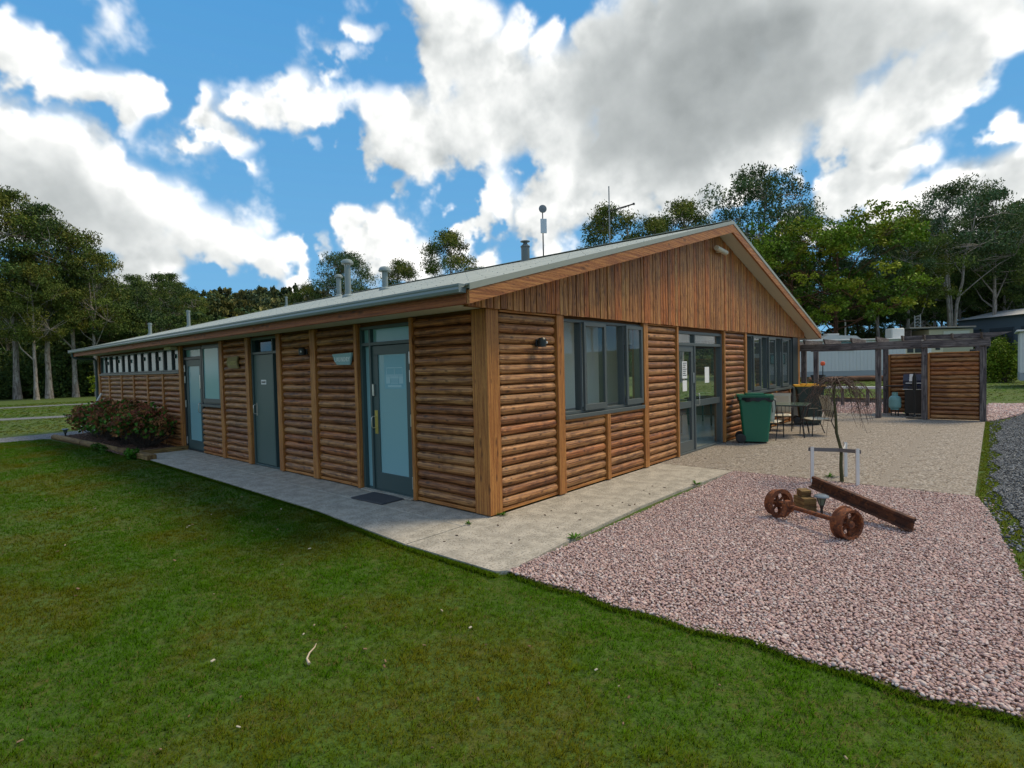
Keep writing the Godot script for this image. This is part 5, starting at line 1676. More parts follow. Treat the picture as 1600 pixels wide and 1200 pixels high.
func make_trees() -> void:
	var dark := [Vector3(0.070, 0.115, 0.032), Vector3(0.088, 0.125, 0.030), Vector3(0.058, 0.100, 0.036)]
	var warm := [Vector3(0.105, 0.145, 0.030), Vector3(0.140, 0.150, 0.030), Vector3(0.085, 0.125, 0.030)]
	var blue := [Vector3(0.072, 0.125, 0.060), Vector3(0.085, 0.135, 0.062), Vector3(0.100, 0.140, 0.052)]
	var lime := [Vector3(0.110, 0.190, 0.022), Vector3(0.140, 0.215, 0.022), Vector3(0.085, 0.150, 0.024), Vector3(0.20, 0.225, 0.022)]
	var g1 := gum_meshes(301, 18.0, 4.6, 0.36, 84, 190, 0.27, warm)
	var g2 := gum_meshes(302, 18.0, 4.0, 0.42, 74, 190, 0.26, dark)
	var g3 := gum_meshes(303, 18.0, 4.8, 0.42, 96, 200, 0.26, blue)
	var g4 := gum_meshes(304, 18.0, 6.2, 0.50, 96, 165, 0.26, blue, 3)
	var g5 := gum_meshes(305, 14.0, 2.9, 0.40, 64, 250, 0.20, warm)
	var g6 := gum_meshes(308, 18.0, 5.0, 0.30, 84, 170, 0.23, blue)
	var g7 := gum_meshes(309, 18.0, 4.2, 0.40, 70, 180, 0.27, warm)
	var d1 := tree_meshes(306, 12.0, 5.6, 0.27, 1, 26, 140, 0.22, lime)
	var dd := tree_meshes(307, 12.0, 4.2, 0.16, 1, 22, 140, 0.26, dark)
	print("tree meshes ", Time.get_ticks_msec())
	rng.seed = 71
	var gi := 0
	var G := "tall gum trees at the left edge of the lawn"
	for q in [[0.9, -57.5, 17.9, "tall gum at the left edge of the picture, cut off by it"], [2.9, -58.6, 17.6, "tall gum with pale trunk, second from the left edge"], [4.7, -56.6, 16.2, "tall gum with leaning pale trunk, third from the left edge"], [6.6, -57.0, 14.8, "gum whose crown forms the right shoulder of the left wood"], [7.9, -55.6, 12.6, "lower gum at the right end of the left wood"], [3.6, -54.6, 11.0, "short gum with yellowish foliage in front of the left wood"]]:
		tree_from([g1, g7, g2, g1, g7, g1][gi], "gum_tree", q[3], Vector2(q[0], q[1]), q[2], 18.0, "bark_grey", G)
		gi += 1
	for q in [[11.6, -71.8, 13.8, "gum behind the gap between left wood and hill"], [16.3, -66.4, 13.0, "rounded gum left of the wooded hill"], [13.0, -62.0, 11.4, "dark gum above the far end of the roof gutter"], [20.0, -68.0, 11.5, "gum just left of the hill, lower than its neighbour"]]:
		tree_from([g2, g7][rng.randi() % 2], "gum_tree", q[3], Vector2(q[0], q[1]), q[2], 18.0, "bark_grey", "gum trees left of the wooded hill")
	for q in [[9.8, -59.0, 8.6, "dark bushy evergreen right of the left wood"], [12.5, -57.5, 7.8, "dark bushy evergreen behind the far end of building"], [8.6, -62.5, 8.4, "dark evergreen behind the lower gum of left wood"], [17.5, -56.0, 8.0, "dark evergreen rising just above the far roof corner"]]:
		tree_from(dd, "evergreen_tree", q[3], Vector2(q[0], q[1]), q[2], 12.0, "bark_dark", "dark evergreens behind the building")
	for q in [[29.1, -48.9, 14.6, "umbrella shaped gum behind the twin roof vents", 0], [32.5, -43.5, 13.4, "thin gum behind the single domed roof vent", 1], [33.6, -37.6, 15.6, "thin pointed gum left of the roof flue", 1], [38.5, -38.5, 12.8, "sparse low gum just left of the roof flue", 1], [26.0, -52.0, 11.2, "low gum left of the umbrella shaped one", 1]]:
		tree_from(g5 if q[4] == 1 else g3, "gum_tree", q[3], Vector2(q[0], q[1]), q[2], 14.0 if q[4] == 1 else 18.0, "bark_grey", "gum trees showing above the roof")
	for q in [[35.0, -19.4, 14.6, "dense gum behind the television antenna", 1], [39.4, -18.0, 14.2, "small gum left of the gable peak", 1], [43.8, -17.3, 16.4, "open gum just left of the gable peak", 1], [62.7, -16.1, 23.6, "tall open gum right behind the gable peak", 2], [70.0, -13.7, 20.4, "gum between the tallest one and the green tree", 0]]:
		tree_from([g6, g5, g3][q[4]], "gum_tree", q[3], Vector2(q[0], q[1]), q[2], 18.0 if q[4] != 1 else 14.0, "bark_grey", "gum trees behind the gable")
	tree_from(d1, "leafy_tree", "broad yellow green tree with spreading pale limbs right of the gable", Vector2(61.9, -8.4), 16.2, 12.0, "bark_brown", "")
	tree_from(d1, "leafy_tree", "yellow green tree half hidden by the gable eave", Vector2(61.2, -12.6), 15.6, 12.0, "bark_brown", "")
	for q in [[66.5, -5.0, 15.6, "dark gum at the left end of the right wood", 2], [71.8, -3.0, 17.6, "gum with pale straight trunk, left of the many stemmed one", 0], [78.4, 0.4, 21.6, "big many stemmed gum with blue grey trunks", 3], [84.0, 4.2, 21.2, "tall gum right of the many stemmed one", 1], [91.3, 7.6, 20.6, "tall dark gum at the right edge of the picture", 2], [88.0, -3.0, 20.0, "tall gum behind the many stemmed one", 1]]:
		tree_from([g1, g2, g3, g4][q[4]], "gum_tree", q[3], Vector2(q[0], q[1]), q[2], 18.0, "bark_grey", "gum trees of the right wood")
	for q in [[70.0, -12.0, 10.0, "dark evergreen behind the white caravans"], [70.0, -7.5, 9.6, "dark evergreen left of the beige shed"], [80.0, -4.5, 10.0, "dark evergreen behind the beige shed"], [92.0, 1.0, 11.0, "dark evergreen behind the blue grey shed"]]:
		tree_from(dd, "evergreen_tree", q[3], Vector2(q[0], q[1]), q[2], 12.0, "bark_dark", "dark evergreens of the right wood")
	# the woods behind, where single trees cannot be told apart
	rng.seed = 72
	var xf := []
	for i in 46:
		xf.append(wood_at(R(-14, 24), R(-104, -72), R(0.55, 0.85)))
	for i in 30:
		var a := R(0, 1)
		xf.append(wood_at(lerpf(14, 75, a), R(30, 48), R(0.7, 1.0)) if i % 2 == 0 else wood_at(R(-48, -34), R(-40, 6), R(0.7, 1.0)))
	for i in 40:
		var d := R(92, 125)
		var az := deg_to_rad(R(70, 99))
		xf.append(wood_at(-4.5 + sin(az) * d, 4.3 - cos(az) * d, R(0.75, 1.08)))
	var wd := stuff("wood", "dark wood standing behind the single gums", "wood", g2[1], mats["leaf_euc"], xf, [])
	stuff("wood_trunks", "pale trunks in the dark wood behind the gums", "wood", g2[0], mats["bark_grey"], xf, [])
	var bm := bush_mesh(310, 2200, Vector3(1.6, 2.6, 1.6), 0.20, dark)
	xf = []
	for i in 320:
		var p := Vector2(R(-6, 24), R(-70, -59.0))
		if i % 2 == 0:
			var d := R(82, 104)
			var az := deg_to_rad(R(52, 98))
			p = Vector2(-4.5 + sin(az) * d, 4.3 - cos(az) * d)
		var s := R(0.7, 1.7)
		xf.append(Transform3D(Basis(Vector3.UP, rng.randf() * TAU).scaled(Vector3(s, s * R(0.8, 1.4), s)), Vector3(p.x, -0.1, p.y)))
	stuff("undergrowth", "dark shrubs growing between the trunks of the woods", "undergrowth", bm, mats["leaf_euc"], xf, [])
	# far wooded hill
	var hm := tree_meshes(311, 12.0, 4.0, 0.22, 1, 14, 34, 0.75, [Vector3(0.075, 0.110, 0.045), Vector3(0.105, 0.130, 0.045), Vector3(0.060, 0.095, 0.048), Vector3(0.130, 0.135, 0.042)])
	xf = []
	for i in 1500:
		var d := R(112, 250)
		var az := deg_to_rad(R(8, 62))
		var p := Vector2(-4.5 + sin(az) * d, 4.3 - cos(az) * d)
		var s := R(0.4, 1.0)
		xf.append(Transform3D(Basis(Vector3.UP, rng.randf() * TAU).scaled(Vector3(s, s * R(0.9, 1.4), s)), Vector3(p.x, hill_y(p) - 0.3, p.y)))
	var hc := []
	for i in xf.size():
		var k := R(0.55, 1.5)
		hc.append(Color(k * R(0.85, 1.2), k, k * R(0.8, 1.2)))
	stuff("hill_wood", "wooded hillside far behind the building", "wood", hm[1], mats["leaf_euc"], xf, hc)
	# rounded shrub by the right-hand cabin
	var t := thing("round_shrub", "rounded bright green shrub right of the pergola", "shrub", Vector3(44.0, -0.05, 4.85))
	part(t, "foliage", bush_mesh(312, 5200, Vector3(1.45, 2.75, 1.45), 0.15, [Vector3(0.10, 0.16, 0.015), Vector3(0.15, 0.20, 0.018), Vector3(0.07, 0.12, 0.012)]), mats["leaf_shrub"])
	var sm := MB.new()
	for k in 6:
		sm.tube([Vector3(R(-0.15, 0.15), 0, R(-0.15, 0.15)), Vector3(R(-0.5, 0.5), 0.9, R(-0.5, 0.5))], [0.05, 0.03], 6)
	part(t, "stem", sm.mesh(), mats["bark_dark"])
	t = thing("dry_shrub", "bare brownish shrub behind the white caravans", "shrub", Vector3(69.8, -0.05, -5.4))
	part(t, "foliage", bush_mesh(313, 2600, Vector3(3.0, 5.2, 3.0), 0.25, [Vector3(0.10, 0.085, 0.045), Vector3(0.075, 0.07, 0.04)], 0.08), mats["leaf_shrub"])

func wood_at(x: float, z: float, s: float) -> Transform3D:
	return Transform3D(Basis(Vector3.UP, rng.randf() * TAU).scaled(Vector3(s, s, s)), Vector3(x, -0.2, z))

# ------------------------------------------------------------------ pergola and patio
func pergola() -> void:
	rng.seed = 401
	var t := thing("pergola", "weathered dark timber pergola at the end of the patio", "pergola", Vector3(14.4, 0, 0))
	var gt: Material = mats["grey_timber"]
	for q in [[0.0, -0.12], [0.0, 1.83], [0.0, 2.90], [0.0, 4.13], [1.7, -0.15], [1.7, 1.80], [1.7, 4.0]]:
		part(t, "post", bx(Vector3(0.135, 2.0, 0.135), 0.008, Vector2(rng.randf() * 5, rng.randf() * 5)), gt, at3(q[0], 1.0, q[1]))
	for x in [-0.095, 1.7]:
		part(t, "beam", bx(Vector3(0.05, 0.2, 3.15), 0.006, Vector2(rng.randf() * 5, 0)), gt, at3(x, 2.09, 1.27))
		part(t, "beam", bx(Vector3(0.05, 0.2, 1.42), 0.006, Vector2(rng.randf() * 5, 0)), gt, at3(x, 2.085, 3.56))
	part(t, "beam", bx(Vector3(0.05, 0.2, 1.0), 0.006, Vector2(rng.randf() * 5, 0)), gt, at3(-0.095, 2.09, -0.82))
	# upper rail with its splayed end
	var m := MB.new()
	m.prism([Vector2(2.42, 2.195), Vector2(4.35, 2.195), Vector2(4.68, 2.325), Vector2(2.42, 2.325)], -0.025, 0.025, Transform3D(Basis(Vector3(0, 0, 1), Vector3(0, 1, 0), Vector3(-1, 0, 0)), Vector3(0.06, 0, 0)), Vector2(1.3, 0.4), false)
	part(t, "top_rail", m.mesh(), gt)
	for z in [-0.6, -0.05, 0.5, 1.2, 1.82, 2.42, 2.9, 3.5, 4.1]:
		m = MB.new()
		var len := 2.0
		m.prism([Vector2(-0.34, 2.33), Vector2(-0.20, 2.195), Vector2(len, 2.195), Vector2(len + 0.12, 2.33)], -0.022, 0.022, at3(0, 0, z), Vector2(rng.randf() * 5, rng.randf() * 5), false)
		part(t, "rafter", m.mesh(), gt)
	# log screens
	var T1 := Transform3D(Basis(Vector3(0, 0, 1), Vector3(0, 1, 0), Vector3(-1, 0, 0)), Vector3(14.40, 0, 0))
	var s := thing("log_screen", "log privacy screen between the two right pergola posts", "screen")
	bay(s, T1, 3.025, 4.055, 0.03, 1.81)
	walls_core(s, T1, "backing", [[3.0, 4.06, 0.02, 1.81]], -0.06, -0.012)
	post(s, T1, 2.972, 3.022, 0.01, 1.83, -0.05, 0.05)
	post(s, T1, 3.0, 4.06, 1.812, 1.845, -0.05, 0.05, "post_wood", "rail")
	var T2 := Transform3D(Basis(Vector3(0, 0, 1), Vector3(0, 1, 0), Vector3(-1, 0, 0)), Vector3(16.1, 0, 0))
	s = thing("log_screen", "log privacy screen behind the barbecue", "screen")
	bay(s, T2, 1.93, 3.92, 0.05, 1.80)
	walls_core(s, T2, "backing", [[1.9, 3.93, 0.04, 1.80]], -0.06, -0.012)
	post(s, T2, 1.872, 1.925, 0.01, 1.82, -0.05, 0.05)
	post(s, T2, 1.9, 3.93, 1.802, 1.835, -0.05, 0.05, "post_wood", "rail")
	barbecue()

func barbecue() -> void:
	var t := thing("barbecue", "black hooded barbecue trolley in the pergola corner", "barbecue", Vector3(15.45, 0, 2.74), -PI / 2)
	# local +z faces the patio (-X in the world), local x runs along the screen
	part(t, "cabinet", bx(Vector3(0.75, 0.72, 0.5), 0.01), mats["black_metal"], at3(0, 0.44, 0))
	for q in [[-0.33, -0.2], [0.33, -0.2], [-0.33, 0.2], [0.33, 0.2]]:
		part(t, "leg", bx(Vector3(0.04, 0.08, 0.04), 0.004), mats["black_plastic"], at3(q[0], 0.04, q[1]))
	var fire := part(t, "firebox", bx(Vector3(0.82, 0.12, 0.52), 0.015), plain("enamel_blue", lin(0.008, 0.015, 0.05), 0.25), at3(0, 0.86, 0))
	for k in 4:
		var kn := MB.new()
		kn.lathe([Vector2(0.022, 0), Vector2(0.018, 0.03), Vector2(0, 0.032)], 12, Transform3D(Basis(Vector3.RIGHT, PI / 2), Vector3(-0.27 + k * 0.18, 0, 0.26)))
		part(fire, "knob", kn.mesh(), mats["black_plastic"])
	part(t, "trim", bx(Vector3(0.84, 0.02, 0.54), 0.005), mats["steel"], at3(0, 0.79, 0.0))
	var m := MB.new()
	m.prism([Vector2(0.25, 0.93), Vector2(0.25, 1.05), Vector2(0.14, 1.22), Vector2(-0.18, 1.24), Vector2(-0.25, 1.1), Vector2(-0.25, 0.93)], -0.41, 0.41, Transform3D(Basis(Vector3(0, 0, 1), Vector3(0, 1, 0), Vector3(-1, 0, 0)), Vector3.ZERO))
	var hood := part(t, "hood", m.mesh(), plain("enamel_blue", lin(0.008, 0.015, 0.05), 0.25))
	m = MB.new()
	m.tube([Vector3(-0.34, 0.97, 0.29), Vector3(0.34, 0.97, 0.29)], [0.014, 0.014], 8)
	part(hood, "handle", m.mesh(), mats["steel"])
	part(hood, "label_plate", bx(Vector3(0.12, 0.24, 0.006), 0.001), mats["white_paint"], Transform3D(Basis(Vector3.RIGHT, -0.56), Vector3(-0.20, 1.13, 0.212)))
	part(t, "side_shelf", bx(Vector3(0.42, 0.03, 0.46), 0.006), mats["black_plastic"], at3(-0.64, 0.88, 0))
	t = thing("gas_bottle", "pale teal gas bottle beside the barbecue", "gas bottle", Vector3(15.25, 0, 2.13))
	m = MB.new()
	m.lathe([Vector2(0.10, 0.18), Vector2(0.115, 0.185), Vector2(0.115, 0.21), Vector2(0.10, 0.22), Vector2(0.15, 0.25), Vector2(0.158, 0.30), Vector2(0.158, 0.48), Vector2(0.14, 0.55), Vector2(0.08, 0.60), Vector2(0, 0.62)], 24)
	var gm := plain("bottle_teal", lin(0.20, 0.42, 0.42), 0.4)
	part(t, "tank", m.mesh(), gm)
	m = MB.new()
	m.lathe([Vector2(0.075, 0.59), Vector2(0.075, 0.70), Vector2(0.068, 0.70), Vector2(0.068, 0.60)], 20)
	part(t, "collar", m.mesh(), gm)
	part(t, "valve", bx(Vector3(0.03, 0.07, 0.05), 0.006), mats["brass"], at3(0, 0.645, 0))
	# stand that holds the bottle off the paving
	m = MB.new()
	for k in 3:
		var a := TAU * k / 3
		m.box(Vector3(cos(a) * 0.1, 0.09, sin(a) * 0.1), Vector3(0.025, 0.18, 0.025), 0.003)
	part(t, "stand", m.mesh(), mats["black_metal"])
	t = thing("parasol_stand", "slim black closed parasol on a stand before the barbecue", "parasol", Vector3(14.55, 0, 2.66))
	m = MB.new()
	m.lathe([Vector2(0.2, 0), Vector2(0.2, 0.02), Vector2(0.05, 0.04), Vector2(0.02, 0.12)], 20)
	part(t, "base", m.mesh(), mats["black_plastic"])
	m = MB.new()
	m.tube([Vector3(0, 0.05, 0), Vector3(0, 1.3, 0)], [0.018, 0.018], 8)
	part(t, "pole", m.mesh(), mats["black_metal"])
	m = MB.new()
	m.tube([Vector3(0, 0.78, 0), Vector3(0, 0.85, 0), Vector3(0, 1.15, 0), Vector3(0, 1.3, 0)], [0.02, 0.055, 0.05, 0.01], 9)
	part(t, "folded_cover", m.mesh(), mats["black_plastic"])

func wheelie_bin(label: String, at: Vector3, turn: float, s: float, bodym: String, lidm: String, bag: bool) -> void:
	var t := thing("wheelie_bin", label, "bin", at, turn, "wheelie bins")
	t.scale = Vector3(s, s, s)
	# local front (+z) is the face with the lid's free edge, wheels at the back (-z)
	var m := MB.new()
	var lo := [Vector3(-0.22, 0.035, -0.22), Vector3(0.22, 0.035, -0.22), Vector3(0.22, 0.035, 0.25), Vector3(-0.22, 0.035, 0.25)]
	var hi := [Vector3(-0.27, 0.95, -0.30), Vector3(0.27, 0.95, -0.30), Vector3(0.27, 0.95, 0.33), Vector3(-0.27, 0.95, 0.33)]
	rounded_frustum(m, lo, hi, 0.05)
	var b := part(t, "body", m.mesh(), mats[bodym])
	m = MB.new()
	var r0 := [Vector3(-0.285, 0.90, -0.31), Vector3(0.285, 0.90, -0.31), Vector3(0.285, 0.90, 0.345), Vector3(-0.285, 0.90, 0.345)]
	var r1 := [Vector3(-0.29, 0.955, -0.315), Vector3(0.29, 0.955, -0.315), Vector3(0.29, 0.955, 0.35), Vector3(-0.29, 0.955, 0.35)]
	rounded_frustum(m, r0, r1, 0.03)
	part(b, "rim", m.mesh(), mats[bodym])
	m = MB.new()
	var l0 := [Vector3(-0.30, 0.957, -0.36), Vector3(0.30, 0.957, -0.36), Vector3(0.30, 0.957, 0.37), Vector3(-0.30, 0.957, 0.37)]
	var l1 := [Vector3(-0.29, 0.995, -0.34), Vector3(0.29, 0.995, -0.34), Vector3(0.28, 0.985, 0.35), Vector3(-0.28, 0.985, 0.35)]
	rounded_frustum(m, l0, l1, 0.05)
	var l2 := [Vector3(-0.2, 0.99, -0.2), Vector3(0.2, 0.99, -0.2), Vector3(0.2, 0.985, 0.22), Vector3(-0.2, 0.985, 0.22)]
	var l3 := [Vector3(-0.17, 1.02, -0.17), Vector3(0.17, 1.02, -0.17), Vector3(0.17, 1.015, 0.18), Vector3(-0.17, 1.015, 0.18)]
	rounded_frustum(m, l2, l3, 0.05)
	part(t, "lid", m.mesh(), mats[lidm])
	m = MB.new()
	m.tube([Vector3(-0.24, 0.93, -0.37), Vector3(0.24, 0.93, -0.37)], [0.015, 0.015], 8)
	part(t, "handle", m.mesh(), mats[bodym])
	for s2 in [-1, 1]:
		m = MB.new()
		m.lathe([Vector2(0.0, -0.025), Vector2(0.07, -0.025), Vector2(0.095, -0.022), Vector2(0.1, 0.0), Vector2(0.095, 0.022), Vector2(0.07, 0.025), Vector2(0, 0.025)], 20, Transform3D(Basis(Vector3(0, 0, 1), PI / 2), Vector3(s2 * 0.25, 0.1, -0.27)))
		part(t, "wheel", m.mesh(), mats["black_plastic"])
	if bag:
		m = MB.new()
		for k in 40:
			var a := TAU * k / 40.0
			var a2 := TAU * (k + 1) / 40.0
			var p := bag_pt(a)
			var p2 := bag_pt(a2)
			var dn := 0.01 + 0.03 * absf(sin(a * 3.0 + 1.0)) + 0.02 * sin(a * 11.0)
			var dn2 := 0.01 + 0.03 * absf(sin(a2 * 3.0 + 1.0)) + 0.02 * sin(a2 * 11.0)
			var o := Vector3(p.x, 0, p.z).normalized()
			m.flat(p + Vector3.UP * 0.94, p2 + Vector3.UP * 0.94, p2 * 0.985 + Vector3.UP * (0.9 - dn2), p * 0.985 + Vector3.UP * (0.9 - dn), o)
		part(t, "bag", m.mesh(), plain("bin_bag", lin(0.012, 0.014, 0.020), 0.3))

func bag_pt(a: float) -> Vector3:
	var c := cos(a)
	var s := sin(a)
	var k := 1.0 / pow(pow(absf(c), 6.0) + pow(absf(s), 6.0), 1.0 / 6.0)
	return Vector3(c * k * 0.305, 0, s * k * 0.345 + 0.018)

func rounded_frustum(m: MB, lo: Array, hi: Array, r: float) -> void:
	var ring := func(q: Array) -> Array:
		var out := []
		for i in 4:
			var p: Vector3 = q[i]
			var a: Vector3 = (q[(i + 3) % 4] - p).normalized()
			var b: Vector3 = (q[(i + 1) % 4] - p).normalized()
			for k in 4:
				var u := k / 3.0
				out.append(p + a * r * (1.0 - sin(u * PI / 2)) + b * r * (1.0 - cos(u * PI / 2)))
		return out
	var r0: Array = ring.call(lo)
	var r1: Array = ring.call(hi)
	var c := Vector3.ZERO
	for p in r0: c += p
	c /= r0.size()
	var n := r0.size()
	var ns := []
	for i in n:
		var d: Vector3 = r0[(i + 1) % n] - r0[(i + n - 1) % n]
		var nn := d.cross(Vector3.UP).normalized()
		if nn.dot(r0[i] - c) < 0: nn = -nn
		ns.append(nn)
	for i in n:
		var j := (i + 1) % n
		m.tri(r0[i], r1[i], r1[j], ns[i], ns[i], ns[j])
		m.tri(r0[i], r1[j], r0[j], ns[i], ns[j], ns[j])
	for i in range(1, n - 1):
		m.tri(r1[0], r1[i], r1[i + 1], Vector3.UP, Vector3.UP, Vector3.UP)
		m.tri(r0[0], r0[i], r0[i + 1], Vector3.DOWN, Vector3.DOWN, Vector3.DOWN)

func patio_chair(label: String, at: Vector3, turn: float, src: Node3D) -> Node3D:
	if src != null:
		return copy_thing(src, label, at, turn, "cushioned chairs round the glass table")
	# faces +z
	var t := thing("patio_chair", label, "chair", at, turn, "cushioned chairs round the glass table")
	for s in [-1, 1]:
		var x: float = s * 0.26
		var m := MB.new()
		m.tube([Vector3(x, 0, 0.26), Vector3(x, 0.40, 0.24), Vector3(x, 0.62, 0.20), Vector3(x, 0.66, 0.12), Vector3(x, 0.66, -0.18)], [0.012, 0.012, 0.012, 0.012, 0.012], 8)
		part(t, "front_leg", m.mesh(), mats["black_metal"])
		m = MB.new()
		m.tube([Vector3(x, 0, -0.36), Vector3(x, 0.38, -0.20), Vector3(x, 0.66, -0.27), Vector3(x, 0.98, -0.38), Vector3(x * 0.8, 1.02, -0.40)], [0.012, 0.012, 0.012, 0.012, 0.012], 8)
		part(t, "back_leg", m.mesh(), mats["black_metal"])
	var m := MB.new()
	m.tube([Vector3(-0.26, 0.39, 0.24), Vector3(0.26, 0.39, 0.24)], [0.011, 0.011], 8)
	m.tube([Vector3(-0.26, 0.38, -0.2), Vector3(0.26, 0.38, -0.2)], [0.011, 0.011], 8)
	m.tube([Vector3(-0.21, 1.02, -0.40), Vector3(0.21, 1.02, -0.40)], [0.011, 0.011], 8)
	for k in 5:
		var x := -0.18 + k * 0.09
		m.tube([Vector3(x, 0.40, -0.205), Vector3(x, 1.02, -0.40)], [0.006, 0.006], 6)
	part(t, "frame", m.mesh(), mats["black_metal"])
	var cu := plain("cushion", lin(0.58, 0.55, 0.45), 0.9)
	m = MB.new()
	cushion(m, Vector3(0, 0.425, 0.02), Vector3(0.5, 0.06, 0.48), Basis.IDENTITY)
	part(t, "seat_cushion", m.mesh(), cu)
	m = MB.new()
	cushion(m, Vector3(0, 0.74, -0.265), Vector3(0.46, 0.05, 0.60), Basis(Vector3.RIGHT, -PI / 2 + 0.30))
	part(t, "back_cushion", m.mesh(), cu)
	return t

func cushion(m: MB, at: Vector3, size: Vector3, b: Basis) -> void:
	var N := 8
	var pt := func(i: int, j: int, s: float) -> Vector3:
		var u := float(i) / N * 2.0 - 1.0
		var v := float(j) / N * 2.0 - 1.0
		var puff := pow(maxf(0.0, (1.0 - pow(u, 6)) * (1.0 - pow(v, 6))), 0.4) * (0.85 + 0.15 * cos(v * 9.0))
		return at + b * Vector3(u * size.x * 0.5, s * size.y * 0.5 * puff, v * size.z * 0.5)
	for s in [-1.0, 1.0]:
		for i in N:
			for j in N:
				var p0: Vector3 = pt.call(i, j, s)
				var p1: Vector3 = pt.call(i + 1, j, s)
				var p2: Vector3 = pt.call(i + 1, j + 1, s)
				var p3: Vector3 = pt.call(i, j + 1, s)
				var nn := (p2 - p0).cross(p3 - p1).normalized()
				if nn.dot(b * Vector3(0, s, 0)) < 0: nn = -nn
				m.flat(p0, p1, p2, p3, nn)

func patio_set() -> void:
	var t := thing("patio_table", "square glass topped table with thin black legs", "table", Vector3(9.15, 0, 0.74), 0.12)
	part(t, "tabletop", bx(Vector3(0.92, 0.012, 0.92), 0.003), mats["table_glass"], at3(0, 0.715, 0))
	part(t, "rim", rect_frame(-0.465, 0.465, -0.465, 0.465, 0.025, -0.012, 0.012), mats["black_metal"], Transform3D(Basis(Vector3.RIGHT, -PI / 2), Vector3(0, 0.70, 0)))
	for s in [[-1, -1], [1, -1], [-1, 1], [1, 1]]:
		var m := MB.new()
		m.tube([Vector3(s[0] * 0.41, 0.70, s[1] * 0.41), Vector3(s[0] * 0.38, 0.3, s[1] * 0.38), Vector3(s[0] * 0.42, 0.0, s[1] * 0.42)], [0.016, 0.016, 0.016], 8)
		part(t, "leg", m.mesh(), mats["black_metal"])
	for s in [-1, 1]:
		var m := MB.new()
		m.tube([Vector3(-0.38, 0.3, s * 0.38), Vector3(0, 0.22, 0), Vector3(0.38, 0.3, -s * 0.38)], [0.008, 0.008, 0.008], 6)
		part(t, "brace", m.mesh(), mats["black_metal"])
	var c := patio_chair("patio chair with cushion nearest the pergola side, its back to the lawn", Vector3(9.45, 0, 1.30), PI + 0.75, null)
	patio_chair("patio chair half hidden behind the green bin", Vector3(8.36, 0, 0.58), PI / 2, c)
	patio_chair("patio chair behind the glass table, facing the camera", Vector3(10.05, 0, 0.38), -PI / 2 + 0.2, c)
	for o in get_children():
		if String(o.name).begins_with("patio_chair"): o.scale = Vector3(0.95, 0.88, 0.95)
	wheelie_bin("green wheelie bin with black bag standing against the logs", Vector3(7.60, 0, 0.52), 0.36, 1.02, "bin_green", "bin_green", true)
	wheelie_bin("dark wheelie bin with yellow lid behind the patio table", Vector3(11.75, 0, 0.62), 0.3, 1.06, "bin_dark", "bin_yellow", false)
	t = thing("litter_bin", "small dark green litter bin with black liner beyond the pergola", "bin", Vector3(20.1, 0, -0.95))
	var m := MB.new()
	rounded_frustum(m, [Vector3(-0.16, 0.0, -0.16), Vector3(0.16, 0, -0.16), Vector3(0.16, 0, 0.16), Vector3(-0.16, 0, 0.16)], [Vector3(-0.2, 1.08, -0.2), Vector3(0.2, 1.08, -0.2), Vector3(0.2, 1.08, 0.2), Vector3(-0.2, 1.08, 0.2)], 0.05)
	part(t, "body", m.mesh(), mats["bin_dark"])
	m = MB.new()
	rounded_frustum(m, [Vector3(-0.21, 0.98, -0.21), Vector3(0.21, 0.96, -0.21), Vector3(0.21, 0.95, 0.21), Vector3(-0.21, 0.99, 0.21)], [Vector3(-0.24, 1.12, -0.24), Vector3(0.24, 1.1, -0.24), Vector3(0.23, 1.11, 0.23), Vector3(-0.24, 1.13, 0.24)], 0.05)
	part(t, "liner", m.mesh(), mats["black_plastic"])
	t = thing("marker_post", "thin dark marker post with an orange cap behind the litter bin", "marker", Vector3(20.9, 0, -0.95))
	m = MB.new()
	m.tube([Vector3(0, 0, 0), Vector3(0, 1.5, 0)], [0.018, 0.018], 8)
	part(t, "pole", m.mesh(), mats["black_metal"])
	m = MB.new()
	m.lathe([Vector2(0.05, 1.48), Vector2(0.08, 1.5), Vector2(0.09, 1.58), Vector2(0.07, 1.64), Vector2(0, 1.66)], 14)
	part(t, "cap", m.mesh(), plain("orange_cap", lin(0.75, 0.11, 0.03), 0.5))
	# low white rail beyond the patio
	t = thing("low_rail", "low white rail on short posts beyond the patio", "fence", Vector3(0, 0, 0))
	for k in 5:
		part(t, "post", bx(Vector3(0.1, 0.6, 0.1), 0.006), mats["grey_timber"], at3(19.4 - k * 0.06, 0.3, -1.6 + k * 0.82))
	m = MB.new()
	m.box(Vector3(19.22, 0.66, 0.05), Vector3(0.16, 0.09, 3.6), 0.008, Basis(Vector3.UP, -0.07))
	part(t, "rail", m.mesh(), mats["white_paint"])
	t = thing("garden_edging", "dark timber edging board between gravel strip and lawn", "edging", Vector3(21.2, 0, -0.9))
	part(t, "board", bx(Vector3(0.06, 0.16, 5.4), 0.005), mats["grey_timber"], at3(0, 0.05, 0))
	part(t, "capping", bx(Vector3(0.12, 0.03, 5.4), 0.004), mats["sleeper_wood"], at3(0, 0.146, 0))

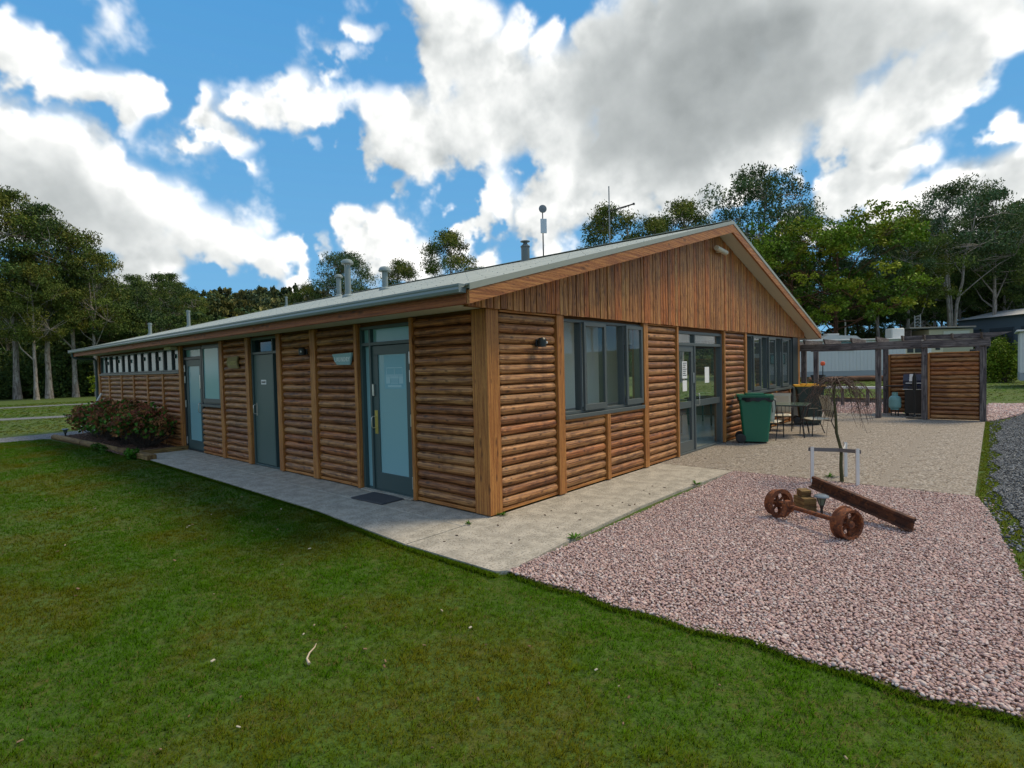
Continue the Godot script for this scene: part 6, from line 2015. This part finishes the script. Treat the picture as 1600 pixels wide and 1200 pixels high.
# ------------------------------------------------------------------ the gravel garden
func wheel_mesh_parts(t: Node, c: Vector3, axis: Vector3, flange_side: float) -> void:
	var y := axis
	var x := Vector3.UP.cross(y).normalized()
	var z := x.cross(y)
	var xf := Transform3D(Basis(x, y, z), c)
	var f := flange_side
	var m := MB.new()
	# tread and flange as one cast tyre, open inside
	var prof := [Vector2(0.118, -0.05 * f), Vector2(0.142, -0.052 * f), Vector2(0.146, 0.028 * f), Vector2(0.162, 0.034 * f), Vector2(0.162, 0.05 * f), Vector2(0.118, 0.052 * f), Vector2(0.118, -0.05 * f)]
	if f < 0: prof.reverse()
	m.lathe(prof, 32, xf)
	var w := part(t, "wheel", m.mesh(), mats["rust"])
	m = MB.new()
	m.lathe([Vector2(0.0, 0.055), Vector2(0.034, 0.05), Vector2(0.042, 0.0), Vector2(0.034, -0.05), Vector2(0.0, -0.055)], 16, xf)
	part(w, "hub", m.mesh(), mats["rust"])
	for k in 6:
		var a := TAU * k / 6.0 + 0.3
		var d := xf.basis * Vector3(cos(a), 0, sin(a))
		m = MB.new()
		m.tube([c + d * 0.03, c + d * 0.075, c + d * 0.125], [0.022, 0.017, 0.024], 6, true, 0.6)
		part(w, "spoke", m.mesh(), mats["rust"])

func gravel_garden() -> void:
	rng.seed = 405
	var a := Vector3(1.90, 0.142, 2.56)
	var b := Vector3(1.45, 0.142, 3.30)
	var ax := (b - a).normalized()
	var t := thing("wheelset", "rusty pair of small railway wheels on an axle lying in gravel", "wheelset")
	wheel_mesh_parts(t, a, ax, 1.0)
	wheel_mesh_parts(t, b, ax, -1.0)
	var m := MB.new()
	m.tube([a - ax * 0.02, a.lerp(b, 0.2), a.lerp(b, 0.5), a.lerp(b, 0.8), b + ax * 0.02], [0.03, 0.024, 0.022, 0.024, 0.03], 12)
	part(t, "axle", m.mesh(), mats["rust"])
	m = MB.new()
	var x := Vector3.UP.cross(ax).normalized()
	m.lathe([Vector2(0.028, -0.03), Vector2(0.062, -0.03), Vector2(0.062, 0.03), Vector2(0.028, 0.03)], 20, Transform3D(Basis(x, ax, x.cross(ax)), a + ax * 0.15))
	var q := a + ax * 0.15
	m.tube([q + Vector3.UP * 0.03 - x * 0.02, q - x * 0.06 - Vector3.UP * 0.06, q - x * 0.09 - Vector3.UP * 0.1], [0.03, 0.03, 0.034], 8)
	part(t, "bracket", m.mesh(), mats["rust"])
	# length of rail propped on a block
	t = thing("steel_rail", "rusty length of railway line propped on a timber block", "rail")
	var p0 := Vector3(2.52, 0.295, 2.76)
	var p1 := Vector3(2.02, 0.075, 3.76)
	var d := (p1 - p0).normalized()
	var sx := Vector3.UP.cross(d).normalized()
	var up := d.cross(sx)
	var xf := Transform3D(Basis(sx, up, d), p0)
	var L := p0.distance_to(p1)
	m = MB.new()
	for s in [[0.0, -0.055, 0.11, 0.016], [0.0, 0.0, 0.018, 0.1], [0.0, 0.052, 0.055, 0.032]]:
		m.box(xf * Vector3(s[0], s[1], L / 2), Vector3(s[2], s[3], L), 0.004, xf.basis)
	part(t, "rail_bar", m.mesh(), mats["rust_dark"])
	t = thing("timber_block", "squared timber block under the raised end of the rail", "block", Vector3(2.36, 0, 2.72), 0.75)
	part(t, "lower_piece", bx(Vector3(0.22, 0.15, 0.15), 0.006), mats["sleeper_wood"], at3(0, 0.072, 0))
	part(t, "wedge", bx(Vector3(0.10, 0.075, 0.12), 0.005), mats["sleeper_wood"], Transform3D(Basis(Vector3(0, 0, 1), 0.12), Vector3(0.02, 0.187, 0.0)))
	solar_light("solar garden light between the rusty wheels and rail", Vector3(2.17, 0.0, 2.93), 1.0)
	solar_light("solar garden light at the far corner of the flower bed", Vector3(-1.2, 0.0, -15.55), 1.1)
	# staked weeping sapling
	t = thing("weeping_sapling", "bare weeping sapling with drooping twigs held by white stakes", "tree", Vector3(4.24, -0.02, 2.72))
	m = MB.new()
	m.tube([Vector3(0.0, 0, 0.03), Vector3(-0.02, 0.25, 0.02), Vector3(0.02, 0.45, 0.02), Vector3(-0.03, 0.7, -0.03), Vector3(-0.02, 0.95, -0.04), Vector3(-0.03, 1.2, -0.06), Vector3(-0.02, 1.44, -0.05)], [0.026, 0.022, 0.021, 0.019, 0.018, 0.017, 0.02], 10)
	part(t, "trunk", m.mesh(), textured("bark_young", "bark", Color(0.48, 0.52, 0.34), 0.8, Vector3(1.2, 1.0, 1.0), "", 0.5))
	m = MB.new()
	for k in 46:
		var ang := rng.randf() * TAU
		var o := Vector3(cos(ang), 0, sin(ang))
		var s0 := Vector3(-0.02, R(1.36, 1.46), -0.05)
		var rr := R(0.25, 0.62)
		var dr := R(0.35, 0.95)
		var pts := [s0]
		for j in range(1, 7):
			var u := j / 6.0
			pts.append(s0 + o * rr * pow(u, 0.7) + Vector3.UP * (0.10 * sin(u * PI * 0.6) - dr * u * u * 0.85) + Vector3(R(-1, 1), R(-1, 1), R(-1, 1)) * 0.025)
		m.tube(pts, [0.007, 0.006, 0.0048, 0.004, 0.0033, 0.0026, 0.002], 5, false)
		for e in 2:
			var f := R(0.3, 0.8)
			var i0 := int(f * 6)
			var q0: Vector3 = pts[i0]
			m.tube([q0, q0 + Vector3(R(-0.12, 0.12), R(-0.1, 0.0), R(-0.12, 0.12)), q0 + Vector3(R(-0.18, 0.18), R(-0.32, -0.12), R(-0.18, 0.18))], [0.0032, 0.0028, 0.002], 4, false)
	part(t, "twigs", m.mesh(), plain("twig_brown", lin(0.10, 0.065, 0.05), 0.8))
	var stakes := [Vector3(3.98, 0, 2.43), Vector3(4.09, 0, 2.96), Vector3(4.66, 0, 2.72)]
	var names := ["white painted stake left of the sapling", "white painted stake right of the sapling, nearest the rail", "white painted stake behind the sapling"]
	for i in 3:
		t = thing("tree_stake", names[i], "stake", stakes[i] + Vector3(0, -0.03, 0), 0.4, "stakes round the sapling")
		m = MB.new()
		var lean := Vector3([-0.02, 0.0, 0.015][i], 0, [-0.03, 0.0, 0.0][i])
		m.prism([Vector2(-0.02, 0), Vector2(0.02, 0), Vector2(0.02 + lean.x, 0.52), Vector2(-0.02 + lean.x, 0.53)], -0.02, 0.02)
		part(t, "stake_bar", m.mesh(), mats["white_paint"])
	t = thing("tree_strap", "grey webbing strap joining two stakes round the sapling trunk", "strap")
	strap(t, [stakes[0] + Vector3(-0.02, 0.46, -0.03), Vector3(4.22, 0.44, 2.72), stakes[1] + Vector3(0.01, 0.455, 0.03)])
	t = thing("tree_strap", "pale strap from sapling trunk to the rear stake", "strap")
	strap(t, [Vector3(4.25, 0.36, 2.74), stakes[2] + Vector3(0.0, 0.46, 0.0)], "white_paint")

func strap(t: Node, pts: Array, m := "") -> void:
	var mb := MB.new()
	for i in pts.size() - 1:
		var a: Vector3 = pts[i]
		var b: Vector3 = pts[i + 1]
		var d := (b - a).normalized()
		var s := Vector3.UP.cross(d).normalized()
		mb.box((a + b) / 2, Vector3(0.006, 0.052, a.distance_to(b) + 0.02), 0.001, Basis(s, d.cross(s), d))
	part(t, "webbing", mb.mesh(), plain("webbing", lin(0.16, 0.15, 0.15), 0.8) if m == "" else mats[m])

func solar_light(label: String, at: Vector3, s: float) -> void:
	var t := thing("solar_light", label, "garden light", at, 0.0, "solar garden lights")
	t.scale = Vector3(s, s, s)
	var m := MB.new()
	m.lathe([Vector2(0.012, -0.05), Vector2(0.014, 0.08), Vector2(0.02, 0.10), Vector2(0.024, 0.12)], 12)
	part(t, "spike", m.mesh(), mats["black_plastic"])
	m = MB.new()
	m.lathe([Vector2(0.024, 0.12), Vector2(0.05, 0.205), Vector2(0.048, 0.205), Vector2(0.022, 0.122)], 16)
	part(t, "lens", m.mesh(), mats["table_glass"])
	m = MB.new()
	for k in 6:
		var a := TAU * k / 6
		m.tube([Vector3(cos(a) * 0.025, 0.118, sin(a) * 0.025), Vector3(cos(a) * 0.053, 0.207, sin(a) * 0.053)], [0.003, 0.003], 5)
	part(t, "cage", m.mesh(), mats["black_plastic"])
	m = MB.new()
	m.lathe([Vector2(0.0, 0.205), Vector2(0.075, 0.205), Vector2(0.08, 0.212), Vector2(0.07, 0.225), Vector2(0.04, 0.238), Vector2(0, 0.24)], 24)
	part(t, "cap", m.mesh(), plain("solar_cap", lin(0.16, 0.19, 0.22), 0.2))

# ------------------------------------------------------------------ the flower bed along the long wall
func flower_bed() -> void:
	rng.seed = 411
	struct("flower_bed_soil", poly_sheet([Vector2(-1.35, -15.9), Vector2(-0.02, -16.8), Vector2(-0.02, -9.55), Vector2(-1.0, -9.5)], 0.02), plain("mulch", lin(0.055, 0.032, 0.022), 0.95))
	var segs := [[Vector2(-1.42, -15.75), Vector2(-1.26, -13.2), "rounded log edging the bed, farthest length"], [Vector2(-1.25, -13.15), Vector2(-1.10, -10.6), "rounded log edging the bed, middle length"], [Vector2(-1.09, -10.55), Vector2(-1.0, -8.55), "squared sleeper edging the bed beside the path"]]
	for i in 3:
		var a: Vector2 = segs[i][0]
		var b: Vector2 = segs[i][1]
		var t := thing("edging_log", segs[i][2], "edging", Vector3(a.x, 0, a.y), 0.0, "timber edging of the flower bed")
		var m := MB.new()
		var e := Vector3(b.x - a.x, 0, b.y - a.y)
		if i < 2:
			m.tube([Vector3(0, 0.03, 0), e * 0.5 + Vector3(0.01, 0.035, 0), e + Vector3(0, 0.03, 0)], [0.075, 0.08, 0.07], 12)
		else:
			m.box(e * 0.5 + Vector3(0, 0.03, 0), Vector3(0.17, 0.13, e.length()), 0.012, Basis(Vector3.UP, atan2(e.x, e.z)))
		part(t, "timber", m.mesh(), mats["sleeper_wood"])
	var t2 := thing("edging_board", "thin board edging the bed at the end of the path", "edging", Vector3(-0.5, 0, -9.515))
	part(t2, "timber", bx(Vector3(0.97, 0.11, 0.04), 0.004), mats["sleeper_wood"], at3(0, 0.04, 0))
	var xf := []
	var cols := []
	var cm := MB.new()
	cm.box(Vector3.ZERO, Vector3(0.05, 0.012, 0.022), 0.003)
	for i in 3200:
		var p := Vector2(R(-1.25, -0.05), R(-16.0, -9.6))
		var s := R(0.6, 1.3)
		xf.append(Transform3D(any_basis(Vector3(s, 1, s), 0.5), Vector3(p.x, 0.028, p.y)))
		var c := Vector3(0.10, 0.058, 0.042) * R(0.5, 1.7)
		cols.append(Color(c.x, c.y, c.z))
	stuff("bark_mulch", "brown bark chips covering the flower bed", "mulch", cm.mesh(), mats["stones"], xf, cols)
	var labs := ["hydrangea bush at the far end of the flower bed", "hydrangea bush second from the far end of the bed", "hydrangea bush second from the farthest door", "hydrangea bush with faded heads next to the farthest door"]
	var spots := [[-0.60, -14.5, 1.0], [-0.62, -13.1, 1.12], [-0.60, -11.8, 1.1], [-0.56, -10.6, 1.0]]
	for i in 4:
		hydrangea(labs[i], Vector3(spots[i][0], 0.02, spots[i][1]), spots[i][2], 500 + i)
	var t := thing("leafy_clump", "fresh green leafy clump by the sleeper end", "plant", Vector3(-1.17, -0.03, -9.3))
	part(t, "foliage", bush_mesh(520, 420, Vector3(0.16, 0.20, 0.24), 0.06, [Vector3(0.06, 0.17, 0.015), Vector3(0.04, 0.12, 0.012)]), mats["leaf_shrub"])
	t = thing("leafy_clump", "low green weeds along the edging log", "plant", Vector3(-1.26, -0.03, -11.4))
	part(t, "foliage", bush_mesh(521, 500, Vector3(0.16, 0.14, 0.7), 0.06, [Vector3(0.05, 0.12, 0.015), Vector3(0.035, 0.08, 0.012)]), mats["leaf_shrub"])
	# young feathery tree beyond the end of the building
	t = thing("young_tree", "young yellow green feathery tree beyond the far downpipe", "tree", Vector3(2.35, -0.03, -27.5))
	var m := MB.new()
	m.tube([Vector3.ZERO, Vector3(0.02, 0.8, 0), Vector3(0, 1.6, 0.02)], [0.05, 0.04, 0.02], 8)
	part(t, "trunk", m.mesh(), mats["bark_brown"])
	m = MB.new()
	m.colored = true
	for k in 26:
		var a := rng.randf() * TAU
		var o := Vector3(cos(a), 0, sin(a))
		var b0 := Vector3(0, R(0.9, 1.6), 0)
		var ln := R(0.5, 0.9)
		for j in 60:
			var u := j / 60.0
			var p := b0 + o * ln * u + Vector3.UP * (u * 0.6 - u * u * 0.5)
			var c := Vector3(0.16, 0.22, 0.015) * R(0.7, 1.3)
			m.tint = Color(c.x, c.y, c.z)
			leaf(m, p + Vector3(R(-0.05, 0.05), R(-0.05, 0.05), R(-0.05, 0.05)), 0.14, 0.018, 0.3)
	part(t, "crown", m.mesh(), mats["leaf_shrub"])
	m = MB.new()
	m.lathe([Vector2(0.28, 0.0), Vector2(0.28, 0.75), Vector2(0.275, 0.75), Vector2(0.275, 0.0)], 12)
	var gd := plain("guard_mesh", Color(0.35, 0.33, 0.2, 0.4), 0.8)
	gd.transparency = BaseMaterial3D.TRANSPARENCY_ALPHA
	part(t, "guard", m.mesh(), gd)

func hydrangea(label: String, at: Vector3, s: float, sd: int) -> void:
	rng.seed = sd
	var t := thing("hydrangea_bush", label, "bush", at, rng.randf() * TAU, "hydrangeas along the long wall")
	t.scale = Vector3(s, s, s)
	var st := MB.new()
	var lf := MB.new()
	lf.colored = true
	var fl := MB.new()
	fl.colored = true
	for k in 64:
		var a := rng.randf() * TAU
		var o := Vector3(cos(a), 0, sin(a))
		var rr := pow(rng.randf(), 0.6) * 0.78
		var hh := 0.92 * sqrt(maxf(0.05, 1.0 - rr * rr * 1.05)) * R(0.8, 1.08)
		var tip := Vector3(o.x * rr, hh, o.z * rr * 1.05)
		st.tube([o * R(0, 0.15), tip * Vector3(0.7, 0.5, 0.7), tip], [0.008, 0.006, 0.004], 4, false)
		for j in 26:
			var u := R(0.25, 1.0)
			var p := (tip * Vector3(0.75, 0.5, 0.75)).lerp(tip, u) + Vector3(R(-1, 1), R(-1, 1), R(-1, 1)) * 0.11
			var c: Vector3 = [Vector3(0.055, 0.15, 0.025), Vector3(0.085, 0.18, 0.028), Vector3(0.24, 0.105, 0.04), Vector3(0.15, 0.08, 0.035)][rng.randi() % 4] * R(0.7, 1.3)
			lf.tint = Color(c.x, c.y, c.z)
			leaf(lf, p, 0.10 * R(0.7, 1.3), 0.032, 0.3)
		if rng.randf() < 0.8:
			var hc: Vector3 = [Vector3(0.38, 0.125, 0.075), Vector3(0.28, 0.095, 0.065), Vector3(0.42, 0.19, 0.085), Vector3(0.22, 0.09, 0.055)][rng.randi() % 4]
			for j in 90:
				var d := Vector3(R(-1, 1), R(-0.5, 1), R(-1, 1)).normalized()
				var c := hc * R(0.6, 1.4)
				fl.tint = Color(c.x, c.y, c.z)
				leaf(fl, tip + d * 0.075 * Vector3(1.1, 0.7, 1.1), 0.028, 0.009, 0.0)
	part(t, "stems", st.mesh(), mats["bark_dark"])
	part(t, "foliage", lf.mesh(), mats["leaf_shrub"])
	part(t, "flower_heads", fl.mesh(), mats["leaf_shrub"])

# ------------------------------------------------------------------ the rest of the park, behind the pergola
func park() -> void:
	rng.seed = 431
	var white := plain("cladding_white", lin(0.62, 0.63, 0.64), 0.6)
	var grey := plain("cladding_grey", lin(0.30, 0.33, 0.36), 0.6)
	# long white cabin with ribbed cladding
	cabin("long white ribbed cabin on a grey base beyond the pergola", Vector3(48.8, 0, -4.75), 9.4, 3.3, white, grey, deg_to_rad(-48.7))
	cabin("short white ribbed cabin at the right edge of the picture", Vector3(36.3, 0, 7.0), 3.2, 3.0, white, grey, deg_to_rad(-90.0))
	# beige shed with open front
	var t := thing("beige_shed", "low beige shed with flat roof and dark open bay", "shed", Vector3(65.8, 0, -0.6), deg_to_rad(-48.7))
	part(t, "wall", bx(Vector3(4.4, 4.5, 3.0), 0.02), plain("shed_beige", lin(0.42, 0.41, 0.30), 0.8), at3(1.0, 2.25, 0))
	part(t, "back_wall", bx(Vector3(1.7, 4.5, 0.1), 0.02), mats["dark_frame"], at3(-2.06, 2.25, -1.4))
	part(t, "side_wall", bx(Vector3(0.1, 4.5, 3.0), 0.02), mats["grey_timber"], at3(-2.96, 2.25, 0))
	part(t, "roof", bx(Vector3(6.6, 0.15, 3.5), 0.02), plain("shed_roof", lin(0.16, 0.17, 0.17), 0.6), at3(0.0, 4.66, 0))
	part(t, "window", bx(Vector3(2.6, 0.6, 0.06), 0.01), plain("shed_pale", lin(0.50, 0.52, 0.46), 0.6), at3(1.5, 4.0, 1.52))
	part(t, "vent", bx(Vector3(0.7, 0.5, 0.08), 0.01), mats["dark_frame"], at3(3.2, 2.2, 1.53))
	# blue-grey shed with roller doors
	t = thing("roller_door_shed", "large blue grey shed with white roof and roller doors", "shed", Vector3(85.8, 0, 0.9), deg_to_rad(-139.2))
	var sg := plain("shed_blue", lin(0.13, 0.18, 0.235), 0.5)
	part(t, "wall", bx(Vector3(18.0, 6.3, 9.0), 0.02), sg, at3(9.0, 3.15, -4.5))
	var m := MB.new()
	m.prism([Vector2(0.4, 6.3), Vector2(-4.5, 7.35), Vector2(-9.4, 6.3)], -0.3, 18.3, Transform3D(Basis(Vector3(0, 0, 1), Vector3(0, 1, 0), Vector3(1, 0, 0)), Vector3.ZERO))
	part(t, "roof", m.mesh(), plain("roof_white", lin(0.66, 0.68, 0.70), 0.4))
	for k in 4:
		var d := part(t, "roller_door", bx(Vector3(3.2, 4.6, 0.08), 0.01), plain("roller_dark", lin(0.065, 0.09, 0.12), 0.45), at3(2.2 + k * 4.1, 2.7, 0.03))
		for j in 12:
			part(d, "slat", bx(Vector3(3.14, 0.3, 0.03), 0.008), mats["roller_dark"], at3(0, -2.1 + j * 0.38, 0.05))
	# white caravans whose tops show above the cabin
	caravan("white caravan with rounded roof behind the long cabin", Vector3(57.7, 0, -6.9), deg_to_rad(-48.7), 1.0)
	caravan("white caravan farther left behind the long cabin", Vector3(58.6, 0, -10.4), deg_to_rad(-48.7), 0.98)
	# street lamp with bent arm
	t = thing("lamp_post", "tall white lamp post with bent arm behind the caravans", "lamp post", Vector3(64.7, 0, -7.86))
	m = MB.new()
	m.tube([Vector3(0, 0, 0), Vector3(0, 5.9, 0), Vector3(-0.25, 6.5, -0.3), Vector3(-0.8, 7.2, -0.95)], [0.1, 0.08, 0.07, 0.06], 10)
	part(t, "pole", m.mesh(), mats["white_paint"])
	m = MB.new()
	m.ball(Vector3(-0.92, 7.3, -1.08), Vector3(0.28, 0.1, 0.28), 6, 10)
	part(t, "head", m.mesh(), mats["white_paint"])
	# lattice sign post
	t = thing("lattice_mast", "short white lattice mast above the beige shed", "mast", Vector3(69.8, 0, -2.14))
	m = MB.new()
	m.tube([Vector3(0, 0, 0), Vector3(0, 6.2, 0)], [0.06, 0.06], 8)
	part(t, "pole", m.mesh(), plain("galvanised", lin(0.25, 0.27, 0.28), 0.4, 0.5))
	m = MB.new()
	for k in 5:
		m.box(Vector3(0.16, 4.9 + k * 0.33, 0.2), Vector3(0.6, 0.06, 0.06), 0.0, Basis(Vector3.UP, 0.85))
		m.tube([Vector3(-0.08, 4.9 + k * 0.33, -0.02), Vector3(0.4, 5.2 + k * 0.3, 0.45)], [0.02, 0.02], 5)
	m.box(Vector3(-0.1, 5.6, -0.05), Vector3(0.06, 1.5, 0.06))
	m.box(Vector3(0.4, 5.6, 0.45), Vector3(0.06, 1.5, 0.06))
	part(t, "lattice", m.mesh(), mats["white_paint"])
	# wrapped pallet
	t = thing("wrapped_stack", "stack of wrapped pale goods behind the pergola beam", "stack", Vector3(58.6, 0, -2.73), deg_to_rad(-48.7))
	for k in 6:
		part(t, "carton", bx(Vector3(0.82, 1.3, 1.2), 0.02), mats["paper"] if k % 2 == 0 else plain("carton_pink", lin(0.40, 0.33, 0.35), 0.7), at3((k % 3) * 0.84 - 0.84, 0.66 + 1.32 * (k / 3), 0))
	t = thing("stacked_goods_top", "white water tank on the stack behind pergola", "tank", Vector3(58.6, 2.65, -2.73), deg_to_rad(-48.7))
	part(t, "tank", bx(Vector3(1.2, 1.9, 1.0), 0.08), mats["white_paint"], at3(0.0, 0.95, 0))
	# cream cabin seen over the log screens
	t = thing("cream_cabin", "cream cabin with dark windows seen above the log screens", "cabin", Vector3(57.9, 0, -0.5), deg_to_rad(-48.7))
	part(t, "wall", bx(Vector3(3.6, 3.2, 3.0), 0.02), plain("cabin_cream", lin(0.60, 0.56, 0.42), 0.7), at3(0, 1.6, -1.5))
	part(t, "roof", bx(Vector3(3.8, 0.1, 3.3), 0.02), mats["white_paint"], at3(0, 3.27, -1.5))
	for x in [-1.2, -0.5]:
		part(t, "window", bx(Vector3(0.55, 0.8, 0.05), 0.01), mats["dark_frame"], at3(x, 2.6, 0.02))
	part(t, "door", bx(Vector3(0.8, 2.0, 0.05), 0.01), mats["white_paint"], at3(0.3, 1.9, 0.02))
	part(t, "vent", bx(Vector3(0.4, 0.4, 0.05), 0.01), mats["dark_frame"], at3(1.3, 2.6, 0.02))
	# barrier log before the cabin
	t = thing("barrier_log", "long round brown log barrier on the lawn before the cabin", "log", Vector3(45.0, 0, -3.4), deg_to_rad(-48.7))
	m = MB.new()
	m.tube([Vector3(-4.0, 0.2, 0), Vector3(0, 0.22, 0), Vector3(4.0, 0.2, 0)], [0.2, 0.22, 0.2], 12)
	part(t, "trunk", m.mesh(), mats["bark_brown"])

func cabin(label: String, at: Vector3, w: float, h: float, wm: Material, bm: Material, turn: float) -> void:
	var t := thing("cabin", label, "cabin", at, turn)
	part(t, "wall", bx(Vector3(w, h - 0.75, 3.4), 0.02), wm, at3(0, 0.75 + (h - 0.75) / 2, -1.7))
	var n := int(w / 0.3)
	for k in n:
		part(t, "cladding_rib", bx(Vector3(0.05, h - 0.8, 0.03), 0.004), wm, at3(-w / 2 + 0.15 + k * w / n, 0.77 + (h - 0.8) / 2, 0.014))
	part(t, "skirting", bx(Vector3(w + 0.02, 0.42, 3.42), 0.01), bm, at3(0, 0.535, -1.7))
	part(t, "roof", bx(Vector3(w + 0.3, 0.1, 3.8), 0.02), wm, at3(0, h + 0.05, -1.7))
	for k in 4:
		part(t, "stump", bx(Vector3(0.2, 0.33, 0.2), 0.01), mats["dark_frame"], at3(-w / 2 + 0.4 + k * (w - 0.8) / 3.0, 0.16, -0.4))
	var f := part(t, "window", rect_frame(-0.7, 0.7, 2.5, 3.2, 0.06, 0.0, 0.06) if w > 4.0 else rect_frame(-0.5, 0.5, 1.5, 2.2, 0.06, 0.0, 0.06), mats["dark_frame"], at3(-0.4 if w > 4.0 else 0.0, 0, 0.03))
	part(f, "pane", sheet(-0.65, 0.65, 2.55, 3.15) if w > 4.0 else sheet(-0.45, 0.45, 1.55, 2.15), mats["frosted_green"], at3(0, 0, 0.02))

func caravan(label: String, at: Vector3, turn: float, s: float) -> void:
	var t := thing("caravan", label, "caravan", at, turn, "caravans behind the long cabin")
	t.scale = Vector3(s, s, s)
	var m := MB.new()
	m.prism([Vector2(-2.2, 0.5), Vector2(2.2, 0.5), Vector2(2.4, 2.2), Vector2(2.2, 3.5), Vector2(1.4, 4.05), Vector2(-1.3, 4.15), Vector2(-2.1, 3.7), Vector2(-2.35, 2.2)], -2.2, 0.0)
	part(t, "body", m.mesh(), mats["white_paint"])
	part(t, "roof_hatch", bx(Vector3(1.2, 0.2, 0.8), 0.05), mats["white_paint"], at3(-0.5, 4.24, -1.0))
	part(t, "window", bx(Vector3(1.0, 0.5, 0.05), 0.02), mats["dark_frame"], at3(-1.0, 3.3, 0.02))
	part(t, "stripe", bx(Vector3(2.2, 0.12, 0.02), 0.004), plain("stripe_teal", lin(0.10, 0.35, 0.38), 0.5), at3(0.9, 3.55, 0.012))
	for x in [-0.6, 0.6]:
		m = MB.new()
		m.lathe([Vector2(0.0, -0.1), Vector2(0.34, -0.1), Vector2(0.36, 0.0), Vector2(0.34, 0.1), Vector2(0, 0.1)], 18, Transform3D(Basis(Vector3.RIGHT, PI / 2), Vector3(x, 0.36, 0.0)))
		part(t, "wheel", m.mesh(), mats["black_plastic"])

func _ready() -> void:
	make_camera_and_light()
	print("sky ", Time.get_ticks_msec())
	make_materials()
	print("materials ", Time.get_ticks_msec())
	rng.seed = 7
	make_ground()
	print("ground ", Time.get_ticks_msec())
	rng.seed = 8
	make_house()
	fixtures()
	print("house ", Time.get_ticks_msec())
	pergola()
	patio_set()
	gravel_garden()
	flower_bed()
	park()
	print("objects ", Time.get_ticks_msec())
	make_trees()
	print("trees ", Time.get_ticks_msec())
